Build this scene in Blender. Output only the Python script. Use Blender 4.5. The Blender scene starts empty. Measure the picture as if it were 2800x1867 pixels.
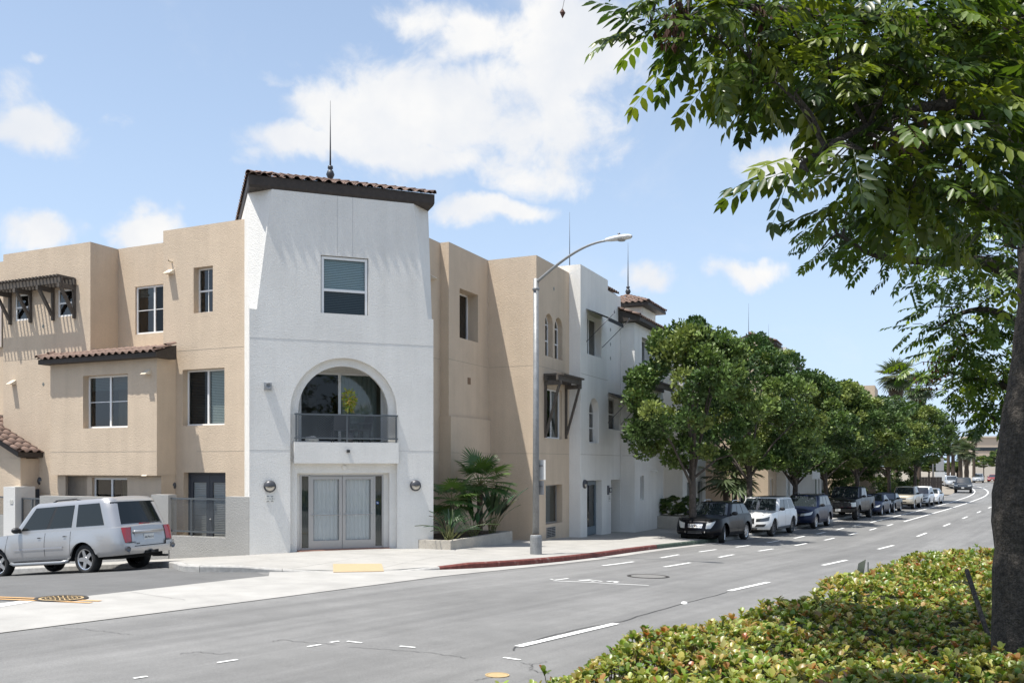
import bpy, bmesh, math, random
import numpy as np
from mathutils import Vector, Matrix
R_ = math.radians
SC = bpy.context.scene
COL = SC.collection
# ---------------------------------------------------------------- camera
F_PX, CX, HV, EYE = 2443.0, 1400.0, 1272.0, 1.96      # focal length, principal column, horizon row of the 2800 px photo; eye height
cd = bpy.data.cameras.new('camera'); cam = bpy.data.objects.new('camera', cd); COL.objects.link(cam)
cam.location = (0, 0, EYE); cam.rotation_euler = (R_(90), 0, 0)
cd.sensor_width = 36; cd.lens = 36*F_PX/2800; cd.shift_y = (HV-933.5)/2800; cd.clip_end = 4000; cd.clip_start = .05
SC.camera = cam
# ---------------------------------------------------------------- sky, sun, exposure
SUN = Vector((-.296, -.152, .943)).normalized()          # towards the sun
SKY_STRENGTH, SUN_STRENGTH, EXPOSURE = .10, 4.4, .72
sun_el = math.asin(SUN.z); sun_az = math.atan2(SUN.x, SUN.y)
wd = bpy.data.worlds.new('World'); SC.world = wd; wd.use_nodes = True
def build_sky():
    nt = wd.node_tree; N = nt.nodes; L = nt.links; N.clear()
    def nd(t, **k):
        n = N.new(t)
        for a, b in k.items(): setattr(n, a, b)
        return n
    def val(x, sock):
        if isinstance(x, (int, float)): sock.default_value = x
        else: L.new(x, sock)
    def mth(op, a, b=0.0, c=0.0, clamp=False):
        n = nd('ShaderNodeMath', operation=op, use_clamp=clamp)
        val(a, n.inputs[0]); val(b, n.inputs[1]); val(c, n.inputs[2]); return n.outputs[0]
    def vmth(op, a, b=None, out=0):
        n = nd('ShaderNodeVectorMath', operation=op)
        L.new(a, n.inputs[0])
        if b is not None:
            if isinstance(b, (tuple, Vector)): n.inputs[1].default_value = tuple(b)
            else: L.new(b, n.inputs[1])
        return n.outputs[out]
    def sstep(x, a, b):
        n = nd('ShaderNodeMapRange', interpolation_type='SMOOTHSTEP'); val(x, n.inputs[0])
        n.inputs[1].default_value = a; n.inputs[2].default_value = b; return n.outputs[0]
    out = nd('ShaderNodeOutputWorld'); bg = nd('ShaderNodeBackground')
    sky = nd('ShaderNodeTexSky', sky_type='NISHITA', sun_disc=False)
    sky.sun_elevation = sun_el; sky.sun_rotation = sun_az; sky.altitude = 30; sky.air_density = 1.0; sky.dust_density = 1.6; sky.ozone_density = 1.4
    tc = nd('ShaderNodeTexCoord'); D = vmth('NORMALIZE', tc.outputs['Generated'])
    sp = nd('ShaderNodeSeparateXYZ'); L.new(D, sp.inputs[0]); dz = sp.outputs[2]
    def noise(vec, scale, det=6, rough=.55, out='Fac', dist=0):
        n = nd('ShaderNodeTexNoise'); L.new(vec, n.inputs['Vector']); n.inputs['Scale'].default_value = scale
        n.inputs['Detail'].default_value = det; n.inputs['Roughness'].default_value = rough; n.inputs['Distortion'].default_value = dist
        return n.outputs[out]
    # cumulus banks, each an ellipse of directions (photo column, row, half width, half height in photo px, weight)
    warp = noise(D, 7, 5, .6, 'Color')
    wv = nd('ShaderNodeVectorMath', operation='MULTIPLY_ADD'); L.new(warp, wv.inputs[0]); wv.inputs[1].default_value = (.09,)*3; L.new(D, wv.inputs[2])
    wadd = vmth('ADD', wv.outputs[0], (-.045, -.045, -.045))
    banks = [(1010,300,250,190,1.05),(1240,330,300,130,1.0),(1420,470,260,70,.75),(1560,150,190,190,1.0),(1130,50,150,80,.72),(1330,110,190,110,.85),(1420,260,220,120,.8),(830,395,190,75,.95),(980,400,230,80,1.0),(1160,440,260,70,.9),(760,190,70,30,.6),(1340,570,190,45,.85),(700,430,80,40,.6),
             (1650,330,130,150,.62),(1500,330,300,200,.7),(95,340,150,85,.72),(130,610,130,60,.85),(400,620,90,60,.95),(30,180,110,130,.5),(350,320,90,40,.42),
             (1790,775,95,60,.9),(2040,750,130,50,.85),(2170,460,150,70,.8),(2380,330,150,120,.7),(100,110,60,36,.6),(-240,420,180,90,.8),(-500,600,200,80,.9),(3100,500,300,90,.9),(3300,800,200,60,.8)]
    field = 0.0
    for (u, v, ru, rv, w) in banks:
        c = Vector(((u-CX)/F_PX, 1, (HV-v)/F_PX)).normalized()
        ex = Vector((c.y, -c.x, 0)).normalized(); ez = ex.cross(c)
        k = (c.y)
        d = vmth('SUBTRACT', wadd, tuple(c))
        a = mth('MULTIPLY', vmth('DOT_PRODUCT', d, tuple(ex), 1), F_PX/ru/k)
        b = mth('MULTIPLY', vmth('DOT_PRODUCT', d, tuple(ez), 1), F_PX/rv/k)
        f = mth('MULTIPLY', vmth('DOT_PRODUCT', d, tuple(c), 1), 6)
        r2 = mth('ADD', mth('ADD', mth('MULTIPLY', a, a), mth('MULTIPLY', b, b)), mth('MULTIPLY', f, f))
        g = mth('MULTIPLY', mth('EXPONENT', mth('MULTIPLY', r2, -.9)), w)
        field = mth('MAXIMUM', g, field) if not isinstance(field, float) else g
    # the same kind of broken cumulus over the rest of the dome
    el = mth('ADD', mth('MAXIMUM', dz, 0.0), .18)
    cc = nd('ShaderNodeCombineXYZ'); L.new(mth('DIVIDE', sp.outputs[0], el), cc.inputs[0]); L.new(mth('DIVIDE', sp.outputs[1], el), cc.inputs[1])
    rest = mth('MULTIPLY', sstep(noise(cc.outputs[0], 1.1, 3, .5), .5, .75), .9)
    behind = sstep(sp.outputs[1], .60, .35)
    field = mth('MAXIMUM', field, mth('MULTIPLY', rest, behind))
    fine = noise(D, 15, 10, .62, 'Fac', .35)
    dens = sstep(mth('ADD', field, mth('MULTIPLY', mth('SUBTRACT', fine, .5), 1.25)), .31, .78)
    wisp = mth('MULTIPLY', sstep(noise(D, 5, 8, .62, 'Fac', .4), .50, .82), .36)
    dens = mth('MAXIMUM', dens, wisp)
    dens = mth('MULTIPLY', dens, sstep(dz, .0, .10))
    shade = sstep(noise(vmth('ADD', D, (0, 0, .03)), 9, 5, .55), .30, .72)
    ccol = nd('ShaderNodeMix', data_type='RGBA'); L.new(shade, ccol.inputs[0])
    ccol.inputs[6].default_value = (5.0, 5.2, 5.55, 1); ccol.inputs[7].default_value = (6.1, 6.05, 5.95, 1)
    # summer haze: the blue pales towards the horizon
    hz = nd('ShaderNodeMix', data_type='RGBA'); L.new(mth('MULTIPLY', mth('EXPONENT', mth('MULTIPLY', mth('MAXIMUM', dz, 0.0), -2.0)), .88), hz.inputs[0])
    L.new(sky.outputs[0], hz.inputs[6]); hz.inputs[7].default_value = (4.35, 5.55, 7.25, 1)
    mx = nd('ShaderNodeMix', data_type='RGBA'); L.new(dens, mx.inputs[0]); L.new(hz.outputs[2], mx.inputs[6]); L.new(ccol.outputs[2], mx.inputs[7])
    L.new(mx.outputs[2], bg.inputs[0]); bg.inputs[1].default_value = SKY_STRENGTH; L.new(bg.outputs[0], out.inputs[0])
build_sky()
wd.cycles.sampling_method = "MANUAL"; wd.cycles.sample_map_resolution = 256
sl = bpy.data.lights.new('sun', 'SUN'); so = bpy.data.objects.new('sun', sl); COL.objects.link(so)
sl.energy = SUN_STRENGTH; sl.angle = R_(.53); sl.color = (1, .965, .90)
so.rotation_euler = SUN.to_track_quat('Z', 'Y').to_euler(); so.location = (-30, -20, 60)
SC.view_settings.view_transform = 'Standard'; SC.view_settings.look = 'None'; SC.view_settings.gamma = 1
SC.view_settings.exposure = EXPOSURE
try:
    SC.cycles.use_denoising = True; SC.cycles.denoiser = 'OPENIMAGEDENOISE'
except Exception: pass
SC.cycles.max_bounces = 8; SC.cycles.transparent_max_bounces = 12; SC.cycles.caustics_reflective = False; SC.cycles.caustics_refractive = False
# ---------------------------------------------------------------- place: (s,q) street frame of the buildings, ground height
TH = R_(24.7); SN, CS = math.sin(TH), math.cos(TH)      # s runs along the right-hand facades, q towards the street
def XY(s, q): return (s*SN+q*CS, s*CS-q*SN)
def SQ(x, y): return (x*SN+y*CS, x*CS-y*SN)
PROF = [(-200,6.7),(0,0),(36,-1.21),(42,-1.33),(48,-1.385),(60,-1.45),(80,-1.55),(95,-1.58),(110,-1.5),(180,-1.2),(500,-1.0),(4000,-1.0)]
def prof(s):
    for (a, za), (b, zb) in zip(PROF, PROF[1:]):
        if s <= b: return za+(zb-za)*(s-a)/(b-a)
    return PROF[-1][1]
def G(x, y):
    s = x*SN+y*CS; q = x*CS-y*SN
    z = sum(prof(s+d) for d in (-2,-1,0,1,2))/5
    z -= .0033*max(-16, min(6, q))
    t = -(q+15.8); t = math.log(1+math.exp(max(-30, min(30, t*2))))/2
    return z-.08*min(t, 25)*max(0, min(1, (60-s)/20))
def gp(u, v, dz=0.0):
    """photo pixel -> point on the ground (raised by dz)"""
    a, b = (u-CX)/F_PX, (HV-v)/F_PX
    y = 1.0
    f = lambda y: EYE+b*y-G(a*y, y)-dz
    while y < 900:
        if f(y) < 0:
            lo, hi = y/1.02-.01, y
            for _ in range(30):
                m = (lo+hi)/2
                if f(m) < 0: hi = m
                else: lo = m
            return Vector((a*hi, hi, G(a*hi, hi)+dz))
        y = y*1.02+.01
    return None
def at(u, v, Y): return Vector(((u-CX)/F_PX*Y, Y, EYE+(HV-v)/F_PX*Y))
# enlargements of the photo that positions were read from
def Z1(x, y): return (x/3.136, 600+y/3.136)
def Z2(x, y): return (x/2.413, 1050+y/2.413)
def Z3(x, y): return (620+x/2.613, 400+y/2.613)
def Z4(x, y): return (640+x/2.488, 950+y/2.488)
def Z5(x, y): return (1160+x/3.136, 600+y/3.136)
def Z6(x, y): return (1160+x/2.851, 1050+y/2.851)
def Z7(x, y): return (1750+x/2.4117, 850+y/2.4117)
def Z8(x, y): return (2200+x/2.852, 950+y/2.852)
# ---------------------------------------------------------------- materials
MATS = {}
def mat(name, col, rough=.7, metal=0, bump=None, var=None, spec=.5, coat=0, emit=None, attr=None, trans=0):
    """procedural material. bump=(scale,strength,distance); var=list of (scale,amount,detail) brightness noise; attr=colour attribute"""
    if name in MATS: return MATS[name]
    m = bpy.data.materials.new(name); m.use_nodes = True; nt = m.node_tree; N = nt.nodes; L = nt.links
    b = N['Principled BSDF']; b.inputs['Roughness'].default_value = rough; b.inputs['Metallic'].default_value = metal
    b.inputs['Specular IOR Level'].default_value = spec; b.inputs['Coat Weight'].default_value = coat; b.inputs['Coat Roughness'].default_value = .03
    c4 = (*col, 1); b.inputs['Base Color'].default_value = c4; m.diffuse_color = c4
    tc = N.new('ShaderNodeTexCoord'); src = None
    def noise(scale, det=4, rough=.6, w=0):
        n = N.new('ShaderNodeTexNoise'); n.inputs['Scale'].default_value = scale; n.inputs['Detail'].default_value = det; n.inputs['Roughness'].default_value = rough
        L.new(tc.outputs['Object'], n.inputs['Vector']); return n
    if attr:
        a = N.new('ShaderNodeAttribute'); a.attribute_name = attr; src = a.outputs['Color']
    if var:
        for (sc, am, det, *rows) in var:
            n = noise(sc, det)
            if rows:                     # stretched grain: new coordinates are dot products with these rows
                cb = N.new('ShaderNodeCombineXYZ')
                for i_, rw in enumerate(rows[0]):
                    dp = N.new('ShaderNodeVectorMath'); dp.operation = 'DOT_PRODUCT'; L.new(tc.outputs['Object'], dp.inputs[0]); dp.inputs[1].default_value = rw; L.new(dp.outputs['Value'], cb.inputs[i_])
                L.new(cb.outputs[0], n.inputs['Vector'])
            r = N.new('ShaderNodeMapRange'); r.inputs[1].default_value = .3; r.inputs[2].default_value = .7
            r.inputs[3].default_value = 1-am; r.inputs[4].default_value = 1+am; L.new(n.outputs[0], r.inputs[0])
            mx = N.new('ShaderNodeMix'); mx.data_type = 'RGBA'; mx.blend_type = 'MULTIPLY'; mx.inputs[0].default_value = 1
            if src: L.new(src, mx.inputs[6])
            else: mx.inputs[6].default_value = c4
            L.new(r.outputs[0], mx.inputs[7]); src = mx.outputs[2]
    if src: L.new(src, b.inputs['Base Color'])
    if bump:
        n = noise(bump[0], 5, .65); bp = N.new('ShaderNodeBump'); bp.inputs['Strength'].default_value = bump[1]; bp.inputs['Distance'].default_value = bump[2]
        L.new(n.outputs[0], bp.inputs['Height']); L.new(bp.outputs[0], b.inputs['Normal'])
    if emit: b.inputs['Emission Color'].default_value = (*emit[0], 1); b.inputs['Emission Strength'].default_value = emit[1]
    if trans:
        t = N.new('ShaderNodeBsdfTranslucent'); ms = N.new('ShaderNodeMixShader'); ms.inputs[0].default_value = trans
        if src:
            hs = N.new('ShaderNodeHueSaturation'); hs.inputs['Value'].default_value = 1.5; hs.inputs['Saturation'].default_value = 1.1; L.new(src, hs.inputs['Color']); L.new(hs.outputs[0], t.inputs[0])
        else: t.inputs[0].default_value = tuple(min(1, c*1.5) for c in col)+(1,)
        L.new(b.outputs[0], ms.inputs[1]); L.new(t.outputs[0], ms.inputs[2]); L.new(ms.outputs[0], N['Material Output'].inputs[0])
    MATS[name] = m; return m
def glass(name, tint, refl=1.0):
    """a real pane: lets tinted light through and mirrors by Fresnel"""
    if name in MATS: return MATS[name]
    m = bpy.data.materials.new(name); m.use_nodes = True; N = m.node_tree.nodes; L = m.node_tree.links; N.clear()
    o = N.new('ShaderNodeOutputMaterial'); t = N.new('ShaderNodeBsdfTransparent'); t.inputs[0].default_value = (*tint, 1)
    g = N.new('ShaderNodeBsdfGlossy'); g.inputs['Roughness'].default_value = .015; fr = N.new('ShaderNodeFresnel'); fr.inputs[0].default_value = 1.62
    ml = N.new('ShaderNodeMath'); ml.operation = 'MULTIPLY'; ml.inputs[1].default_value = refl; ml.use_clamp = True; L.new(fr.outputs[0], ml.inputs[0])
    mx = N.new('ShaderNodeMixShader'); L.new(ml.outputs[0], mx.inputs[0]); L.new(t.outputs[0], mx.inputs[1]); L.new(g.outputs[0], mx.inputs[2]); L.new(mx.outputs[0], o.inputs[0])
    MATS[name] = m; return m
# ---------------------------------------------------------------- object helpers
def setp(o, label=None, cat=None, group=None, kind=None):
    if label: o['label'] = label
    if cat: o['category'] = cat
    if group: o['group'] = group
    if kind: o['kind'] = kind
    return o
def thing(name, label, cat, loc=(0,0,0), rz=0, group=None, rot=None):
    o = bpy.data.objects.new(name, None); COL.objects.link(o); o.location = loc; o.rotation_euler = rot or (0, 0, rz); o.empty_display_size = .2
    return setp(o, label, cat, group)
def link(name, me, parent=None, world=True):
    o = bpy.data.objects.new(name, me); COL.objects.link(o)
    if parent is not None:
        o.parent = parent
        if world and parent.parent is None:
            M = Matrix.LocRotScale(parent.location, parent.rotation_euler, None); o.matrix_parent_inverse = M.inverted()
        elif world and parent.parent is not None: pass
    return o
def mesh(verts, faces, material, smooth=False, name='m'):
    me = bpy.data.meshes.new(name); me.from_pydata([tuple(v) for v in verts], [], faces)
    if material is not None: me.materials.append(material)
    if smooth: me.polygons.foreach_set('use_smooth', [True]*len(me.polygons))
    me.update(); return me
def fastmesh(V, Q, material, col=None, smooth=False, name='m'):
    """numpy verts (N,3), faces (M,k) -> mesh; col (N,3) point colours"""
    me = bpy.data.meshes.new(name); V = np.ascontiguousarray(V, np.float32); Q = np.ascontiguousarray(Q, np.int32); k = Q.shape[1]
    me.vertices.add(len(V)); me.vertices.foreach_set('co', V.ravel()); me.loops.add(Q.size); me.loops.foreach_set('vertex_index', Q.ravel())
    me.polygons.add(len(Q)); me.polygons.foreach_set('loop_start', np.arange(0, Q.size, k, dtype=np.int32)); me.polygons.foreach_set('loop_total', np.full(len(Q), k, np.int32))
    if smooth: me.polygons.foreach_set('use_smooth', np.ones(len(Q), bool))
    me.update(calc_edges=True)
    if col is not None:
        a = me.color_attributes.new('tint', 'FLOAT_COLOR', 'POINT'); a.data.foreach_set('color', np.concatenate([col, np.ones((len(col), 1))], 1).astype(np.float32).ravel())
    if material is not None: me.materials.append(material)
    return me
class MB:
    """collects shapes into one mesh; points may pass through a transform function"""
    def __init__(s, tf=None): s.v = []; s.f = []; s.tf = tf
    def add(s, pts, faces):
        b = len(s.v); s.v += [Vector(s.tf(*p)) if s.tf else Vector(p) for p in pts]; s.f += [tuple(b+i for i in f) for f in faces]; return s
    def box(s, x0, x1, y0, y1, z0, z1):
        return s.add([(x0,y0,z0),(x1,y0,z0),(x1,y1,z0),(x0,y1,z0),(x0,y0,z1),(x1,y0,z1),(x1,y1,z1),(x0,y1,z1)],
                     [(0,3,2,1),(4,5,6,7),(0,1,5,4),(1,2,6,5),(2,3,7,6),(3,0,4,7)])
    def bar(s, a, b, w, h, up=(0,0,1)):
        a, b = Vector(a), Vector(b); d = (b-a).normalized(); x = d.cross(Vector(up))
        if x.length < 1e-4: x = d.cross(Vector((1,0,0)))
        x.normalize(); z = x.cross(d); x = x*w/2; z = z*h/2
        return s.add([a-x-z, a+x-z, a+x+z, a-x+z, b-x-z, b+x-z, b+x+z, b-x+z], [(0,1,2,3),(7,6,5,4),(0,4,5,1),(1,5,6,2),(2,6,7,3),(3,7,4,0)])
    def tube(s, pts, rad, n=8, cap=True):
        pts = [Vector(p) for p in pts]; b = len(s.v); rings = []
        x = None
        for i, p in enumerate(pts):
            d = (pts[min(i+1, len(pts)-1)]-pts[max(i-1, 0)]).normalized()
            x = x-d*x.dot(d) if x is not None else d.cross(Vector((0,0,1)) if abs(d.z) < .8 else Vector((0,1,0)))
            if x.length < 1e-4: x = d.cross(Vector((1,.3,.2)))
            x.normalize(); y = d.cross(x); r = rad[i] if isinstance(rad, (list, tuple)) else rad
            rings.append([p+(x*math.cos(2*math.pi*j/n)+y*math.sin(2*math.pi*j/n))*r for j in range(n)])
        V = [q for rg in rings for q in rg]; Fc = []
        for i in range(len(pts)-1):
            for j in range(n): Fc.append((i*n+j, i*n+(j+1)%n, (i+1)*n+(j+1)%n, (i+1)*n+j))
        if cap: Fc += [tuple(range(n-1, -1, -1)), tuple(range((len(pts)-1)*n, len(pts)*n))]
        return s.add(V, Fc)
    def lathe(s, prof_, n=20, c=(0,0,0), axis='z'):
        V = []; Fc = []
        for (r, h) in prof_:
            for j in range(n):
                a = 2*math.pi*j/n; p = (r*math.cos(a), r*math.sin(a), h)
                if axis == 'y': p = (p[0], p[2], p[1])
                if axis == 'x': p = (p[2], p[0], p[1])
                V.append((p[0]+c[0], p[1]+c[1], p[2]+c[2]))
        for i in range(len(prof_)-1):
            for j in range(n): Fc.append((i*n+j, i*n+(j+1)%n, (i+1)*n+(j+1)%n, (i+1)*n+j))
        return s.add(V, Fc)
    def poly(s, pts): return s.add(pts, [tuple(range(len(pts)))])
    def prism(s, pts, off):
        """polygon extruded by vector off"""
        n = len(pts); P = [Vector(p) for p in pts]; o = Vector(off)
        return s.add(P+[p+o for p in P], [tuple(range(n)), tuple(range(2*n-1, n-1, -1))]+[(i, i+n, (i+1) % n+n, (i+1) % n) for i in range(n)])
    def mesh(s, material, smooth=False): return mesh(s.v, s.f, material, smooth)
    def obj(s, name, material, parent=None, smooth=False, world=True): return link(name, s.mesh(material, smooth), parent, world)
def clip(poly, x0, x1, y0, y1):
    def cut(P, ins, inter):
        o = []
        for i in range(len(P)):
            a, b = P[i-1], P[i]
            if ins(b):
                if not ins(a): o.append(inter(a, b))
                o.append(b)
            elif ins(a): o.append(inter(a, b))
        return o
    def ix(c): return lambda a, b: (c, a[1]+(b[1]-a[1])*(c-a[0])/(b[0]-a[0]))
    def iy(c): return lambda a, b: (a[0]+(b[0]-a[0])*(c-a[1])/(b[1]-a[1]), c)
    P = poly
    for ins, it in ((lambda p: p[0] >= x0, ix(x0)), (lambda p: p[0] <= x1, ix(x1)), (lambda p: p[1] >= y0, iy(y0)), (lambda p: p[1] <= y1, iy(y1))):
        if not P: return []
        P = cut(P, ins, it)
    return P
def area(P): return sum(P[i-1][0]*P[i][1]-P[i][0]*P[i-1][1] for i in range(len(P)))/2
def catmull(P, n=8):
    o = []
    for i in range(len(P)-1):
        p0, p1, p2, p3 = P[max(i-1, 0)], P[i], P[i+1], P[min(i+2, len(P)-1)]
        for k in range(n):
            t = k/n
            o.append(tuple(.5*((2*b)+(-a+c)*t+(2*a-5*b+4*c-d)*t*t+(-a+3*b-3*c+d)*t**3) for a, b, c, d in zip(p0, p1, p2, p3)))
    o.append(tuple(P[-1])); return o
def text_mesh(body, size, material, depth=.004, font_scale=(1, 1)):
    cu = bpy.data.curves.new('t', 'FONT'); cu.body = body; cu.size = size; cu.align_x = 'CENTER'; cu.align_y = 'CENTER'; cu.extrude = depth
    o = bpy.data.objects.new('t', cu); COL.objects.link(o); dg = bpy.context.evaluated_depsgraph_get()
    me = bpy.data.meshes.new_from_object(o.evaluated_get(dg)); bpy.data.objects.remove(o); bpy.data.curves.remove(cu)
    me.materials.clear(); me.materials.append(material)
    return me
# ================================================================= ground, road, kerbs, pavements
SM, CM = math.sin(R_(32.5)), math.cos(R_(32.5))          # direction of the main street
ALONG = ((SM*.05, CM*.05, 0), (CM*1.1, -SM*1.1, 0), (0, 0, 1))      # grain drawn out along the lanes
asphalt = mat('asphalt', (.158,.156,.151), .85, bump=(90,.35,.012), var=[(150,.34,2),(38,.10,3),(2.2,.08,4),(.35,.10,3),(1.0,.19,4,ALONG),(3.0,.09,3,ALONG)])
asphalt2 = mat('asphalt_side', (.115,.115,.113), .85, bump=(90,.35,.012), var=[(150,.25,2),(1.2,.14,5)])
concrete = mat('concrete', (.335,.325,.305), .85, bump=(60,.2,.006), var=[(70,.08,3),(1.6,.09,5),(.4,.07,3)])
conc_walk = mat('concrete_walk', (.33,.318,.295), .85, bump=(60,.2,.006), var=[(70,.08,3),(1.3,.11,5)])
conc_kerb = mat('concrete_kerb', (.36,.35,.33), .85, bump=(50,.3,.006), var=[(9,.2,5)])
paint_w = mat('road_paint_white', (.74,.74,.72), .7, var=[(40,.10,4),(5,.06,3)])
paint_y = mat('road_paint_yellow', (.50,.30,.13), .7, var=[(40,.14,4),(5,.10,3)])
soil = mat('soil', (.09,.065,.045), .95, bump=(30,.8,.03), var=[(12,.3,4)])
dirt = mat('ground_dirt', (.23,.20,.16), .95, var=[(3,.2,4)])
def painted_kerb(name, col):
    m = mat(name, col, .75, bump=(35,.5,.008)); nt = m.node_tree; N = nt.nodes; L = nt.links
    n = N.new('ShaderNodeTexNoise'); n.inputs['Scale'].default_value = 7; n.inputs['Detail'].default_value = 8; n.inputs['Roughness'].default_value = .7
    tc = [x for x in N if x.type == 'TEX_COORD'][0]; L.new(tc.outputs['Object'], n.inputs['Vector'])
    r = N.new('ShaderNodeValToRGB'); r.color_ramp.elements[0].position = .58; r.color_ramp.elements[0].color = (*col, 1)
    r.color_ramp.elements[1].position = .70; r.color_ramp.elements[1].color = (.27,.23,.20,1)
    e = r.color_ramp.elements.new(.36); e.color = (*[c*.55 for c in col], 1)
    L.new(n.outputs[0], r.inputs[0]); L.new(r.outputs[0], N['Principled BSDF'].inputs['Base Color']); return m
red_kerb = painted_kerb('kerb_red', (.165,.040,.030)); green_kerb = painted_kerb('kerb_green', (.055,.085,.06))
def patch(poly, cell, dz, hfun=None, shrink=0, frame=None):
    """polygon in plan draped on the ground, cut in cells of a grid (frame = angle of the grid); yields (verts, face)"""
    c, s = (math.cos(frame), math.sin(frame)) if frame else (1, 0)
    P = [(p[0]*c+p[1]*s, -p[0]*s+p[1]*c) for p in poly]
    if area(P) < 0: P = P[::-1]
    xs = [p[0] for p in P]; ys = [p[1] for p in P]
    x = math.floor(min(xs)/cell)*cell; out = []
    while x < max(xs):
        y = math.floor(min(ys)/cell)*cell
        while y < max(ys):
            Q = clip(P, x+shrink, x+cell-shrink, y+shrink, y+cell-shrink)
            R = []
            for q in Q:
                if not R or math.dist(q, R[-1]) > 1e-5: R.append(q)
            if len(R) > 2 and math.dist(R[0], R[-1]) < 1e-5: R.pop()
            if len(R) > 2 and abs(area(R)) > 1e-4:
                out.append([(a*c-b*s, a*s+b*c) for a, b in R])
            y += cell
        x += cell
    h = hfun or (lambda a, b: G(a, b)+dz)
    return [[(a, b, h(a, b)) for a, b in r] for r in out]
def sheet(name, poly, cell, dz, material, kind='structure', frame=None, parent=None):
    m = MB()
    for r in patch(poly, cell, dz, frame=frame): m.poly(r)
    bm = bmesh.new(); me = m.mesh(material); bm.from_mesh(me); bmesh.ops.remove_doubles(bm, verts=bm.verts, dist=.002); bm.to_mesh(me); bm.free()
    o = link(name, me, parent)
    if kind and parent is None: o['kind'] = kind
    return o
GX = lambda pts: [tuple(gp(u, v)[:2]) for u, v in pts]
# the land itself, out to the horizon
xs = sorted(set([-1500,-700,-300,-150]+list(range(-80,161,4))+[200,300,500,900,1500])); ys = sorted(set([-600,-250,-120,-60]+list(range(-40,241,4))+[280,360,500,900,1600,2600]))
V = [(x, y, G(x, y)-.30-(0.3 if abs(x) > 140 or y > 240 or y < -40 else 0)) for y in ys for x in xs]; nx = len(xs)
setp(link('ground', mesh(V, [(j*nx+i, j*nx+i+1, (j+1)*nx+i+1, (j+1)*nx+i) for j in range(len(ys)-1) for i in range(nx-1)], dirt, True)), kind='structure')
# kerb line of the main street (foot of the kerb), read from the photo, then straight on and bending left
kerb_px = [(514,1563),(700,1564),(900,1563),(1064,1561),(1203,1558),(1350,1551),(1500,1539),(1640,1523),(1797,1501)]
K = [tuple(gp(u, v)[:2]) for u, v in kerb_px]
k0 = K[-1]; far = [(k0[0]+SM*d, k0[1]+CM*d) for d in (12, 25, 40, 55, 70, 79)]
ang = 32.5; p = far[-1]
for d in range(10):
    ang -= 1.6; p = (p[0]+8*math.sin(R_(ang)), p[1]+8*math.cos(R_(ang))); far.append(p)
left = [XY(18.25, -45), XY(18.25, -32), XY(18.25, -24), XY(18.2, -20.5), XY(17.6, -18.2), XY(16.5, -16.7)]      # the kerb steps back to a parking bay in the side street
KERB = catmull(left+K+far, 6)
KL = [0]
for a, b in zip(KERB, KERB[1:]): KL.append(KL[-1]+math.dist(a, b))
def kpt(l, r=0.0):
    """point l metres along the kerb line, r metres to its right (into the road)"""
    import bisect
    i = min(max(bisect.bisect_right(KL, l)-1, 0), len(KERB)-2); t = (l-KL[i])/(KL[i+1]-KL[i]); a, b = KERB[i], KERB[i+1]
    d = ((b[0]-a[0]), (b[1]-a[1])); n = math.hypot(*d); d = (d[0]/n, d[1]/n)
    return (a[0]+(b[0]-a[0])*t+d[1]*r, a[1]+(b[1]-a[1])*t-d[0]*r)
def kfind(p): return KL[min(range(len(KERB)), key=lambda i: math.dist(KERB[i], p))]
LEND = KL[-1]-2
# sheets of road: main street, side street, concrete valley gutter across the junction
lm0 = kfind(gp(1350, 1551)[:2])
road_poly = [(-60,-2),(-60,16)]+[kpt(l, -.1) for l in np.linspace(2, LEND, 60)]+[kpt(l, 19) for l in np.linspace(LEND, lm0+20, 40)]+[(20,10),(30,-8),(-20,-8)]
ROAD = sheet('road', road_poly, 2.0, 0, asphalt)
side_poly = GX([(-900,1760),(-300,1672),(72,1643),(246,1629),(698,1578),(735,1575)])+[(K[1][0], K[1][1]), (K[0][0], K[0][1])]+[kpt(l, .02) for l in np.linspace(KL[30], 1, 8)]
SIDE = sheet('side_street', side_poly, 1.0, .005, asphalt2)
gut_poly = GX([(-900,1760),(-300,1672),(72,1643),(246,1629),(698,1578),(735,1575)])+[kpt(l, -.05) for l in np.linspace(kfind(K[1])+.3, kfind(K[-1])+50, 40)]+\
    [kpt(l, .42) for l in np.linspace(kfind(K[-1])+50, kfind(gp(1500,1539)[:2]), 24)]+GX([(1203,1576),(1074,1593),(698,1642),(0,1731),(-500,1800),(-900,1850)])
GUT = sheet('valley_gutter', gut_poly, 1.0, .010, concrete)
# ramp: the pavement dips to the road at the tactile paving
RAMP = gp(980, 1561); RL = kfind(RAMP[:2])
def ramp_f(x, y):
    l = kfind_fast(x, y); d = abs(l[0]-RL)
    along = max(0, min(1, (d-1.0)/1.9)); depth = max(0, min(1, (-l[1]-.1)/1.7))
    return max(along, depth)
KA = np.array(KERB)
def kfind_fast(x, y):
    d = (KA[:, 0]-x)**2+(KA[:, 1]-y)**2; i = int(d.argmin()); j = min(max(i, 1), len(KERB)-2)
    tx, ty = KA[j+1]-KA[j-1]; n = math.hypot(tx, ty); r = ((x-KA[i, 0])*ty-(y-KA[i, 1])*tx)/n; t = ((x-KA[i, 0])*tx+(y-KA[i, 1])*ty)/n
    return KL[i]+t, r
def SWZ(x, y): return G(x, y)+.012+.138*ramp_f(x, y)
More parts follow.
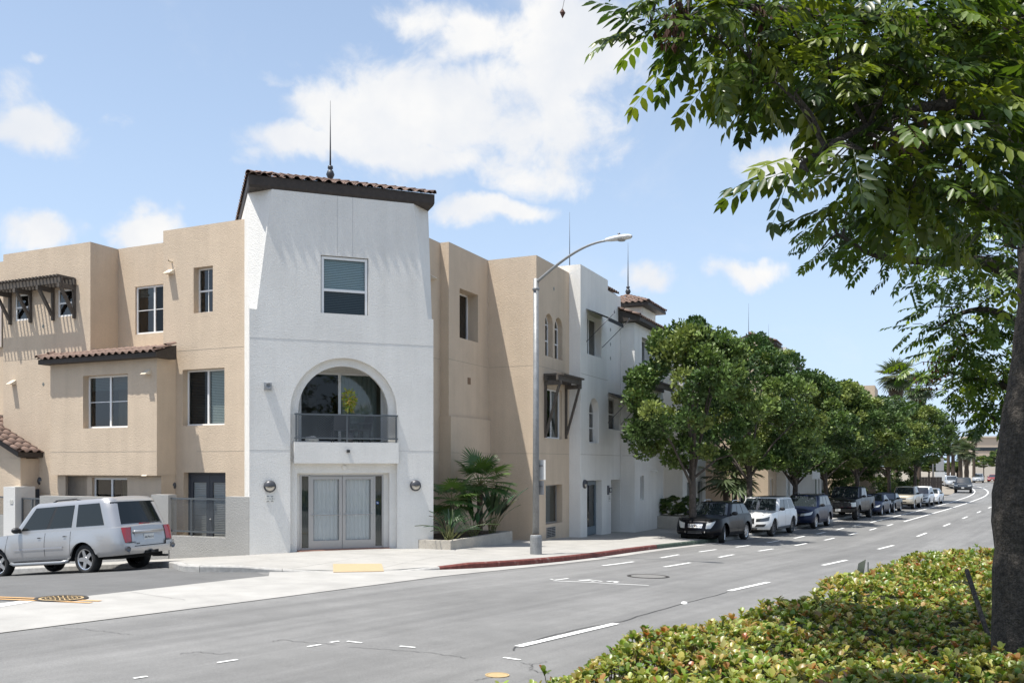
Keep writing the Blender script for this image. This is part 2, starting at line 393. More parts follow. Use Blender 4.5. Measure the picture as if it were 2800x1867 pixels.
# pavement slabs, each a piece with an open joint to its neighbour
walk = [kpt(l, -.15) for l in np.linspace(4, kfind(K[-1])+62, 90)]
inner = [kpt(l, -9.5) for l in np.linspace(kfind(K[-1])+62, kfind(K[4])+2, 24)]
walk_poly = walk+inner+[XY(24.5,-20), XY(23.5,-27), XY(19.5,-34)]
PAVE = thing('pavement', None, None, (0, 22, SWZ(-3, 24))); PAVE['kind'] = 'structure'
np_ = 0
base = MB()
for r in patch(walk_poly, 1.5, 0, hfun=lambda a, b: SWZ(a, b)-.02, frame=R_(90-24.7)): base.poly(r)
setp(base.obj('bedding', conc_kerb, PAVE), kind='stuff')
for r in patch(walk_poly, 1.5, 0, hfun=SWZ, shrink=.005, frame=R_(90-24.7)):
    if abs(area([p[:2] for p in r])) < .02: continue
    np_ += 1
    MB().prism(r, (0, 0, -.03)).obj('slab', conc_walk, PAVE)
    if np_ > 290: break
# kerb stones
KB = thing('kerb', None, None, (*kpt(kfind(K[4])), G(*kpt(kfind(K[4]))))); KB['kind'] = 'structure'
lr0 = kfind(K[4]); lg0 = kfind(gp(1797,1501)[:2])
l = 3.0
joints = []
while l < lg0+70:
    joints.append(l); l += 1.85
joints = sorted([j for j in joints if abs(j-lr0) > .5 and abs(j-lg0) > .5]+[lr0, lg0])
for a, b in zip(joints, joints[1:]):
    m = MB(); n = 5; ring = []
    for i in range(n):
        l_ = a+.006+(b-a-.012)*i/(n-1); x, y = kpt(l_); g = G(x, y); h = .006+.144*ramp_f(*kpt(l_, -.05))
        pr = [(.0, -.1), (-.005, max(h-.03, .002)), (-.03, max(h, .004)), (-.155, max(h, .004)+.002), (-.155, -.1)]
        ring.append([(*kpt(l_, r), g+z) for r, z in pr])
    V = [p for r in ring for p in r]; k = 5
    m.add(V, [(i*k+j, i*k+(j+1) % k, (i+1)*k+(j+1) % k, (i+1)*k+j) for i in range(n-1) for j in range(k)]+[tuple(range(k)), tuple(range(n*k-1, (n-1)*k-1, -1))])
    mid = (a+b)/2
    m.obj('kerb_stone', red_kerb if lr0-.1 < mid < lg0 else green_kerb if lg0 <= mid < lg0+7 else conc_kerb, KB)
# ---------------------------------------------------------------- markings
def strip(name, pts, w, material, parent, dz=.012):
    """painted band along plan points"""
    m = MB(); V = []
    for i, p in enumerate(pts):
        a, b = pts[max(i-1, 0)], pts[min(i+1, len(pts)-1)]; d = (b[0]-a[0], b[1]-a[1]); n = math.hypot(*d) or 1; ox, oy = d[1]/n*w/2, -d[0]/n*w/2
        for k in (-1, 1): V.append((p[0]+ox*k, p[1]+oy*k, G(p[0]+ox*k, p[1]+oy*k)+dz))
    m.add(V, [(2*i, 2*i+1, 2*i+3, 2*i+2) for i in range(len(pts)-1)])
    return m.obj(name, material, parent)
def seg(a, b, n=4): return [(a[0]+(b[0]-a[0])*i/n, a[1]+(b[1]-a[1])*i/n) for i in range(n+1)]
DS = 2800/2352
# lane dashes beside the hedge
cdash = [((1190,1485),(1415,1432)),((1675,1357),(1765,1337)),((1890,1298),(1945,1286)),((2017,1261),(2052,1252))]
for a, b in cdash: strip('lane_dash', seg(gp(a[0]*DS, a[1]*DS)[:2], gp(b[0]*DS, b[1]*DS)[:2]), .12, paint_w, ROAD, .010)
c3 = gp(2017*DS, 1261*DS)
for k in range(1, 8):
    a = (c3.x+SM*9.5*k, c3.y+CM*9.5*k); strip('lane_dash', seg(a, (a[0]+SM*3, a[1]+CM*3)), .12, paint_w, ROAD, .010)
def bike(name_a, start, first_px, off_end, n_dash, gap):
    a0 = gp(first_px[0][0]*DS, first_px[0][1]*DS); l0 = kfind_fast(a0.x, a0.y); l, r = l0
    for k in range(n_dash): strip('bike_lane_dash', [kpt(l+gap*k+i*.45, r+(off_end-r)*min(1, k/n_dash)) for i in range(5)], .11, paint_w, ROAD, .010)
    ls = l+gap*n_dash+.6
    strip('bike_lane_line', [kpt(t, off_end) for t in np.linspace(ls, LEND-4, 60)], .13, paint_w, ROAD, .010)
bike('outer', 0, [(1385,1299)], 2.15, 9, 3.75)
bike('inner', 0, [(1525,1302)], 3.65, 8, 4.4)
# survey marks sprayed on the asphalt
def mark(*px, w=.045): strip('survey_mark', [tuple(gp(u, v)[:2]) for u, v in px], w, paint_w, ROAD, .008)
q2 = lambda x, y: (700+x/2.94, 1450+y/2.94)
for a, b in (((415,936),(520,918)),((597,901),(668,891)),((733,891),(850,905)),((1155,931),(1280,942)),((1990,1022),(2125,1042))): mark(q2(*a), q2(*b), w=.05)
q1 = lambda x, y: (x/2.766, 1300+y/2.766)
for a, b in (((1645,1416),(1795,1393)),((1010,1535),(1115,1520))): mark(q1(*a), q1(*b), w=.05)
q8 = lambda x, y: (1480+x/6.19, 1560+y/6.19)
mark(q8(200,172), q8(800,195), q8(1200,220), q8(1820,250), w=.06)
mark(q8(160,140), q8(230,160), q8(460,130), w=.07)
mark(q8(640,160), q8(700,165), q8(850,155), w=.13); mark(q8(850,180), q8(930,168), q8(1030,182), w=.07); mark(q8(1120,185), q8(1200,178), q8(1290,188), q8(1240,200), w=.09)
q3 = lambda x, y: (1400+x/3.357, 1400+y/3.357)
mk = MB(); cpt = gp(*q3(1582,838)); mk.lathe([(.0,.035),(.04,.034),(.055,.022),(.06,0)], 12, (cpt.x, cpt.y, cpt.z)); mk.obj('road_marker', paint_w, ROAD, True)
# yellow centre line pair of the side street
for o in (-.12, .12):
    a, b = gp(-60, 1634), gp(262, 1647); d = (b-a).normalized(); n = Vector((d.y, -d.x, 0)); a = a-d*8
    strip('centre_line', seg((a.x+n.x*o, a.y+n.y*o), (b.x+n.x*o, b.y+n.y*o), 8), .12, paint_y, SIDE, .018)
a, b = gp(-200, 1690), gp(72, 1645); strip('stop_line', seg((a.x, a.y), (b.x, b.y)), .25, paint_w, SIDE, .016)
# tar-filled cracks
crack = mat('tar_crack', (.055,.055,.054), .8)
def crackline(px, w=.010, parent=None, dz=.007):
    P = catmull([tuple(gp(u, v)[:2]) for u, v in px], 6); rr = random.Random(len(px)+int(px[0][0]))
    strip('crack', [(x+rr.uniform(-.03,.03), y+rr.uniform(-.03,.03)) for x, y in P], w, crack, parent or ROAD, dz)
crackline([q2(130,895), q2(200,880), q2(370,898), q2(500,905), q2(630,918)]); crackline([q2(740,935), q2(1000,955), q2(1250,972), q2(1480,995), q2(1680,1025)])
crackline([q2(2110,1063), q2(2225,1073), q2(2340,1055)]); crackline([q2(2225,1073), q2(2215,1120), q2(2352,1150)], .010); crackline([q2(1770,1205), q2(1880,1185), q2(1950,1180)], .010)
crackline([q3(0,1270), q3(150,1200), q3(560,1085), q3(1000,1000), q3(1500,860), q3(1980,735)], .02)
crackline([q1(400,1150), q1(640,1162), q1(820,1185), q1(1000,1205)], .008); crackline([q1(1360,1348), q1(1500,1335), q1(1640,1350), q1(1760,1340)], .010)
crackline([q1(980,880), q1(1200,915), q1(1400,945)], .008, GUT, .016)
# manhole covers
iron = mat('cast_iron', (.06,.055,.05), .6, .5, bump=(60,.4,.004), var=[(25,.3,4)])
iron_y = mat('yellow_painted_cover', (.42,.30,.15), .65, bump=(60,.3,.003), var=[(14,.12,4)])
asph_cov = mat('worn_cover', (.17,.165,.155), .75, bump=(70,.4,.004), var=[(20,.25,4)])
def cover(name, label, px, R, dz, mring, mlid, rings=True):
    c = gp(*px); t = thing(name, label, 'manhole cover', (c.x, c.y, c.z+dz))
    s = Vector((G(c.x+.3, c.y)-G(c.x-.3, c.y), G(c.x, c.y+.3)-G(c.x, c.y-.3), 0))/.6
    tf = lambda x, y, z: (x, y, z+x*s.x+y*s.y)
    MB(tf).lathe([(R, -.03), (R, .006), (R*.86, .006), (R*.86, -.004), (R*.83, -.004)], 40).obj('ring', mring, t, world=False)
    MB(tf).lathe([(R*.835, -.004), (R*.83, .004), (0, .004)], 40).obj('lid', mlid, t, world=False)
    if rings:
        m = MB(tf)
        for k in range(1, 5):
            r = R*.83*k/5
            for j in range(6*k):
                a = 2*math.pi*j/(6*k); m.box(r*math.cos(a)-.025, r*math.cos(a)+.025, r*math.sin(a)-.012, r*math.sin(a)+.012, .003, .009)
        setp(m.obj('stud_pattern', mring, t, world=False), kind='stuff')
    return t
cover('manhole_cover', 'dark studded manhole cover half over the yellow line of the side street', (168,1638), .42, .022, iron, iron_y)
cover('manhole_cover', 'worn grey manhole cover in the lane beside sprayed white survey marks', q3(1250,588), .50, .004, iron, asph_cov, False)
cover('utility_cover', 'small round yellow painted cover in the foreground lane', q2(1940,1163), .13, .003, iron_y, iron_y, False)
# tactile paving on the ramp
tact = mat('tactile_yellow', (.43,.315,.185), .7, var=[(20,.07,3)])
tp = [gp(*q2(620,290), dz=.03), gp(*q2(1010,287), dz=.03), gp(*q2(1028,322), dz=.03), gp(*q2(622,330), dz=.03)]
TP = thing('tactile_paving', 'yellow tactile paving strip at the kerb ramp below the double door', 'tactile paving', tuple(sum(tp, Vector())/4))
def tq(a, b, z=0):
    p = (tp[0]*(1-a)+tp[1]*a)*(1-b)+(tp[3]*(1-a)+tp[2]*a)*b; return (p.x, p.y, SWZ(p.x, p.y)+.012+z)
MB().add([tq(0,0), tq(1,0), tq(1,1), tq(0,1)]+[tq(0,0,-.04), tq(1,0,-.04), tq(1,1,-.04), tq(0,1,-.04)], [(0,1,2,3),(0,4,5,1),(1,5,6,2),(2,6,7,3),(3,7,4,0)]).obj('base_plate', tact, TP)
m = MB()
for i in range(24):
    for j in range(12):
        c = tq((i+.5)/24, (j+.5)/12); m.lathe([(.017,-.001),(.012,.006),(0,.006)], 6, c)
setp(m.obj('dome_studs', tact, TP, True), kind='stuff')
# ================================================================= the corner apartment building
EY = EYE
tan = mat('stucco_tan', (.575,.465,.35), .93, bump=(26,.75,.022), var=[(30,.05,3),(1.1,.05,4),(1.0,.055,4,((2.2,0,0),(0,2.2,0),(0,0,.16)))], spec=.2)
white = mat('stucco_white', (.76,.742,.70), .93, bump=(26,.9,.024), var=[(30,.04,3),(.9,.04,4),(1.0,.045,4,((2.2,0,0),(0,2.2,0),(0,0,.16)))], spec=.2)
grey_st = mat('stucco_grey', (.34,.335,.32), .93, bump=(26,.8,.022), var=[(30,.05,3),(1.0,.06,4)], spec=.2)
brown = mat('wood_dark_brown', (.040,.031,.025), .7, bump=(20,.3,.004), var=[(8,.25,4)])
timber = mat('timber_weathered', (.085,.072,.060), .8, bump=(30,.4,.004), var=[(10,.3,4)])
vinyl = mat('vinyl_white', (.78,.78,.77), .45)
dark_int = mat('room_dark', (.035,.035,.036), .9)
joint_m = mat('joint_dark', (.30,.26,.21), .9)  # dark colour of the control joint strips in the stucco
joint_w = mat('joint_white', (.50,.49,.47), .9)
terr = mat('clay_tile', (.185,.122,.095), .85, bump=(40,.3,.004), attr=None, var=[(2.3,.30,3),(40,.12,3)])
metal_g = mat('steel_grey', (.105,.118,.128), .45, .3)
alu = mat('aluminium_frame', (.42,.41,.40), .4, .6)
blind_m = mat('blind_pale', (.50,.52,.50), .7)
blind_d = mat('blind_grey', (.20,.22,.22), .7)
pane_m = glass('pane_clear', (.62,.70,.68), 1.5)
pane_door = glass('pane_door', (.93,.95,.95), .7)
pane_d = glass('pane_screen', (.30,.34,.36), .7)
class WF:
    def __init__(s, kind, c): s.k = kind; s.c = c
    def P(s, a, z, d=0.0):
        if s.k == 's': return (*XY(s.c-d, a), z)
        if s.k == 'q': return (*XY(a, s.c+d), z)
        t = s.c; r = math.sqrt(.5); return (*XY(t[0]+a*r-d*r, t[1]+a*r+d*r), z)
    def pix(s, u, v, d=0.0):
        a0, a1 = Vector(s.P(0, 0, d)), Vector(s.P(1, 0, d)); k = (u-CX)/F_PX; D = a1-a0
        a = (k*a0.y-a0.x)/(D.x-k*D.y); Y = a0.y+D.y*a
        return a, EY+(HV-v)/F_PX*Y
    def rect(s, p_tl, v_b, u_r, d=0.0):
        a0, zt = s.pix(*p_tl, d); _, zb = s.pix(p_tl[0], v_b, d); a1, _ = s.pix(u_r, v_b, d); return [a0, a1, zb, zt]
def cells(a0, a1, z0, z1, holes):
    A = sorted(set([a0, a1]+[h[i] for h in holes for i in (0, 1)])); Z = sorted(set([z0, z1]+[h[i] for h in holes for i in (2, 3)]))
    A = [a for a in A if a0 <= a <= a1]; Z = [z for z in Z if z0 <= z <= z1]
    for x0, x1 in zip(A, A[1:]):
        for y0, y1 in zip(Z, Z[1:]):
            mx, my = (x0+x1)/2, (y0+y1)/2
            if not any(h[0] < mx < h[1] and h[2] < my < h[3] for h in holes): yield x0, x1, y0, y1
def face(m, fr, a0, a1, z0, z1, holes=(), d=0.0):
    """wall face with openings [a0,a1,z0,z1,depth,arch]; adds the reveals"""
    for x0, x1, y0, y1 in cells(a0, a1, z0, z1, holes): m.add([fr.P(x0,y0,d), fr.P(x1,y0,d), fr.P(x1,y1,d), fr.P(x0,y1,d)], [(0,1,2,3)])
    for h in holes:
        b0, b1, y0, y1, dep = h[:5]; arch = len(h) > 5 and h[5]
        if arch:
            r = (b1-b0)/2; c = (b0+b1)/2; ys = y1-r; n = 20
            arc = [(c-r*math.cos(math.pi*i/n), ys+r*math.sin(math.pi*i/n)) for i in range(n+1)]
            for k in range(n):
                p, q = arc[k], arc[k+1]; tz = y1
                m.add([fr.P(p[0],p[1],d), fr.P(q[0],q[1],d), fr.P(q[0],tz,d), fr.P(p[0],tz,d)], [(0,1,2,3)])
                m.add([fr.P(p[0],p[1],d), fr.P(q[0],q[1],d), fr.P(q[0],q[1],d-dep), fr.P(p[0],p[1],d-dep)], [(0,3,2,1)])
            sides = ys
        else:
            sides = y1; m.add([fr.P(b0,y1,d), fr.P(b1,y1,d), fr.P(b1,y1,d-dep), fr.P(b0,y1,d-dep)], [(0,3,2,1)])
        m.add([fr.P(b0,y0,d), fr.P(b0,sides,d), fr.P(b0,sides,d-dep), fr.P(b0,y0,d-dep)], [(0,3,2,1)])
        m.add([fr.P(b1,y0,d), fr.P(b1,sides,d), fr.P(b1,sides,d-dep), fr.P(b1,y0,d-dep)], [(0,1,2,3)])
        m.add([fr.P(b0,y0,d), fr.P(b1,y0,d), fr.P(b1,y0,d-dep), fr.P(b0,y0,d-dep)], [(0,1,2,3)])
def block(s0, s1, q0, q1, z0, z1, material, parent, fh=(), qh=(), name='wall'):
    m = MB(); face(m, WF('s', s0), q0, q1, z0, z1, fh); face(m, WF('q', q1), s0, s1, z0, z1, qh)
    c = [(*XY(s0,q0),0), (*XY(s0,q1),0), (*XY(s1,q1),0), (*XY(s1,q0),0)]
    up = lambda p, z: (p[0], p[1], z)
    m.add([up(c[0],z1), up(c[1],z1), up(c[2],z1), up(c[3],z1)], [(0,1,2,3)])
    m.add([up(c[2],z0), up(c[3],z0), up(c[3],z1), up(c[2],z1)], [(0,1,2,3)]); m.add([up(c[3],z0), up(c[0],z0), up(c[0],z1), up(c[3],z1)], [(0,1,2,3)])
    return m.obj(name, material, parent)
def fbox(m, fr, a0, a1, z0, z1, d0, d1):
    P = fr.P; return m.add([P(a0,z0,d0),P(a1,z0,d0),P(a1,z0,d1),P(a0,z0,d1),P(a0,z1,d0),P(a1,z1,d0),P(a1,z1,d1),P(a0,z1,d1)], [(0,3,2,1),(4,5,6,7),(0,1,5,4),(1,2,6,5),(2,3,7,6),(3,0,4,7)])
def room(fr, a0, a1, z0, z1, d, parent, deep=1.2, material=None):
    m = MB(); P = fr.P; b = d-deep
    for q in ([(a0,z0,b),(a1,z0,b),(a1,z1,b),(a0,z1,b)], [(a0,z0,b),(a0,z0,d),(a0,z1,d),(a0,z1,b)], [(a1,z0,b),(a1,z1,b),(a1,z1,d),(a1,z0,d)], [(a0,z1,b),(a1,z1,b),(a1,z1,d),(a0,z1,d)], [(a0,z0,b),(a0,z0,d),(a1,z0,d),(a1,z0,b)]):
        m.add([P(*p) for p in q], [(0,1,2,3)])
    return m.obj('room', material or dark_int, parent, world=False)
def blind(fr, a0, a1, z0, z1, d, material, parent, vertical=False, pitch=.05):
    """slats of a blind, or the folds of a curtain"""
    m = MB(); P = fr.P
    if vertical:
        n = max(4, int((a1-a0)/pitch)); V = []
        for i in range(n+1):
            a = a0+(a1-a0)*i/n; o = d-(.03 if i % 2 else 0); V += [P(a,z0,o), P(a,z1,o)]
        m.add(V, [(2*i, 2*i+2, 2*i+3, 2*i+1) for i in range(n)])
    else:
        n = max(3, int((z1-z0)/pitch)); st = (z1-z0)/n
        for i in range(n):
            z = z0+i*st; m.add([P(a0,z+.15*st,d), P(a1,z+.15*st,d), P(a1,z+st,d-.022), P(a0,z+st,d-.022)], [(0,1,2,3)])
    return m.obj('curtain' if vertical else 'blind', material, parent, world=False)
def window(parent, fr, r, d, style='slide', fw=.06, bl=None, frame_m=None, panes=None, muntin=False, deep=1.2, arch=False, mull=.5):
    """framed window set d behind the wall face: frame > panes, blind, room"""
    a0, a1, z0, z1 = r; fm = frame_m or vinyl; m = MB(); e = .004; a0 += e; a1 -= e; z0 += e; z1 -= e
    w = 0.07
    if arch:
        rr = (a1-a0)/2; c = (a0+a1)/2; ys = z1-rr; n = 16
        fbox(m, fr, a0, a0+fw, z0, ys, -d-w, -d); fbox(m, fr, a1-fw, a1, z0, ys, -d-w, -d); fbox(m, fr, a0+fw, a1-fw, z0, z0+fw, -d-w, -d)
        for k in range(n):
            t0, t1 = math.pi*k/n, math.pi*(k+1)/n; q = []
            for (rad, dd) in ((rr, -d), (rr-fw, -d), (rr, -d-w), (rr-fw, -d-w)):
                for t in (t0, t1): q.append(fr.P(c-rad*math.cos(t), ys+rad*math.sin(t), dd))
            m.add(q, [(0,1,3,2), (4,6,7,5), (2,3,7,6)])
        fbox(m, fr, a0+fw, a1-fw, ys-.02, ys+.02, -d-w, -d-.01)
        fbox(m, fr, a0+fw, a1-fw, (z0+ys)/2-.025, (z0+ys)/2+.025, -d-w, -d-.01)
    else:
        fbox(m, fr, a0, a0+fw, z0, z1, -d-w, -d); fbox(m, fr, a1-fw, a1, z0, z1, -d-w, -d); fbox(m, fr, a0+fw, a1-fw, z0, z0+fw, -d-w, -d); fbox(m, fr, a0+fw, a1-fw, z1-fw, z1, -d-w, -d)
        if style == 'slide':
            c = a0+(a1-a0)*mull; fbox(m, fr, c-fw*.6, c+fw*.6, z0+fw, z1-fw, -d-w, -d-.006)
        if style == 'hung':
            c = (z0+z1)/2; fbox(m, fr, a0+fw, a1-fw, c-fw*.5, c+fw*.5, -d-w, -d-.006)
        if muntin:
            c = (z0+z1)/2
            if style == 'slide': fbox(m, fr, a0+fw, a1-fw, c-.012, c+.012, -d-w*.6, -d-.022)
            else: fbox(m, fr, (a0+a1)/2-.012, (a0+a1)/2+.012, z0+fw, z1-fw, -d-w*.6, -d-.022)
    W = m.obj('window', fm, parent)
    pm = panes or (pane_m, pane_m); gl = -d-.03; ov = .01
    cl = 0
    if style == 'slide' and not arch: c = a0+(a1-a0)*mull; pr = [(a0+fw-ov, c, z0+fw-ov, z1-fw+ov), (c, a1-fw+ov, z0+fw-ov, z1-fw+ov)]
    elif style == 'hung' and not arch: c = (z0+z1)/2; pr = [(a0+fw-ov, a1-fw+ov, c, z1-fw+ov), (a0+fw-ov, a1-fw+ov, z0+fw-ov, c)]
    else: pr = [(a0+.01, a1-.01, z0+fw-ov, z1-.01)]
    for i, (b0, b1, y0, y1) in enumerate(pr):
        if arch:
            rr = (b1-b0)/2; c = (b0+b1)/2; pts = [fr.P(b0,y0,gl), fr.P(b1,y0,gl)]+[fr.P(c+rr*math.cos(math.pi*k/14), y1-rr+rr*math.sin(math.pi*k/14), gl) for k in range(15)]
            MB().poly(pts).obj('pane', pm[0], W, world=False)
        else: MB().add([fr.P(b0,y0,gl-.008*i), fr.P(b1,y0,gl-.008*i), fr.P(b1,y1,gl-.008*i), fr.P(b0,y1,gl-.008*i)], [(0,1,2,3)]).obj('pane', pm[i % 2], W, world=False)
    for b in (bl or []): blind(fr, a0+b[0]*(a1-a0), a0+b[1]*(a1-a0), z0+b[2]*(z1-z0), z0+b[3]*(z1-z0), -d-.10, b[4], W, *(b[5:] or ()))
    room(fr, a0+.002, a1-.002, z0+.002, z1-.002, -d-w-.001, W, deep)
    return W
def joint(parent, fr, a0, a1, z, w=.012, vertical=None, d=0.0):
    m = MB()
    if vertical: fbox(m, fr, a0-w/2, a0+w/2, vertical[0], vertical[1], d-.005, d+.0025)
    else: fbox(m, fr, a0, a1, z-w/2, z+w/2, d-.005, d+.0025)
    m.obj('wall_joint', joint_w if fr.k == 't' else joint_m, parent)
# ---- roof tiles: an S-profile piece shared by every tile
TW, TE, TL = .30, .38, .45
def tile_mesh():
    pr = [(x*1.27, z*1.2) for x, z in [(-.115,-.005),(-.09,.012),(-.062,.046),(-.02,.066),(.022,.052),(.05,.018),(.075,.0),(.10,-.006),(.122,.0)]]
    V = []
    for y, dz in ((0, .024), (TL, 0)):
        for x, z in pr: V.append((x, y, z+dz))
    n = len(pr)
    for x, z in pr: V.append((x, .0, z+.024-.016))
    return mesh(V, [(i, i+1, n+i+1, n+i) for i in range(n-1)]+[(2*n+i, 2*n+i+1, i+1, i) for i in range(n-1)], terr, True)
TILE = tile_mesh()
def ridge_mesh():
    V = []; n = 8
    for y, r, dz in ((0, .105, .03), (.40, .088, .012)):
        for i in range(n+1):
            a = math.pi*i/n; V.append((-r*math.cos(a), y, r*math.sin(a)*.85+dz))
    for i in range(n+1):
        a = math.pi*i/n; V.append((-.088*math.cos(a), 0, .088*math.sin(a)*.85+.03))
    k = n+1
    return mesh(V, [(i, i+1, k+i+1, k+i) for i in range(n)]+[(2*k+i, 2*k+i+1, i+1, i) for i in range(n)], terr, True)
RIDGE = ridge_mesh()
def place(name, me, parent, M):
    o = bpy.data.objects.new(name, me); COL.objects.link(o); o.parent = parent; o.matrix_parent_inverse = Matrix.Identity(4)
    base_ = Matrix.LocRotScale(parent.parent.location, parent.parent.rotation_euler, None).inverted() if parent.parent else Matrix.Identity(4)
    o.matrix_local = base_ @ M if parent.parent and parent.matrix_parent_inverse == Matrix.Identity(4) else M
    return o
def slope(roof, E0, ex, ein, pitch, width, depth, hip=(0, 0), rr=None, maxn=300):
    """rows of tiles up a slope: E0 left end of the eave, ex along it, ein horizontal inward, hips cut tan per side"""
    ex, ein = Vector(ex).normalized(), Vector(ein).normalized(); up = (ein*math.cos(pitch)+Vector((0,0,1))*math.sin(pitch)); nz = ex.cross(up)
    rot = Matrix((ex, up, nz)).transposed().to_4x4(); n = int(width/TW); rr = rr or random.Random(5); cnt = 0
    rows = int(depth/math.cos(pitch)/TE+.6)
    for j in range(rows):
        inn = (j*TE+.1)*math.cos(pitch)
        for i in range(n):
            x = (i+.5)*width/n
            if x < inn*hip[0] or x > width-inn*hip[1]: continue
            p = Vector(E0)+ex*x+up*(j*TE-.05)+nz*.012
            place('roof_tile', TILE, roof, Matrix.Translation(p+Vector((0,0,rr.uniform(-.006,.006)))) @ rot @ Matrix.Rotation(rr.uniform(-.02,.02), 4, 'Z')); cnt += 1
            if cnt >= maxn: return
def ridge(roof, a, b):
    a, b = Vector(a), Vector(b); d = (b-a); L = d.length; d.normalize(); x = d.cross(Vector((0,0,1))).normalized(); z = x.cross(d)
    rot = Matrix((x, d, z)).transposed().to_4x4(); n = max(1, int(L/.36))
    for i in range(n): place('ridge_tile', RIDGE, roof, Matrix.Translation(a+d*(i*L/n)+z*.02) @ rot)
def v3(s, q, z): return Vector((*XY(s, q), z))
ES, EQ = Vector((SN, CS, 0)), Vector((CS, -SN, 0))
ZJ1, ZJ2 = EY+.449, EY+3.726                      # the two level control joints of the stucco
BLD = thing('apartment_building', 'three storey tan and white stucco corner building with tower and barrel tile roofs', 'building', (*XY(21, -19), G(*XY(21, -19))))
# ---------------------------------------------------------------- corner tower
T0 = (20.43, -17.81); TF = WF('t', T0); TW_ = 5.53; B = -2.2
zt0 = EY+4.56; zt1 = EY+8.12; LG = .06
aL0, _ = TF.pix(*Z3(215,1160)); aL1, _ = TF.pix(*Z3(325,303)); aR0, _ = TF.pix(*Z3(1437,1235)); aR1, _ = TF.pix(*Z3(1335,405))
arch_r = [TF.pix(*Z4(383,500))[0], TF.pix(*Z4(1110,500))[0], B, TF.pix(*Z4(745,70))[1], .16, True]
win = TF.rect(Z3(672,775), Z3(672,1265)[1], Z3(1013,0)[0])
m = MB()
face(m, TF, 0, TW_, B, zt0, [arch_r])
hole = win+[.10]
P = TF.P
# tapering upper front, cut round the window
zc = [zt0, win[2], win[3], zt1]
lerp = lambda a, b, t: a+(b-a)*t
def eL(z): return lerp(aL0, aL1, (z-zt0)/(zt1-zt0))
def eR(z): return lerp(aR0, aR1, (z-zt0)/(zt1-zt0))
mid_ok = win[2] > zt0+.02
lo = win[2] if mid_ok else zt0
quads = []
if win[2] >= zt0: quads.append((zt0, win[2], None))
quads.append((max(zt0, win[2]), win[3], 1)); quads.append((win[3], zt1, None))
for y0, y1, hh in quads:
    if hh: parts_ = ((eL(y0), win[0], eL(y1), win[0]), (win[1], eR(y0), win[1], eR(y1)))
    else: parts_ = ((eL(y0), eR(y0), eL(y1), eR(y1)),)
    for b0, b1, t0, t1 in parts_: m.add([P(b0,y0), P(b1,y0), P(t1,y1), P(t0,y1)], [(0,1,2,3)])
wa, wb, wz0, wz1 = win
for q in ([(wa,wz0),(wb,wz0)], [(wb,wz0),(wb,wz1)], [(wb,wz1),(wa,wz1)], [(wa,wz1),(wa,wz0)]):
    m.add([P(*q[0]), P(*q[1]), P(*q[1],-.10), P(*q[0],-.10)], [(0,1,2,3)])
# chamfers, ledges, sides, back
for sgn, e0, e1_, edge in ((-1, aL0, aL1, 0), (1, aR0, aR1, TW_)):
    c0, c1 = abs(e0-edge), abs(e1_-edge)
    m.add([P(e0,zt0), P(e1_,zt1), P(edge,zt1,-c1), P(edge,zt0,-c0)], [(0,1,2,3)])
    m.add([P(edge,zt0), P(e0,zt0), P(edge,zt0,-c0)], [(0,1,2)])
    m.add([P(edge,B), P(edge,B,-TW_), P(edge,zt0,-TW_), P(edge,zt0,0)], [(0,1,2,3)])
    m.add([P(edge,zt0,-c0), P(edge,zt0,-TW_), P(edge,zt1,-TW_), P(edge,zt1,-c1)], [(0,1,2,3)])
m.add([P(0,B,-TW_), P(TW_,B,-TW_), P(TW_,zt1,-TW_), P(0,zt1,-TW_)], [(0,1,2,3)])
m.obj('tower_wall', white, BLD)
# inner ring of the arch, with the loggia opening above and the door opening below
zb0 = TF.pix(*Z4(745,787))[1]; zb1 = TF.pix(*Z4(745,645))[1]         # balcony slab bottom and top
lg = [TF.pix(*Z4(437,500), -.16)[0], TF.pix(*Z4(1050,500), -.16)[0], zb1-.02, TF.pix(*Z4(745,127), -.16)[1], .16, True]
dr_ = [TF.pix(*Z4(428,1200), -.16)[0], TF.pix(*Z4(1057,1200), -.16)[0], B, TF.pix(*Z4(745,853), -.16)[1], .20]
m = MB(); face(m, TF, arch_r[0]-.02, arch_r[1]+.02, B, arch_r[3]+.05, [lg, dr_], -.161); m.obj('arch_wall', white, BLD)
joint(BLD, TF, 0.0, arch_r[0]-.02, ZJ1); joint(BLD, TF, arch_r[1]+.02, TW_, ZJ1); joint(BLD, TF, 0.0, TW_, ZJ2)
jx0, jx1 = TF.pix(*Z3(790,600))[0], TF.pix(*Z3(900,600))[0]
for jx in (jx0, jx1): joint(BLD, TF, jx, 0, 0, .012, (win[3]+.02, zt1-.02))
# loggia: side walls, ceiling, glazed back
LGD = -1.30
m = MB(); a0, a1, z0, z1 = lg[0]-.25, lg[1]+.25, zb1-.05, lg[3]+.15
for q in ([(a0,z0,-.33),(a0,z1,-.33),(a0,z1,LGD),(a0,z0,LGD)], [(a1,z0,-.33),(a1,z1,-.33),(a1,z1,LGD),(a1,z0,LGD)], [(a0,z1,-.33),(a1,z1,-.33),(a1,z1,LGD),(a0,z1,LGD)], [(a0,z0,-.33),(a1,z0,-.33),(a1,z0,LGD),(a0,z0,LGD)]): m.add([P(*p) for p in q], [(0,1,2,3)])
gz = TF.pix(*Z4(745,172), LGD)[1]; ga0 = TF.pix(*Z4(442,300), LGD)[0]; ga1 = TF.pix(*Z4(1015,300), LGD)[0]
face(m, TF, a0, a1, z0, z1, [[ga0, ga1, z0+.03, gz, .05]], LGD); m.obj('loggia_wall', white, BLD)
window(BLD, TF, [ga0, ga1, z0+.05, gz], -LGD+.02, 'slide', .07, [(.47,.93,0,1,blind_m,True,.07)], panes=(pane_d, pane_m), mull=.475, deep=1.5)
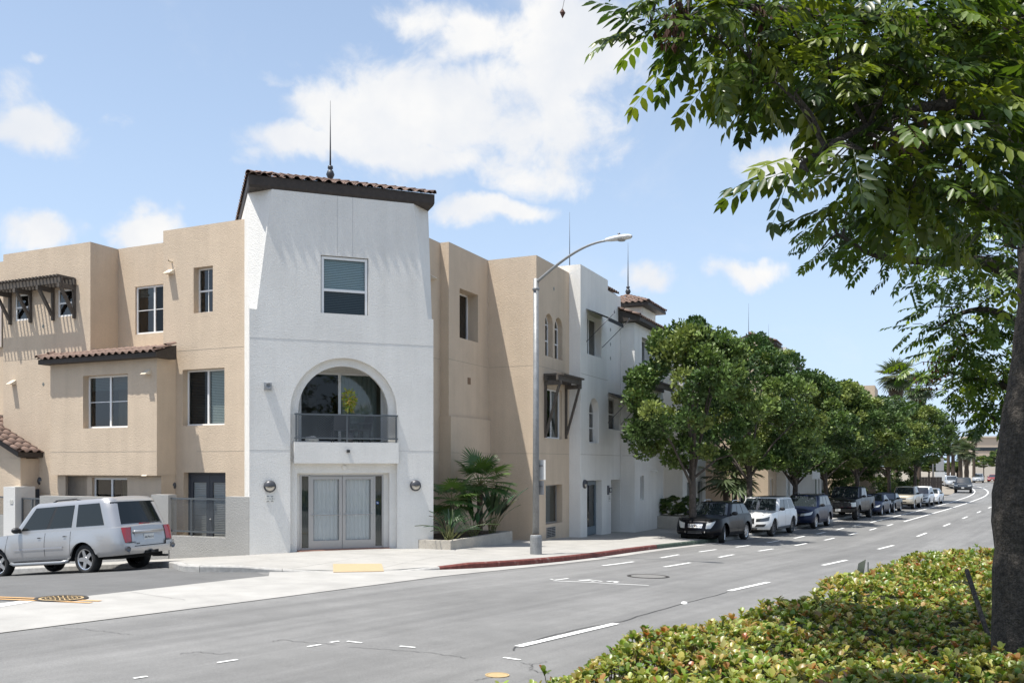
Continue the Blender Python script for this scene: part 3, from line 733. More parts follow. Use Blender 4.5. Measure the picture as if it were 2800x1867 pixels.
# balcony box
m = MB(); ba0, ba1 = TF.pix(*Z4(410,700), .13)[0], TF.pix(*Z4(1120,700), .13)[0]
fbox(m, TF, ba0, ba1, zb0, zb1, -.40, .13); BAL = m.obj('balcony', white, BLD)
# railing parts under the balcony
rt = TF.pix(*Z4(745,458), .02)[1]; rb = TF.pix(*Z4(745,618), .02)[1]
ra0, ra1 = TF.pix(*Z4(422,550), .02)[0], TF.pix(*Z4(1103,550), .02)[0]; rm = TF.pix(*Z4(768,550), .02)[0]
for a in (ra0, rm, ra1):
    m = MB(); fbox(m, TF, a-.022, a+.022, zb1, rt-.002, -.002, .042); m.obj('post', metal_g, BAL, world=False)
for z, h in ((rt, .05), (rb, .045)):
    m = MB(); fbox(m, TF, ra0-.05, ra1+.05, z-h/2, z+h/2, -.004, .045); m.obj('rail', metal_g, BAL, world=False)
def lattice(fr, a0, a1, z0, z1, d, material, parent, pitch=.045, w=.011, world=False):
    """expanded steel mesh: two families of slanting strands"""
    m = MB(); h = z1-z0; sl = .62; span = h/1.0*sl
    for sg in (1, -1):
        x = a0-span
        while x < a1+span:
            p, q = (x, z0), (x+sg*span, z1)
            t0, t1 = 0.0, 1.0
            if q[0] != p[0]:
                ta, tb = sorted(((a0-p[0])/(q[0]-p[0]), (a1-p[0])/(q[0]-p[0]))); t0, t1 = max(0, ta), min(1, tb)
            if t1 > t0+.01:
                pa = (p[0]+(q[0]-p[0])*t0, p[1]+(q[1]-p[1])*t0); pb = (p[0]+(q[0]-p[0])*t1, p[1]+(q[1]-p[1])*t1)
                dd = d+(.002 if sg > 0 else -.002)
                m.add([fr.P(pa[0]-w/2, pa[1], dd), fr.P(pa[0]+w/2, pa[1], dd), fr.P(pb[0]+w/2, pb[1], dd), fr.P(pb[0]-w/2, pb[1], dd)], [(0,1,2,3)])
            x += pitch
    o = m.obj('mesh_panel', material, parent, world=world); o['kind'] = 'stuff'; return o
lattice(TF, ra0+.02, rm-.02, rb+.02, rt-.02, .02, metal_g, BAL); lattice(TF, rm+.02, ra1-.02, rb+.02, rt-.02, .02, metal_g, BAL)
# tower window
window(BLD, TF, [win[0]+.02, win[1]-.02, win[2]+.02, win[3]-.02], .05, 'hung', .075, [(0.04,.96,.02,.98,mat('blind_teal', (.50,.66,.68), .6))], panes=(pane_door, pane_d), deep=1.0)
# entrance: sidelights and double door
dd = .34; da0, da1 = TF.pix(*Z4(449,1100), -dd)[0], TF.pix(*Z4(1016,1100), -dd)[0]; dz1 = TF.pix(*Z4(745,862), -dd)[1]; dz0 = TF.pix(*Z4(745,1368), -dd)[1]
m = MB(); fr = TF; w = .05
ds0, ds1 = TF.pix(*Z4(518,1100), -dd)[0], TF.pix(*Z4(951,1100), -dd)[0]
for x in (da0, ds0-w, ds1, da1-w): fbox(m, fr, x, x+w, dz0, dz1, -dd-.1, -dd)
fbox(m, fr, da0+w, da1-w, dz1-.05, dz1, -dd-.1, -dd); fbox(m, fr, da0+w, ds0-w, dz0, dz0+.06, -dd-.1, -dd); fbox(m, fr, ds1+w, da1-w, dz0, dz0+.06, -dd-.1, -dd)
ENT = m.obj('entrance_frame', alu, BLD)
for b0, b1 in ((da0+w, ds0-w), (ds1+w, da1-w)): MB().add([P(b0,dz0+.06,-dd-.05), P(b1,dz0+.06,-dd-.05), P(b1,dz1-.05,-dd-.05), P(b0,dz1-.05,-dd-.05)], [(0,1,2,3)]).obj('pane', pane_m, ENT, world=False)
lobby = mat('lobby_wall', (.33,.32,.31), .9)
room(TF, da0, da1, dz0-.02, dz1+.02, -dd-.101, ENT, 2.2, lobby)
m = MB(); fbox(m, TF, dr_[0], dr_[1], dr_[3]-.001, dr_[3]+.4, -dd-.1, -.37); fbox(m, TF, dr_[0]-.1, da0, B, dr_[3], -dd-.1, -.361); fbox(m, TF, da1, dr_[1]+.1, B, dr_[3], -dd-.1, -.361); fbox(m, TF, da0, da1, dz1, dr_[3], -dd-.1, -dd+.005); m.obj('door_surround', white, BLD)
drape = mat('drape_white', (.86,.88,.88), .8)
dm = (ds0+ds1)/2
for b0, b1, hinge in ((ds0, dm-.006, 0), (dm+.006, ds1, 1)):
    m = MB(); st = .095
    fbox(m, fr, b0, b0+st, dz0+.01, dz1-.06, -dd-.09, -dd-.01); fbox(m, fr, b1-st, b1, dz0+.01, dz1-.06, -dd-.09, -dd-.01)
    fbox(m, fr, b0+st, b1-st, dz0+.01, dz0+.27, -dd-.09, -dd-.01); fbox(m, fr, b0+st, b1-st, dz1-.15, dz1-.06, -dd-.09, -dd-.01)
    Dr = m.obj('door', alu, BLD)
    MB().add([P(b0+st,dz0+.27,-dd-.05), P(b1-st,dz0+.27,-dd-.05), P(b1-st,dz1-.15,-dd-.05), P(b0+st,dz1-.15,-dd-.05)], [(0,1,2,3)]).obj('pane', pane_door, Dr, world=False)
    m = MB(); zh = TF.pix(*Z4(745,1135), -dd)[1]; m.tube([P(b0+.05,zh,-dd+.05), P(b1-.05,zh,-dd+.05)], .014, 8)
    for x in (b0+.06, b1-.06): m.tube([P(x,zh,-dd+.05), P(x,zh,-dd-.012)], .012, 6)
    m.obj('push_bar', alu, Dr, world=False)
    blind(fr, b0+.02, b1-.02, dz0+.02, dz1-.08, -dd-.11, drape, Dr, True, .055)
for b0, b1 in ((da0+w, ds0-w), (ds1+w, da1-w)): blind(fr, b0-.02, b1+.02, dz0+.05, dz1-.05, -dd-.25, mat('drape_grey', (.30,.32,.33), .8), ENT, True, .055)
thr = MB(); fbox(thr, fr, dr_[0], dr_[1], dz0-.08, dz0+.008, -dd-.3, .02); thr.obj('door_step', mat('terracotta_paving', (.30,.16,.12), .85, var=[(12,.15,3)]), BLD)
# tower roof: pyramid, soffit, fascia
OV = .03; zf = zt1+.06; pit = R_(18)
m = MB()
ch = abs(aL1)
ring = lambda o, z: [P(-o,z,o), P(TW_+o,z,o), P(TW_+o,z,-TW_-o), P(-o,z,-TW_-o)]
ze = zf+.27; ap = P(TW_/2, ze+(TW_/2+OV)*math.tan(pit), -TW_/2)
inn = [P(-.0,zt1-.02,.0), P(TW_,zt1-.02,.0), P(TW_,zt1-.02,-TW_), P(0,zt1-.02,-TW_)]
m.add(ring(OV, ze)+[ap], [(0,1,4),(1,2,4),(2,3,4),(3,0,4)])
m.add(ring(OV, ze)+ring(OV, zf), [(0,4,5,1),(1,5,6,2),(2,6,7,3),(3,7,4,0)])
m.add(ring(OV, zf)+inn, [(0,4,5,1),(1,5,6,2),(2,6,7,3),(3,7,4,0),(4,5,6,7)])
ROOF = m.obj('roof', brown, BLD)
tx = Vector((P(1,0)[0]-P(0,0)[0], P(1,0)[1]-P(0,0)[1], 0)); tn = Vector((P(0,0,1)[0]-P(0,0)[0], P(0,0,1)[1]-P(0,0)[1], 0))
slope(ROOF, P(-OV,ze,OV), tx, -tn, pit, TW_+2*OV, TW_/2+OV, (1, 1), random.Random(3), 160)
slope(ROOF, P(-OV,ze,-TW_-OV), tn, tx, pit, TW_+2*OV, 1.6, (1, 1), random.Random(4), 110)
ridge(ROOF, P(-OV,ze,OV), ap); ridge(ROOF, P(TW_+OV,ze,OV), ap)
iron_b = mat('finial_iron', (.055,.058,.065), .5, .4)
def finial(label, loc, h, r=.12):
    t = thing('roof_finial', label, 'finial', loc, group=None)
    MB().lathe([(.0,0),(r*1.1,0),(r*.9,.10),(r*.45,.14),(r*.8,.20),(r*1.15,.30),(r*.8,.42),(r*.4,.46),(r*.75,.50),(r*.7,.58),(r*.25,.60)], 16).obj('ball_base', iron_b, t, True, False)
    MB().tube([(0,0,.5), (0,0,h*.5), (0,0,h)], [r*.26, r*.17, r*.05], 8).obj('spike', iron_b, t, True, False)
    return t
finial('tall black spike finial with ball base on the corner tower roof', (ap[0], ap[1], ap[2]-.05), 2.75)
# ---------------------------------------------------------------- left wing
zL0, zL1, zL2 = EY+7.72, EY+7.55, EY+7.54; BZ = -3.2
F0 = WF('s', 21.95)
qa0 = F0.pix(*Z1(1400,300))[0]; W2 = F0.rect(Z1(1660,415), Z1(0,805)[1], Z1(1825,0)[0]); W3 = F0.rect(Z1(1565,1290), Z2(0,275)[1], Z1(1925,0)[0])
D1 = F0.rect(Z2(1210,582), 1600, Z2(1488,0)[0])
block(21.95, 29, qa0, -18.2, BZ, zL0, tan, BLD, [W2+[.24], W3+[.24], D1+[.22]])
window(BLD, F0, W2, .22, 'hung', .05, None, muntin=True)
window(BLD, F0, W3, .22, 'slide', .055, [(0.02,.48,.02,.98,blind_d), (.52,.98,.02,.98,mat('blind_green', (.52,.60,.55), .6))], panes=(pane_d, pane_door))
joint(BLD, F0, qa0, -19.35, ZJ2); joint(BLD, F0, -21.3, -19.35, ZJ1)
# french doors of the patio
door_d = mat('door_slate', (.045,.052,.065), .5)
c = (D1[0]+D1[1])/2; zd0 = G(*XY(21.9,-20.5))+.25
m = MB(); fbox(m, F0, D1[0], D1[1], D1[3]-.07, D1[3], -.30, -.215); fbox(m, F0, D1[0], D1[0]+.06, zd0, D1[3]-.07, -.30, -.215); fbox(m, F0, D1[1]-.06, D1[1], zd0, D1[3]-.07, -.30, -.215); m.obj('door_frame', door_d, BLD)
for b0, b1 in ((D1[0]+.06, c-.004), (c+.004, D1[1]-.06)):
    m = MB(); g0, g1, gy0, gy1 = b0+.13, b1-.13, zd0+.3, D1[3]-.32
    for x0, x1, y0, y1 in cells(b0, b1, zd0, D1[3]-.075, [(g0, g1, gy0, gy1)]): fbox(m, F0, x0, x1, y0, y1, -.29, -.235)
    Dr = m.obj('door', door_d, BLD)
    MB().add([F0.P(g0,gy0,-.25), F0.P(g1,gy0,-.25), F0.P(g1,gy1,-.25), F0.P(g0,gy1,-.25)], [(0,1,2,3)]).obj('pane', pane_door, Dr, world=False)
    blind(F0, g0, g1, gy0, gy1, -.275, mat('blind_white', (.66,.66,.64), .6), Dr, False, .055)
m = MB(); m.lathe([(.0,.0),(.03,.0),(.03,.05),(0,.05)], 10, F0.P(c+.07, zd0+1.0, -.2)); m.obj('door_knob', alu, BLD, True)
# recessed middle section
F1 = WF('s', 22.6); qb0 = F1.pix(*Z1(1015,300))[0]
W1 = F1.rect(Z1(1160,580), Z1(0,988)[1], Z1(1470,0)[0])
block(22.6, 29, qb0-.3, qa0+.001, BZ, zL1, tan, BLD, [W1+[.12]])
window(BLD, F1, W1, .06, 'slide', .06, [(.02,.5,.78,.98,blind_d)], panes=(pane_m, pane_d), muntin=True)
# projecting upper block with the timber trellis
F2 = WF('s', 21.45); qc1 = F2.pix(*Z1(775,300))[0]; qc0 = F2.pix(*Z1(28,400))[0]
s1_ = F2.rect(Z1(128,648), Z1(0,872)[1], Z1(252,0)[0]); s2_ = F2.rect(Z1(494,606), Z1(0,838)[1], Z1(632,0)[0])
block(21.45, 29, qc0, qc1, BZ, zL2, tan, BLD, [s1_+[.07], s2_+[.07]])
window(BLD, F2, s1_, .03, 'hung', .055); window(BLD, F2, s2_, .03, 'hung', .055)
joint(BLD, F2, qc0, qc1, ZJ2)
block(23.2, 29, qc0-9, qc0+.001, BZ, zL2+.35, tan, BLD)
F2b = WF('s', 23.2); wl = F2b.rect(Z1(-90,748), Z1(0,1105)[1], Z1(24,0)[0]); m_ = window(BLD, WF('s', 23.1), wl, .0, 'slide', .06)
# projecting bay with small tile roof
F3 = WF('s', 21.15); qd0 = F3.pix(*Z1(432,1400))[0]; qd1 = F3.pix(*Z1(1345,1400))[0]; zbb = F3.pix(*Z2(600,600))[1]
W4 = F3.rect(Z1(712,1342), Z2(0,292)[1], Z1(1095,0)[0]); zbt = F3.pix(*Z1(900,1215))[1]
block(21.15, 22.7, qd0, qd1, zbb, zbt+.25, tan, BLD, [W4+[.24]])
window(BLD, F3, W4, .22, 'slide', .06, [(.02,.5,.72,.98,blind_d), (.5,.98,.72,.98,blind_d)], muntin=True)
joint(BLD, F3, qd0, qd1, ZJ1)
# ground floor under the bay
F3g = WF('s', 21.35); wg = F3g.rect(Z2(607,616), 1400, Z2(840,0)[0]); wg[2] = wg[3]-1.35
gd = F3g.rect(Z2(432,606), 1400, Z2(575,0)[0]); gd[2] = wg[3]-2.1
block(21.35, 22.7, qd0+.1, qd1-.02, BZ, zbb+.01, tan, BLD, [wg+[.16], gd+[.16]])
window(BLD, F3g, wg, .10, 'slide', .06)
m = MB(); fbox(m, F3g, gd[0], gd[1], gd[2], gd[3], -.16, -.10); m.obj('door', door_d, BLD)
def shed(qL, qR, sE, zE, run, hipR=True, pitch=R_(20), wallS=None, cap=True):
    m = MB(); zt = zE+run*math.tan(pitch); s0, s1 = sE, sE+run
    m.add([v3(s0,qL,zE), v3(s0,qR,zE), v3(s1,qR-(.0 if not hipR else .0),zt), v3(s1,qL,zt)], [(0,1,2,3)])
    m.add([v3(s0,qL,zE), v3(s0,qR,zE), v3(s0,qR,zE-.15), v3(s0,qL,zE-.15)], [(0,1,2,3)])
    m.add([v3(s0,qL,zE-.15), v3(s0,qR,zE-.15), v3(s1,qR,zE-.15), v3(s1,qL,zE-.15)], [(0,1,2,3)])
    for q in (qL, qR): m.add([v3(s0,q,zE), v3(s1,q,zt), v3(s1,q,zE-.15), v3(s0,q,zE-.15)], [(0,1,2,3)])
    r = m.obj('roof', brown, BLD); slope(r, v3(s0,qL,zE), EQ, ES, pitch, qR-qL, run)
    ridge(r, v3(s0-.03,qR,zE+.03), v3(s1,qR,zt+.03)); ridge(r, v3(s0-.03,qL,zE+.03), v3(s1,qL,zt+.03)); return r
zE = WF('s', 20.85).pix(*Z1(900,1165))[1]
shed(qd0-.22, qd1+.28, 20.85, zE, .85)
# entry porch at the far left
F4 = WF('s', 20.75); qe1 = F4.pix(56, 1330)[0]; zp = F4.pix(61, 1253)[1]
block(20.75, 23, qe1-5, qe1, BZ, zp, tan, BLD)
m = MB(); pt = R_(24); z0p = zp+.04; s0, s1 = 20.5, 22.9; qE = qe1+.22; run = 3.2; zr = z0p+.17+run*math.tan(pt)
m.add([v3(s0,qE,z0p+.17), v3(s1,qE,z0p+.17), v3(s1,qE-run,zr), v3(s0,qE-run,zr)], [(0,1,2,3)])
m.add([v3(s0,qE,z0p), v3(s1,qE,z0p), v3(s1,qE,z0p+.17), v3(s0,qE,z0p+.17)], [(0,1,2,3)]); m.add([v3(s0,qE,z0p), v3(s1,qE,z0p), v3(s1,qE-run,zr-.17), v3(s0,qE-run,zr-.17)], [(0,1,2,3)])
m.add([v3(s0,qE,z0p), v3(s0,qE,z0p+.17), v3(s0,qE-run,zr), v3(s0,qE-run,zr-.17)], [(0,1,2,3)])
pr = m.obj('roof', brown, BLD); slope(pr, v3(s0-.02,qE,z0p+.17), ES, -EQ, pt, 1.55, run)
ridge(pr, v3(s0,qE-run*0+.02,z0p+.19), v3(s0,qE-run,zr+.02))
tr = [v3(20.76,qe1-.001,zp-.02), v3(20.76,qe1-.001,zp+.02), v3(20.76,qe1-2.9,zp+1.30), v3(20.76,qe1-2.9,zp-.02)]
MB().prism(tr, ES*.2).obj('gable_wall', tan, BLD)
FQ = WF('q', qe1); dw = [21.3, 22.2, BZ, FQ.pix(110, 1335)[1]]
m = MB(); fbox(m, FQ, FQ.pix(85,1350)[0], FQ.pix(139,1350)[0], BZ, FQ.pix(112,1336)[1], -.02, .03); m.obj('door', door_d, BLD)
# wedge shaped vent hoods and small diamond tiles set in the stucco
hood_m = mat('vent_hood_cream', (.66,.58,.46), .7)
def hood(fr, px, w=.22, h=.16, d=.24):
    a, z = fr.pix(*px); m = MB(); P_ = fr.P
    m.add([P_(a-w/2,z+h,.0), P_(a+w/2,z+h,.0), P_(a+w/2,z,d), P_(a-w/2,z,d), P_(a-w/2,z,0), P_(a+w/2,z,0)], [(0,1,2,3),(3,2,5,4),(0,3,4),(1,5,2),(0,4,5,1)])
    m.obj('vent_hood', hood_m, BLD)
hood(F0, Z1(1470,470), .27); hood(F3, Z1(1272,1330)); hood(F2, Z1(120,1415)); hood(F3g, Z2(985,604)); hood(WF('q', -15.43), Z5(62,515), .2)
m = MB(); a, z = F0.pix(*Z1(1474,362)); m.tube([F0.P(a,z,-.02), F0.P(a,z,.14)], .03, 10, False); m.obj('drain_pipe', hood_m, BLD, True)
m = MB(); a, z = F0.pix(*Z1(1400,1285)); fbox(m, F0, a-.12, a+.05, z-.08, z+.08, 0, .12); m.obj('scupper', tan, BLD)
dia_m = mat('diamond_tile_green', (.16,.17,.15), .4, var=[(30,.3,3)])
def diamond(fr, px, r=.075):
    a, z = fr.pix(*px); MB().prism([fr.P(a,z-r,.006), fr.P(a+r*.85,z,.006), fr.P(a,z+r,.006), fr.P(a-r*.85,z,.006)], Vector(fr.P(a,z,-.02))-Vector(fr.P(a,z,.006))).obj('diamond_tile', dia_m, BLD)
diamond(F2, Z1(370,915)); diamond(F2, Z1(372,1412))
# ---------------------------------------------------------------- right wing
zR = EY+7.82; BR = -2.6
FA = WF('q', -15.08); wa = FA.rect(Z5(303,588), Z5(0,1012)[1], Z5(462,0)[0])
block(24.6, 27.5, -20, -15.43, BR, zR, tan, BLD)
block(27.49, 30.6, -20, -15.08, BR, zR, tan, BLD, (), [wa+[.46]])
window(BLD, FA, wa, .43, 'slide', .06)
zlg = WF('q', -14.96).pix(*Z6(300,258))[1]; block(27.42, 30.58, -19, -14.96, BR, zlg, tan, BLD)
joint(BLD, FA, 27.5, 30.55, ZJ2); joint(BLD, WF('q', -14.96), 27.45, 30.55, ZJ1); joint(BLD, WF('q', -15.43), 26, 27.48, ZJ2); joint(BLD, WF('q', -15.43), 26, 27.4, ZJ1)
m = MB(); a, z = FA.pix(*Z5(384,1385)); fbox(m, FA, a-.11, a+.11, z-.12, z+.12, -.02, .015); m.obj('vent_grille', mat('vent_brown', (.20,.13,.08), .7), BLD)
FC = WF('q', -13.07)
ca1 = FC.rect(Z5(1037,783), Z5(0,1165)[1], Z5(1103,0)[0]); ca2 = FC.rect(Z5(1119,818), Z5(0,1190)[1], Z5(1186,0)[0])
cw = FC.rect(Z6(945,0), Z6(0,420)[1], Z6(1075,0)[0]); cw[3] = FC.pix(*Z5(1042,1440))[1]
cg = FC.rect(Z6(947,787), Z6(0,1095)[1], Z6(1077,0)[0])
for h in (ca1, ca2): h[3] = h[3]-.05
block(30.59, 35, -20, -13.07, BR, zR, tan, BLD, (), [ca1+[.26,True], ca2+[.26,True], cw+[.16], cg+[.28]])
for h in (ca1, ca2): window(BLD, FC, h, .20, 'fixed', .05, arch=True)
window(BLD, FC, cw, .12, 'slide', .06, [(.5,.98,.02,.98,blind_d)]); window(BLD, FC, cg, .24, 'fixed', .045, [(.02,.98,.02,.98,blind_d)], frame_m=alu)
joint(BLD, FC, 30.6, 33.95, ZJ2); joint(BLD, FC, 30.6, 33.95, ZJ1); joint(BLD, WF('s', 30.59), -15.05, -13.1, ZJ2); joint(BLD, WF('s', 30.59), -15.05, -13.1, ZJ1); diamond(FC, Z5(1112,595), .09)
ac = FC.rect(Z6(950,1118), Z6(0,1198)[1], Z6(1018,0)[0])
m = MB(); fbox(m, FC, ac[0], ac[1], ac[2], ac[3], -.02, .03); ACU = m.obj('air_conditioner', alu, BLD)
for i in range(6):
    z = ac[2]+.04+(ac[3]-ac[2]-.08)*i/5; m = MB(); fbox(m, FC, ac[0]+.04, (ac[0]+ac[1])/2-.03, z-.015, z+.015, .028, .042); fbox(m, FC, (ac[0]+ac[1])/2+.03, ac[1]-.04, z-.015, z+.015, .028, .042); setp(m.obj('louvre', dark_int, ACU, world=False), kind='stuff')
# white block with awnings
FW = WF('q', -12.58); zW = EY+8.13
ww = FW.rect(Z5(1397,812), Z5(0,1150)[1], Z5(1520,0)[0]); wr = FW.rect(Z6(1286,82), Z6(0,455)[1], Z6(1362,0)[0]); wd_ = FW.rect(Z6(1270,752), 1560, Z6(1385,0)[0]); wo = FW.rect(Z6(1456,745), 1560, Z6(1530,0)[0])
wx = FW.rect(Z6(1437,100), Z6(0,350)[1], Z6(1525,0)[0])
sW1 = FW.pix(*Z5(1575,600))[0]
wr[3] -= .1
m = MB(); holes = [ww+[.30], wr+[.30,True], wd_+[.35]]
face(m, WF('s', 33.98), -20, -12.58, BR, zW); face(m, FW, 33.98, sW1, BR, zW, [h for h in holes if h[1] < sW1])
m.add([v3(33.98,-20,zW), v3(33.98,-12.58,zW), v3(sW1,-12.58,zW), v3(sW1,-20,zW)], [(0,1,2,3)]); m.add([v3(sW1,-20,0), v3(sW1,-12.58,0), v3(sW1,-12.58,zW), v3(sW1,-20,zW)], [(0,1,2,3)])
zW2 = FW.pix(*Z5(1580,612))[1]; sW2 = 39.27
face(m, FW, sW1, sW2, BR, zW2, [h+[.32] for h in (wo, wx) if h[1] < sW2+.01]); m.add([v3(sW1,-20,zW2), v3(sW1,-12.58,zW2), v3(sW2,-12.58,zW2), v3(sW2,-20,zW2)], [(0,1,2,3)])
m.obj('wall', white, BLD)
window(BLD, FW, ww, .26, 'slide', .06, [(.5,.98,.02,.98,blind_d)]); window(BLD, FW, wr, .24, 'fixed', .055, arch=True); window(BLD, FW, wx, .26, 'hung', .055)
teal_d = mat('door_grey_blue', (.16,.20,.23), .5)
m = MB(); b0, b1 = wd_[0], wd_[1]; zd = G(*XY(35.5,-12.3))+.16
for x0, x1, y0, y1 in cells(b0, b1, zd, wd_[3]-.03, [(b0+.16, b1-.16, zd+.35, wd_[3]-.2)]): fbox(m, FW, x0, x1, y0, y1, -.34, -.26)
Dr = m.obj('door', teal_d, BLD); MB().add([FW.P(b0+.16,zd+.35,-.3), FW.P(b1-.16,zd+.35,-.3), FW.P(b1-.16,wd_[3]-.2,-.3), FW.P(b0+.16,wd_[3]-.2,-.3)], [(0,1,2,3)]).obj('pane', pane_m, Dr, world=False)
room(FW, b0+.01, b1-.01, zd, wd_[3]-.01, -.36, Dr, 1.0)
room(FW, wo[0], wo[1], BR, wo[3], -.32, Dr, .9, white)
joint(BLD, FW, 34, 39.2, ZJ1); joint(BLD, FW, 34, sW1, ZJ2)
for yy in (945, 1070, 1190): diamond(FW, Z5(1597, yy), .09)
# splayed white block with eave roof beyond it
FX = WF('q', -11.92); zX = EY+6.5
nx_ = FX.rect(Z6(1686,712), Z6(0,905)[1], Z6(1712,0)[0]); ux = FX.rect(Z5(1866,1005), Z5(0,1262)[1], Z5(1950,0)[0])
block(39.26, 44.2, -20, -11.92, BR, zX, white, BLD, (), [nx_+[.15], ux+[.35]])
window(BLD, FX, nx_, .10, 'fixed', .05); window(BLD, FX, ux, .32, 'slide', .06)
joint(BLD, FX, 39.3, 44, ZJ1); joint(BLD, WF('s', 39.26), -12.5, -11.95, ZJ1)
m = MB(); qE = -11.92+.35; run = 2.6; pt = R_(20); s0, s1 = 38.9, 44.7; z0p = zX+.02; zr = z0p+.17+run*math.tan(pt)
m.add([v3(s0,qE,z0p+.17), v3(s1,qE,z0p+.17), v3(s1,qE-run,zr), v3(s0,qE-run,zr)], [(0,1,2,3)]); m.add([v3(s0,qE,z0p), v3(s1,qE,z0p), v3(s1,qE,z0p+.17), v3(s0,qE,z0p+.17)], [(0,1,2,3)])
m.add([v3(s0,qE,z0p), v3(s1,qE,z0p), v3(s1,qE-run,z0p), v3(s0,qE-run,z0p)], [(0,1,2,3)]); m.add([v3(s0,qE,z0p), v3(s0,qE,z0p+.17), v3(s0,qE-run,zr), v3(s0,qE-run,z0p)], [(0,1,2,3)])
r = m.obj('roof', brown, BLD); slope(r, v3(s0,qE,z0p+.17), ES, -EQ, pt, s1-s0, run); ridge(r, v3(s0,qE,z0p+.2), v3(s0,qE-run,zr+.03))
# rooftop tile edge behind the white parapet
m = MB(); s0, s1 = 35.3, 39.6; qE = -12.9; zt_ = EY+7.75; zr = zt_+.15+2*math.tan(pt)
m.add([v3(s0,qE,zt_+.15), v3(s1,qE,zt_+.15), v3(s1,qE-2,zr), v3(s0,qE-2,zr), v3(s0,qE,zt_), v3(s1,qE,zt_), v3(s1,qE-2,zt_), v3(s0,qE-2,zt_)], [(0,1,2,3),(4,5,1,0),(5,6,2,1),(4,7,6,5),(0,3,7,4)])
r = m.obj('roof', brown, BLD); slope(r, v3(s0,qE+.1,zt_+.15), ES, -EQ, pt, s1-s0, 1.2)
block(37.7, 39.5, -20, -13.3, EY+6, zt_, white, BLD)
# cupola with hip roof
cs0, cs1, cq0, cq1, cz = 44.5, 47.0, -15.4, -13.1, EY+8.15
cslit = WF('q', cq1); block(cs0, cs1, cq0, cq1, EY+5, cz, white, BLD, (), [[46.0, 46.12, cz-1.35, cz-.6, .12]])
m = MB(); o = .45; z0c = cz+.0; zc1 = z0c+.16
rg = [v3(cs0-o,cq0-o,0), v3(cs0-o,cq1+o,0), v3(cs1+o,cq1+o,0), v3(cs1+o,cq0-o,0)]; L0 = [(p.x,p.y,z0c) for p in rg]; L1 = [(p.x,p.y,zc1) for p in rg]
apx = v3((cs0+cs1)/2, (cq0+cq1)/2, zc1+1.65*math.tan(R_(22)))
m.add(L0+L1+[apx], [(3,2,1,0),(0,1,5,4),(1,2,6,5),(2,3,7,6),(3,0,4,7),(4,5,8),(5,6,8),(6,7,8),(7,4,8)]); r = m.obj('roof', brown, BLD)
slope(r, L1[0], EQ, ES, R_(22), cq1-cq0+2*o, 1.6, (1,1)); slope(r, L1[1], ES, -EQ, R_(22), cs1-cs0+2*o, 1.6, (1,1)); ridge(r, L1[1], apx); ridge(r, L1[0], apx); ridge(r, L1[2], apx)
finial('slim spike finial on the small hip roofed cupola', (apx.x, apx.y, apx.z-.05), 2.9, .13)
p = at(*Z5(1247,385), 41.0); finial('thin spike finial rising behind the white parapet near the street lamp', (p.x, p.y, p.z-1.2), 3.6, .10)
# ================================================================= fittings on and around the building
def flocal(fr, a, z, d=0.0):
    """local frame at a wall point: x right along the wall, y into it, z up"""
    # shapes built with WM() give y as the distance out of the wall
    o = Vector(fr.P(a, z, d)); ex = Vector(fr.P(a+1, z, d))-o; ey = o-Vector(fr.P(a, z, d+1))
    return Matrix(((ex.x, ey.x, 0, o.x), (ex.y, ey.y, 0, o.y), (0, 0, 1, o.z), (0, 0, 0, 1)))
def WM(): return MB(lambda x, y, z: (x, -y, z))
def wall_thing(name, label, cat, fr, a, z, d=0.0, group=None):
    M = flocal(fr, a, z, d); t = bpy.data.objects.new(name, None); COL.objects.link(t); t.matrix_world = M; t.empty_display_size = .1
    t.location = M.to_translation(); t.rotation_euler = M.to_euler(); return setp(t, label, cat, group)
lamp_m = mat('lamp_housing', (.07,.072,.08), .4, .3); lens_m = mat('lamp_lens', (.66,.60,.50), .4)
def sconce(label, fr, px, r, group='round wall lamps on the building'):
    a, z = fr.pix(*px); t = wall_thing('wall_lamp', label, 'wall lamp', fr, a, z, group=group)
    WM().lathe([(r,0.0),(r,.05),(r*.96,.075),(r*.78,.085)], 28, axis='y').obj('ring', lamp_m, t, True, False)
    m = WM(); n = 14; V = []
    for i in range(n+1):
        th = math.pi*i/n
        for j in range(7):
            ph = math.pi/2*j/6; V.append((r*.97*math.cos(th)*math.cos(ph), .06+r*.62*math.sin(ph), r*.97*math.sin(th)*math.cos(ph)))
    m.add(V, [(i*7+j, (i+1)*7+j, (i+1)*7+j+1, i*7+j+1) for i in range(n) for j in range(6)]); m.obj('hood', lamp_m, t, True, False)
    m = WM(); V = [(0,.085,-.004)]
    for i in range(13):
        th = -math.pi*i/12; V.append((r*.76*math.cos(th), .075, r*.76*math.sin(th)))
    m.add(V+[(0,.115,-r*.3)], [(14, i+1, i+2) for i in range(12)]+[(14,1,0),(14,0,13)]); m.obj('lens', lens_m, t, False, False)
    return t
sconce('round grey wall lamp left of the double door, above the number sign', TF, Z4(243,943), .178)
sconce('round grey wall lamp on the white tower right of the double door', TF, Z4(1233,937), .172)
sconce('round grey wall lamp on tan wall beside the patio doors', F0, Z2(1138,668), .165)
sconce('black round wall lamp above the porch door at the far left', WF('q', qe1+.001), Z2(273,637), .165)
sconce('dark round wall lamp beside the blue grey door of the white block', FW, Z6(1246,778), .175)
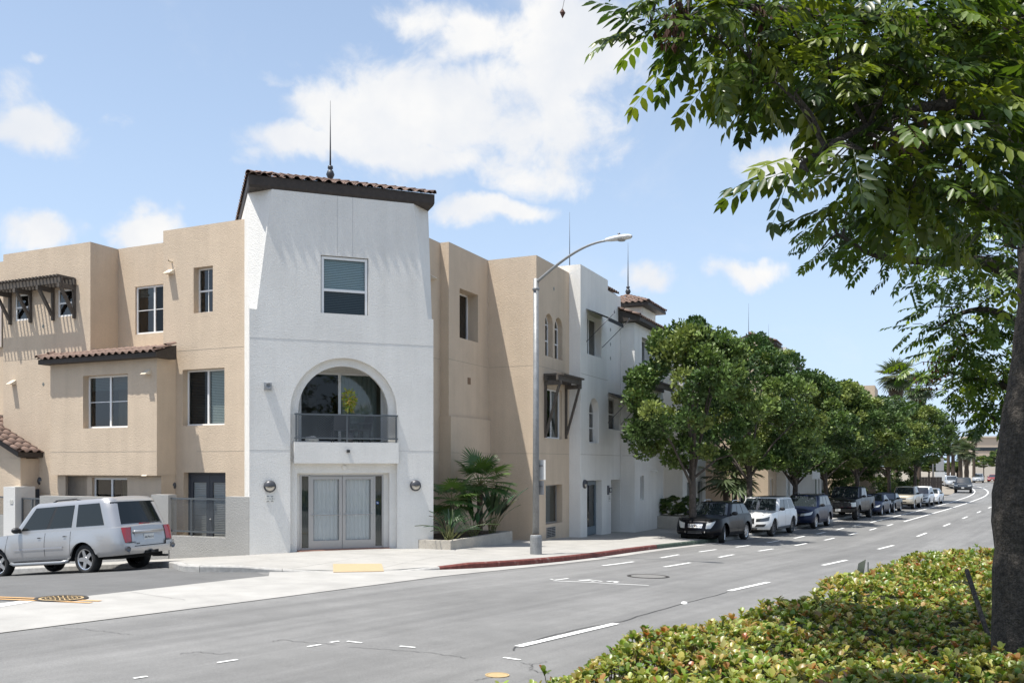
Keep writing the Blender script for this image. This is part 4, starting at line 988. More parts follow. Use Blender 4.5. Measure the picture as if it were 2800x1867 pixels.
# house number tiles
tile_w = mat('sign_tile_white', (.70,.69,.64), .35); ink = mat('sign_ink', (.02,.02,.018), .5)
def number_sign(label, fr, px, txt, w, h):
    a, z = fr.pix(*px); t = wall_thing('number_sign', label, 'sign', fr, a, z, .004, 'house number tiles')
    n = len(txt)
    for i, ch in enumerate(txt):
        x = (i-(n-1)/2)*w/n
        o = WM().box(x-w/n/2+.001, x+w/n/2-.001, -.004, .012, -h/2, h/2).obj('tile', tile_w, t, False, False)
        me = text_mesh(ch, h*.66, ink, .001); g = link('digit', me, t, False); g.matrix_local = Matrix.Translation((x, -.0145, 0)) @ Matrix.Rotation(R_(90), 4, 'X')
        for sg in (-1, 1):
            WM().add([(x-w/n*.42,.0128,sg*h*.49),(x+w/n*.42,.0128,sg*h*.49),(x+w/n*.2,.0128,sg*h*.42),(x,.0128,sg*h*.36),(x-w/n*.2,.0128,sg*h*.42)], [(0,1,2,3,4)]).obj('border', ink, t, False, False)
    for i in range(n+1):
        x = (i-n/2)*w/n; hw = .012; x0 = max(-w/2, x-hw); x1 = min(w/2, x+hw)
        WM().add([(x0,.013,0),(x,.013,.03),(x1,.013,0),(x,.013,-.03)], [(0,1,2,3)]).obj('ornament', ink, t, False, False)
number_sign('white number tiles 12 with black border under the tower lamp', TF, Z4(244,1028), '12', .235, .165)
# horn strobe of the fire alarm, ceiling rose above the door, spotlight under the balcony
gy = mat('device_grey', (.33,.34,.35), .5)
a, z = TF.pix(*Z4(228,264)); t = wall_thing('alarm_horn', 'grey square alarm horn on the white tower left of the arch', 'alarm', TF, a, z)
WM().box(-.11,.11,0,.07,-.11,.11).obj('backbox', gy, t, False, False); WM().lathe([(.035,.07),(.05,.10),(.085,.20),(.078,.20),(.03,.11),(0,.11)], 16, (.01,0,.01), 'y').obj('horn', gy, t, True, False)
a, z = TF.pix(*Z4(750,815), -.16); t = wall_thing('door_sounder', 'small round white sounder above the double door', 'sounder', TF, a, z, -.16); WM().lathe([(.075,0),(.075,.03),(.05,.04),(0,.04)], 18, axis='y').obj('cover', white, t, True, False)
a, z = TF.pix(*Z4(775,704), .13); t = wall_thing('security_camera', 'small black camera on the front of the white balcony', 'camera', TF, a, z, .13)
WM().box(-.045,.045,0,.10,-.04,.04).obj('body', lamp_m, t, False, False); WM().lathe([(.03,.10),(.03,.11),(0,.11)], 12, axis='y').obj('lens', ink, t, False, False)
bl_s = mat('sign_blue', (.03,.08,.25), .4)
a, z = TF.pix(*Z4(975,1055), -dd-.045); t = wall_thing('access_sticker', 'blue round access sticker on the right sidelight of the door', 'sticker', TF, a, z, -dd-.043)
WM().lathe([(.05,.0),(.05,.003),(0,.003)], 20, axis='y').obj('disc', bl_s, t, False, False)
WM().add([(-.03,.004,.01),(.0,.004,.025),(.02,.004,0),(.03,.004,-.02),(.0,.004,-.01)], [(0,1,2,3,4)]).obj('pictogram', tile_w, t, False, False)
a, z = FW.pix(*Z6(1432,825)); t = wall_thing('entry_phone', 'dark entry phone panel beside the recessed doorway', 'entry phone', FW, a, z)
WM().box(-.10,.06,0,.05,-.20,.20).obj('panel', lamp_m, t, False, False); WM().box(.10,.40,0,.06,-.11,.11).obj('speaker_plate', lamp_m, t, False, False); WM().lathe([(.07,.06),(.07,.075),(0,.075)], 14, (.2,0,0), 'y').obj('button', tile_w, t, False, False)
number_sign('small number tiles under the entry phone of the white block', FW, Z6(1441,890), '15', .20, .25)
a, z = FX.pix(*Z6(1775,678)); t = wall_thing('dome_camera', 'white dome camera on the corner of the white block', 'camera', FX, a-.2, z)
WM().box(-.04,.04,0,.28,.02,.07).obj('arm', tile_w, t, False, False); WM().lathe([(.0,-.08),(.06,-.06),(.085,0),(.085,.03),(0,.04)], 16, (0,.28,0)).obj('dome', tile_w, t, True, False)
# ---------------------------------------------------------------- timber trellises
def trellis(label, fr, a_posts, zarm, zbot, out=.62, a0=None, a1=None, pitch=.17, posts=True):
    t = wall_thing('timber_trellis', label, 'trellis', fr, (a_posts[0]+a_posts[-1])/2, zarm, 0, 'timber window trellises')
    M = flocal(fr, (a_posts[0]+a_posts[-1])/2, zarm); ac = (a_posts[0]+a_posts[-1])/2; w = .085; h = zarm-zbot
    if posts:
        for a in a_posts:
            x = a-ac
            WM().box(x-w/2, x+w/2, .004, .09, -h, 0).obj('post', timber, t, False, False)
            WM().box(x-w/2, x+w/2, .09, out, -.16, 0).obj('arm', timber, t, False, False)
            WM().bar((x, out-.09, -.13), (x, .07, -h+.16), .075, .11, (1,0,0)).obj('brace', timber, t, False, False)
    b0 = (a0 if a0 is not None else a_posts[0]-.12)-ac; b1 = (a1 if a1 is not None else a_posts[-1]+.12)-ac
    for y0 in (.05, out-.17): WM().box(b0, b1+(.10 if y0 < .1 else 0), y0, y0+.09, .001, .20).obj('beam', timber, t, False, False)
    x = b0+.05
    while x < b1-.01:
        WM().box(x, x+.055, .0, out+.06, .2, .27).obj('slat', timber, t, False, False); x += pitch
    return t
e7 = lambda x, y: (x/7.842, 700+y/7.842)
pa = [F2.pix(*e7(x, 900))[0] for x in (240, 672, 1157, 1612)]; za = F2.pix(*e7(1612,640))[1]; zb_ = F2.pix(*e7(1612,1342))[1]
sp_ = pa[1]-pa[0]
trellis('long dark timber trellis over the two small windows of the tan wing', F2, [pa[0]-sp_]+pa, za, zb_, .66, pa[0]-sp_-.9, pa[-1]+.02)
pc = [FC.pix(*Z6(938,200))[0], FC.pix(*Z6(1098,200))[0]]; zc_ = FC.pix(*Z5(1040,1385))[1]; zcb = FC.pix(*Z6(938,415))[1]
trellis('dark timber trellis over the tan window behind the street lamp', FC, pc, zc_, zcb, .70, pc[0]-.15, pc[1]+.25)
px_ = [FX.pix(*Z5(1700,1340))[0], FX.pix(*Z5(1960,1340))[0]]; zx_ = FX.pix(*Z5(1700,1392))[1]
trellis('dark timber trellis on the white block half hidden by a street tree', FX, px_, zx_, zx_-.6, .75, px_[0], px_[1]+1.5, posts=False)
# ---------------------------------------------------------------- black awnings on spear rods
canvas = mat('awning_black', (.018,.018,.02), .8, bump=(40,.2,.003))
def awning(label, fr, a0, a1, zt, out, drop):
    c = (a0+a1)/2; t = wall_thing('window_awning', label, 'awning', fr, c, zt, 0, 'black awnings'); w = (a1-a0)/2+.12
    WM().add([(-w,.01,0),(w,.01,0),(w,out,-drop),(-w,out,-drop),(-w,out,-drop-.16),(w,out,-drop-.16),(-w,.01,-.02),(w,.01,-.02),(w,out-.01,-drop-.02),(-w,out-.01,-drop-.02)],
             [(0,1,2,3),(3,2,5,4),(6,9,8,7)]).obj('canvas', canvas, t, False, False)
    for x in (-w+.02, w-.02):
        WM().tube([(x,.0,-drop-.95), (x,out+.22,-drop+.12)], .014, 8).obj('rod', lamp_m, t, True, False)
        WM().lathe([(.0,-.02),(.035,.03),(0,.14)], 8, (x,out+.26,-drop+.14)).obj('spear_tip', lamp_m, t, False, False)
awning('large black awning on spear rods over the upper white block window', FW, ww[0], ww[1], ww[3]+.22, .95, .42)
awning('smaller black awning over the narrow window at the white block end', FW, wx[0], wx[1], wx[3]+.20, .85, .40)
# ---------------------------------------------------------------- patio wall, gate piers and railings along the side street
FG = WF('s', 20.44); gz_ = lambda q: G(*XY(20.3, q))-.35
def gq(x): return FG.pix(*Z2(x, 900))[0]
def gz2(x, y): return FG.pix(*Z2(x, y))[1]
PW = thing('patio_wall', 'low grey stucco patio wall with piers beside the silver car', 'wall', v3(20.5, gq(1300), G(*XY(20.3, gq(1300)))))
cap_z = gz2(1560, 742)
def seg_wall(x0, x1, ztop, th=.28, off=0.0, material=grey_st, name='wall_segment'):
    m = MB(); q0, q1 = gq(x0), gq(x1); m_ = WF('s', 20.44-off); fbox(m, m_, q0, q1, min(gz_(q0), gz_(q1)), ztop, -th, 0); return m.obj(name, material, PW)
seg_wall(1488, 1643, cap_z); seg_wall(1000, 1488, gz2(1400,1010)-.0, .26, -.01); seg_wall(1000, 1113, cap_z+.02, .34, .02)
seg_wall(262, 998, gz2(600,742), .26, .0); pier_z = gz2(120,676)
wlt = mat('stucco_pale', (.62,.61,.585), .93, bump=(26,.7,.02), spec=.2)
q0, q1 = gq(48), gq(125); m = MB(); fbox(m, WF('s', 20.30), q0, q1, gz_(q0), pier_z, -.75, 0); m.obj('pier', wlt, PW)
seg_wall(-400, 47, gz2(20,742)-.62, .2)
number_sign('white number tiles 11 on the pale gate pier at the far left', WF('s', 20.30), Z2(77,775), '11', .145, .13)
def railing(label, x0, x1, ztop, zbot, zfoot, posts):
    q0, q1 = gq(x0), gq(x1); t = thing('patio_railing', label, 'railing', v3(20.5, (q0+q1)/2, zfoot), group='grey mesh patio railings'); fr = WF('s', 20.54)
    for z, h in ((ztop, .05), (zbot, .045)):
        m = MB(); fbox(m, fr, q0, q1, z-h/2, z+h/2, -.03, .02); m.obj('rail', metal_g, t)
    for q in [q0+.02]+[gq(x) for x in posts]+[q1-.02]:
        m = MB(); fbox(m, fr, q-.02, q+.02, zfoot, ztop-.024, -.028, .018); m.obj('post', metal_g, t)
    lattice(fr, q0+.03, q1-.03, zbot+.02, ztop-.02, -.005, metal_g, t, .05, .012, True)
railing('grey steel mesh railing in front of the patio doors', 1106, 1487, gz2(1300,757), gz2(1300,975), gz2(1400,1010)-.01, [1247])
railing('grey steel mesh railing between pale pier and patio wall', 128, 262, gz2(200,755), gz2(200,755)-.85, gz_(gq(200))+.2, [196])
railing('cropped grey mesh gate left of the pale pier', -300, 46, gz2(20,745), gz2(20,745)-.62, gz_(gq(0))+.3, [-100])
# ---------------------------------------------------------------- things on the balcony
zfl = zb1
dk = mat('patio_furniture', (.05,.05,.055), .6)
def chair(label, a, d, rz):
    p = P(a, zfl, d); t = thing('balcony_chair', label, 'chair', p, math.atan2(tx.y, tx.x)+rz, 'balcony chairs')
    MB().box(-.25,.25,-.24,.24,.38,.42).obj('seat', dk, t, False, False); MB().bar((0,.22,.40), (0,.33,.85), .48, .03, (0,1,0)).obj('backrest', dk, t, False, False)
    for x in (-.23,.23):
        for y in (-.2,.2): MB().bar((x,y,0), (x,y,.39), .035, .035).obj('leg', dk, t, False, False)
        MB().bar((x,-.22,.60), (x,.27,.62), .04, .03).obj('armrest', dk, t, False, False)
P = TF.P
chair('dark chair behind the right half of the balcony railing', lg[1]-.75, -.75, R_(-70)); chair('dark chair in the middle of the balcony behind the mesh', lg[0]+1.35, -.8, R_(180))
t = thing('white_bundle', 'crumpled white cloth bundle on the balcony floor behind mesh', 'bundle', P(lg[0]+.42, zfl, -.35)); rr = random.Random(2)
V = []; n = 14
for i in range(8):
    for j in range(n):
        f = math.pi*i/7; th = 2*math.pi*j/n; r_ = 1+rr.uniform(-.18,.18); V.append((.2*r_*math.sin(f)*math.cos(th), .12*r_*math.sin(f)*math.sin(th), .09+.10*r_*math.cos(f)))
MB().add(V, [(i*n+j, i*n+(j+1) % n, (i+1)*n+(j+1) % n, (i+1)*n+j) for i in range(7) for j in range(n)]).obj('cloth', tile_w, t, False, False)
leafy = mat('leaf_yellow', (.30,.34,.05), .5, attr='tint', trans=.35)
def leaf_cloud(n, ctr, rad, size, cols, rr, droop=.2, elong=2.2):
    """many small pointed leaves; returns verts, quads, colours"""
    Vs = []; Cs = []
    for i in range(n):
        while True:
            p = Vector((rr.uniform(-1,1), rr.uniform(-1,1), rr.uniform(-1,1)))
            if p.length < 1: break
        d = (p+Vector((rr.uniform(-.6,.6), rr.uniform(-.6,.6), rr.uniform(-.6,.6)-droop))).normalized(); sd = d.cross(Vector((rr.uniform(-1,1), rr.uniform(-1,1), rr.uniform(-1,1)))).normalized(); L_ = size*rr.uniform(.7,1.3)
        c = Vector(ctr)+Vector((p.x*rad[0], p.y*rad[1], p.z*rad[2])); k = rr.choice(cols); k = [x*rr.uniform(.8,1.2) for x in k]
        nn = d.cross(sd)*L_*.08
        Vs += [c, c+d*L_*.5+sd*L_/elong/1.0*.5-nn, c+d*L_, c+d*L_*.5-sd*L_/elong*.5-nn]; Cs += [k]*4
    return Vs, Cs
t = thing('potted_plant', 'yellow green potted plant standing behind the balcony rail', 'plant', P(rm+.12, zfl, -.28)); rr = random.Random(8)
pz = TF.pix(*Z4(790,360), -.25)[1]-zfl
V, Cc = leaf_cloud(260, (0,0,pz), (.17,.17,.33), .12, [(.42,.40,.05),(.36,.38,.05),(.5,.46,.14),(.2,.28,.04)], rr)
link('foliage', fastmesh(np.array([tuple(v) for v in V]), np.arange(len(V)).reshape(-1, 4), leafy, np.array(Cc)), t, False)
MB().tube([(0,0,.3), (.01,0,.6), (0,0,pz-.2)], .012, 6).obj('stem', dk, t, True, False); MB().lathe([(0,0),(.12,0),(.15,.3),(.13,.3),(.13,.27),(0,.27)], 16).obj('pot', lamp_m, t, True, False)
# ---------------------------------------------------------------- planter box with palms and bird of paradise
pl_m = mat('planter_concrete', (.42,.385,.33), .9, bump=(60,.5,.01), var=[(25,.14,4),(2,.12,4)])
pc_ = gp(1232, 1502.5, .15); ps, pq = SQ(pc_.x, pc_.y)
FPQ = WF('q', pq); pe = FPQ.pix(1401, 1490)[0]; zpt = FPQ.pix(1232, 1478)[1]
PLT = thing('planter', 'tan concrete planter box beside the tower', 'planter', (pc_.x, pc_.y, pc_.z))
zb_p = lambda s: G(*XY(s, pq))+.05
m = MB()
def pbox(s0, s1, q0, q1): m.add([v3(s0,q0,-1.4), v3(s0,q1,-1.4), v3(s1,q1,-1.4), v3(s1,q0,-1.4), v3(s0,q0,zpt), v3(s0,q1,zpt), v3(s1,q1,zpt), v3(s1,q0,zpt)], [(0,3,2,1),(4,5,6,7),(0,1,5,4),(1,2,6,5),(2,3,7,6),(3,0,4,7)])
pbox(ps, pe, pq-.16, pq); pbox(ps, ps+.16, pq-1.55, pq-.161); pbox(pe-.16, pe, -15.0, pq-.161); m.obj('box_wall', pl_m, PLT)
m = MB(); m.add([v3(ps+.1,pq-.1,zpt-.06), v3(pe-.1,pq-.1,zpt-.06), v3(pe-.1,-15.3,zpt-.06), v3(ps+.1,-15.4,zpt-.06)], [(0,1,2,3)]); m.obj('soil', soil, PLT)
palm_leaf = mat('palm_leaf', (.06,.12,.03), .45, attr='tint', trans=.25)
palm_bark = mat('palm_bark', (.075,.055,.04), .95, bump=(40,1,.03), var=[(20,.4,4)])
stalk = mat('palm_stalk', (.14,.15,.05), .6)
def fan_leaf(R, seed, n=26, spread=250, col=(.05,.11,.028), dry=.0):
    """palmate leaf: pleated blades joined near the petiole, tips free and drooping; lies in +y from the origin"""
    rr = random.Random(seed); V = []; Q = []; C = []
    for i in range(n):
        a = R_(-spread/2+spread*(i+.5)/n)+R_(90); L_ = R*(1-.25*abs((i+.5)/n-.5)*2)*rr.uniform(.9,1.05); wv = R_(spread/n)*.5
        b = len(V); dr = Vector((math.cos(a), math.sin(a), 0)); dp = rr.uniform(.05,.22)
        for k, (f, ww_) in enumerate(((.04,.9),(.45,1.0),(.78,.62),(1.0,.04))):
            z = -R*dp*max(0, f-.45)**1.5*2.4; half = L_*min(f, .6)*math.tan(wv)*ww_; sd = Vector((-dr.y, dr.x, 0))
            V += [dr*L_*f-sd*half+Vector((0,0,z-half*.35)), dr*L_*f+Vector((0,0,z+half*.25)), dr*L_*f+sd*half+Vector((0,0,z-half*.35))]
            t_ = rr.uniform(.85,1.2)*(1.0+.5*f*dry); cc = [x*t_ for x in col]
            if dry and f > .7: cc = [cc[0]*(1+2*dry), cc[1]*(1+.6*dry), cc[2]]
            C += [cc]*3
        for k in range(3):
            o = b+3*k; Q += [(o, o+1, o+4, o+3), (o+1, o+2, o+5, o+4)]
    return fastmesh(np.array([tuple(v) for v in V]), np.array(Q), palm_leaf, np.array(C), False)
FANS = [fan_leaf(.62, k, col=((.048,.10,.026),(.06,.125,.03),(.085,.15,.03))[k % 3]) for k in range(6)]
def fan_palm(label, base, height, nl, scale, lean=(0,0), pet=.65, group=None, trunk_r=.09, fans=None, name='fan_palm', up0=80, dn=-25, seed=1, skirt=0):
    rr = random.Random(seed); t = thing(name, label, 'palm', base, group=group); top = Vector((lean[0], lean[1], height)); fans = fans or FANS
    n = 9; pts = [Vector((lean[0]*(i/n)**1.5, lean[1]*(i/n)**1.5, height*i/n)) for i in range(n+1)]
    MB().tube(pts, [trunk_r*(1.15-.25*i/n)*rr.uniform(.93,1.07) for i in range(n+1)], 10).obj('trunk', palm_bark, t, False, False)
    for i in range(nl):
        az = 2.399*i+rr.uniform(-.25,.25); el = R_(up0+(dn-up0)*(i/(nl-1))**.85+rr.uniform(-7,7)); L_ = pet*scale*rr.uniform(.8,1.15)
        d = Vector((math.cos(az)*math.cos(el), math.sin(az)*math.cos(el), math.sin(el))); tip = top+d*L_+Vector((0,0,-.06*L_))
        yv = (d+Vector((0,0,-.25))).normalized(); xv = yv.cross(Vector((0,0,1))).normalized(); zv = xv.cross(yv)
        sc = scale*rr.uniform(.85,1.12)
        M = Matrix.Translation(tip) @ Matrix((xv*sc, yv*sc, zv*sc)).transposed().to_4x4()
        o = link('frond', fans[i % len(fans)], t, False); o.matrix_local = M
        st_ = MB().tube([top+Vector((0,0,-.03)), top+d*L_*.55+Vector((0,0,.02)), tip+yv*.05*sc], [.016*scale,.011*scale,.008*scale], 5, False).obj('petiole', stalk, t, True, False)
    return t
e5 = lambda x, y: (1180+x/5.6, 1230+y/5.6)
b1_ = FPQ.pix(*e5(740,1000), -.75); P1_ = v3(b1_[0], pq-.75, zpt-.06); h1 = FPQ.pix(*e5(770,470), -.75)[1]-P1_.z
fan_palm('taller fan palm with dark shaggy trunk in the concrete planter', P1_, h1-.12, 22, 1.12, seed=4, trunk_r=.10, up0=75)
b2_ = FPQ.pix(*e5(310,1000), -.85); P2_ = v3(b2_[0], pq-.85, zpt-.06); h2 = FPQ.pix(*e5(320,760), -.85)[1]-P2_.z
fan_palm('shorter fan palm close to the tower in the concrete planter', P2_, h2-.05, 18, .95, seed=9, trunk_r=.06, up0=60)
bird_m = mat('bird_leaf', (.03,.062,.026), .35, attr='tint', trans=.12)
def paddle_plant(label, base, n, h, spread, seed, w=.085, blade=.42, col=(.035,.07,.03), name='bird_of_paradise', arch_=.25, group=None, cat='plant'):
    rr = random.Random(seed); t = thing(name, label, cat, base, group=group); st = MB()
    for i in range(n):
        az = rr.uniform(0, 6.283); tilt = rr.uniform(.1, 1)*spread; L_ = h*rr.uniform(.7, 1.1); d = Vector((math.cos(az)*math.sin(tilt), math.sin(az)*math.sin(tilt), math.cos(tilt)))
        o = Vector((rr.uniform(-.12,.12), rr.uniform(-.12,.12), 0)); p1 = o+d*L_*(1-blade*.9); V = []; C = []; bl_ = L_*blade*2
        side = d.cross(Vector((0,0,1))); side = side.normalized() if side.length > .05 else Vector((1,0,0)); cc = [x*rr.uniform(.7,1.4) for x in col]
        for f, ww_ in ((0,.08),(.2,.75),(.45,1),(.75,.7),(1,.03)):
            c = p1+d*bl_*f+Vector((d.x, d.y, -.9))*bl_*arch_*f*f; hw = w*ww_; V += [c-side*hw+Vector((0,0,.02)), c, c+side*hw+Vector((0,0,.02))]; C += [cc]*3
        Q = []
        for k in range(4): Q += [(3*k, 3*k+1, 3*k+4, 3*k+3), (3*k+1, 3*k+2, 3*k+5, 3*k+4)]
        link('leaf', fastmesh(np.array([tuple(v) for v in V]), np.array(Q), bird_m, np.array(C)), t, False)
        st.tube([o, o+(p1-o)*.6, p1+d*.03], [.012,.009,.006], 5, False)
    setp(st.obj('stems', stalk, t, True, False), kind='stuff'); return t
def pin(x, y, d): b = FPQ.pix(*e5(x, y), d)[0]; return v3(b, pq+d, zpt-.06)
paddle_plant('large bird of paradise with broad dark leaves at the planter right end', pin(930,1250,-.55), 22, 1.35, .75, 1)
paddle_plant('bird of paradise with mid height leaves at the planter centre', pin(640,1290,-.45), 20, 1.0, .8, 2, .07)
paddle_plant('clump of grassy arching leaves at the planter left end', pin(280,1330,-.40), 34, .85, .95, 3, .022, .55, (.055,.09,.045), 'grassy_plant', .45)
# ================================================================= vehicles
tyre_m = mat('tyre_rubber', (.018,.018,.018), .85, bump=(60,.3,.004)); rim_m = mat('alloy_rim', (.55,.55,.56), .28, .9); rim_d = mat('dark_rim', (.06,.06,.065), .35, .7)
chrome = mat('chrome', (.75,.75,.76), .12, 1.0); trim = mat('black_trim', (.02,.02,.021), .5); under_m = mat('underbody', (.008,.008,.008), .9)
seam_m = mat('panel_gap', (.006,.006,.006), .9); win_m = mat('car_glass', (.008,.011,.012), .04, 0, spec=.55); wind_m = mat('windscreen_glass', (.025,.032,.036), .03, 0, spec=.9, coat=.6)
head_m = mat('headlamp_glass', (.55,.55,.52), .08, .2, spec=.8, coat=1); tail_m = mat('tail_lamp_red', (.38,.008,.012), .12, 0, spec=.6, coat=1); amber_m = mat('lamp_amber', (.7,.25,.03), .2, coat=1); plate_m = mat('plate_white', (.6,.6,.58), .5)
def paint(name, col, metal=.0, rough=.35): return mat('paint_'+name, col, rough, metal, coat=.55 if max(col) > .1 else .2, spec=.35 if max(col) > .1 else .15, var=[(90,.02,2)])
class Car:
    """body lofted round a plan outline: t runs 0 nose centre, 1-2 front corner, 2-3 flank, 3-4 rear corner, 5 tail centre"""
    def __init__(c, **k):
        d = dict(L=4.8, W=1.9, H=1.7, wb=2.8, fo=.92, R=.37, tw=.25, zs=.30, nose=.80, hood=1.02, belt=1.05, tail=1.05, rc=(.55,.42), bow=.14, wbase=.95, wtop=.20, rtop=-1.85, rbase=-2.2, roofw=.60, frake=.10, rrake=.06, bulge=.02, bed=None, arch=.09, side_in=.03, gh_w=.925, lean=.0)
        d.update(k); c.__dict__.update(d); c.xf = c.L/2; c.xr = -c.L/2; c.xa = c.xf-c.fo; c.xb = c.xa-c.wb; c.hw = c.W/2
    def ztop(c, x):
        P = [(c.xf+.2, c.nose-.03), (c.xf-.05, c.nose), (c.xf-.5, c.nose+(c.hood-c.nose)*.62), (c.wbase, c.hood), (c.wbase-.5, c.belt), (c.rbase if c.bed is None else c.bed, c.belt+c.lean), (c.xr, c.tail), (c.xr-.3, c.tail)]
        for (a, za), (b, zb) in zip(P, P[1:]):
            if x >= b: return za+(zb-za)*(a-x)/max(a-b, 1e-6)
        return c.tail
    def outline(c, t, xf, xr, hw, rf, rr, bow):
        s = 1 if t >= 0 else -1; t = abs(t)
        yf = hw-rf*.9; yr = hw-rr*.9
        if t <= 1: y = yf*t; x = xf-bow*(y/hw)**2
        elif t <= 2:
            a = (t-1)*math.pi/2; x = xf-bow*(yf/hw)**2-rf*(1-math.cos(a)); y = yf+rf*.9*math.sin(a)
        elif t <= 3:
            x0 = xf-bow*(yf/hw)**2-rf; x1 = xr+rr+bow*.4*(yr/hw)**2; x = x0+(x1-x0)*(t-2); y = hw
        elif t <= 4:
            a = (4-t)*math.pi/2; x = xr+bow*.4*(yr/hw)**2+rr*(1-math.cos(a)); y = yr+rr*.9*math.sin(a)
        else: y = yr*(5-t); x = xr+bow*.4*(y/hw)**2
        return x, s*y
    def tub(c, t, k, raw=False):
        sec = [(0,.945),(.12,.985),(.35,1.0),(.55,1.0),(.8,.985),(1.0,.955)]
        for (a, wa), (b, wb_) in zip(sec, sec[1:]):
            if k <= b: f = (k-a)/(b-a); w = wa+(wb_-wa)*f; break
        else: w = sec[-1][1]
        fr = -c.frake*max(0, k-.35)**1.4*1.8-.10*max(0, .18-k)*3; rr = -c.rrake*max(0, k-.4)*1.6-.10*max(0, .18-k)*3
        x, y = c.outline(t, c.xf+fr, c.xr-rr, c.hw*w, c.rc[0], c.rc[1], c.bow)
        zt = c.ztop(x); zb = c.zs+.06*max(0, (abs(x)-1.0)/c.xf)
        z = zb+k*(zt-zb)
        if not raw and abs(y) > c.hw*.45:
            for xw in (c.xa, c.xb):
                ra = c.R+c.arch; dx = abs(x-xw)
                if dx < ra:
                    za = c.R*.92+math.sqrt(max(0, ra*ra-dx*dx))
                    if z < za: z = za
                rr_ = math.hypot(x-xw, z-c.R*.95)
                if rr_ < ra*1.45: y += (1 if y > 0 else -1)*c.bulge*max(0, 1-abs(rr_-ra)/(ra*.45))
        return Vector((x, y, z))
    def gh(c, t, k):
        kk = min(1, k); f = kk; xf = c.wbase+(c.wtop-c.wbase)*f; xr = c.rbase+(c.rtop-c.rbase)*f
        hw0 = c.hw*c.gh_w; hw1 = c.hw*c.roofw*1.28; hw = hw0+(hw1-hw0)*(f**1.12)
        rnd = max(0, k-.9)/.1
        x, y = c.outline(t, xf-.06*rnd, xr+.06*rnd, hw-.05*rnd, .30, .26, .16)
        zt = c.H-.035; zb = c.ztop(max(c.rbase, min(c.wbase-.5, x)))-.05
        zw = c.ztop(x)-.03
        zb = min(zb, zw) if abs(t) < 2 else zb
        return Vector((x, y, zb+(zt-zb)*min(1, k)))
    def nrm(c, f, t, k):
        e = .01; a = f(t+e, k)-f(t-e, k); b = f(t, min(1, k+e))-f(t, max(0, k-e)); n = a.cross(b)
        if n.length < 1e-9: return Vector((0, 0, 1))
        n.normalize(); p = f(t, k)
        return n if n.dot(Vector((p.x*.3, p.y, .05))) > 0 or abs(t) < 1.2 and n.x > 0 else -n
    def patch(c, f, t0, t1, k0, k1, off=.004, nt=10, nk=6, raw=False, both=None):
        """skin panel on surface f between curves; t0/t1 may be pairs (bottom, top), k0/k1 pairs (start, end)"""
        T0 = t0 if isinstance(t0, tuple) else (t0, t0); T1 = t1 if isinstance(t1, tuple) else (t1, t1); K0 = k0 if isinstance(k0, tuple) else (k0, k0); K1 = k1 if isinstance(k1, tuple) else (k1, k1)
        V = []
        for i in range(nt+1):
            u = i/nt
            for j in range(nk+1):
                v = j/nk; t = (T0[0]+(T0[1]-T0[0])*v)*(1-u)+(T1[0]+(T1[1]-T1[0])*v)*u; k = (K0[0]+(K0[1]-K0[0])*u)*(1-v)+(K1[0]+(K1[1]-K1[0])*u)*v
                p = f(t, k); n = c.nrm(f, t, k)
                if n.x*(1 if abs(t) < 2.5 else -1) < -.3: n = -n
                if abs(p.y) > .3*c.hw and n.y*p.y < -.02: n = -n
                V.append(p+n*off)
        m = MB(); m.add(V, [(i*(nk+1)+j, (i+1)*(nk+1)+j, (i+1)*(nk+1)+j+1, i*(nk+1)+j+1) for i in range(nt) for j in range(nk)]); return m
    def ts(c, x):
        """flank parameter t of body position x"""
        x0 = c.outline(2, c.xf, c.xr, c.hw, *c.rc, c.bow)[0]; x1 = c.outline(3, c.xf, c.xr, c.hw, *c.rc, c.bow)[0]; return 2+(x-x0)/(x1-x0)
def smooth_by_angle(o, ang=38):
    me = o.data; me.polygons.foreach_set('use_smooth', [True]*len(me.polygons))
    bm = bmesh.new(); bm.from_mesh(me)
    for e in bm.edges:
        if len(e.link_faces) == 2 and e.calc_face_angle(0) > R_(ang): e.smooth = False
    bm.to_mesh(me); bm.free(); return o
def wheel(parent, x, y, c, rim, spokes, steer=0, rimr=.68):
    s = 1 if y > 0 else -1; w = c.tw; R = c.R; M = Matrix.Translation((x, y, R)) @ Matrix.Rotation(steer, 4, 'Z')
    tf = lambda a, b, d: tuple(M @ Vector((a, b*s, d)))
    rr = R*rimr
    wn = MB(tf).lathe([(rr,-w*.46),(R*.9,-w*.5),(R*.985,-w*.36),(R,-w*.2),(R,w*.2),(R*.985,w*.36),(R*.9,w*.5),(rr+.01,w*.47),(rr,w*.40)], 32, axis='y').obj('wheel', tyre_m, parent, True, False)
    rm_ = MB(tf); rm_.lathe([(rr+.004,w*.45),(rr-.022,w*.40),(rr-.035,w*.16),(rr-.04,-w*.3)], 28, axis='y')
    rm_.lathe([(.075,w*.30),(.06,w*.38),(0,w*.39)], 14, axis='y')
    for i in range(spokes):
        a = 2*math.pi*i/spokes; ca, sa = math.cos(a), math.sin(a); hw_ = .034 if spokes > 6 else .055
        pts = []
        for (r_, ww_, d) in ((.05, hw_*1.1, w*.36), (rr-.025, hw_*.75, w*.385)):
            for sg in (-1, 1): pts.append((r_*ca-sg*ww_*sa, d, r_*sa+sg*ww_*ca))
        q = [(p[0], p[1]-.035, p[2]) for p in pts]
        rm_.add(pts+q, [(0,1,3,2),(0,2,6,4),(1,5,7,3)])
    r = rm_.obj('rim', rim, wn, False, False)
    MB(tf).lathe([(rr-.03,-w*.1),(0,-w*.1)], 20, axis='y').obj('brake_disc', under_m, wn, False, False)
    return wn
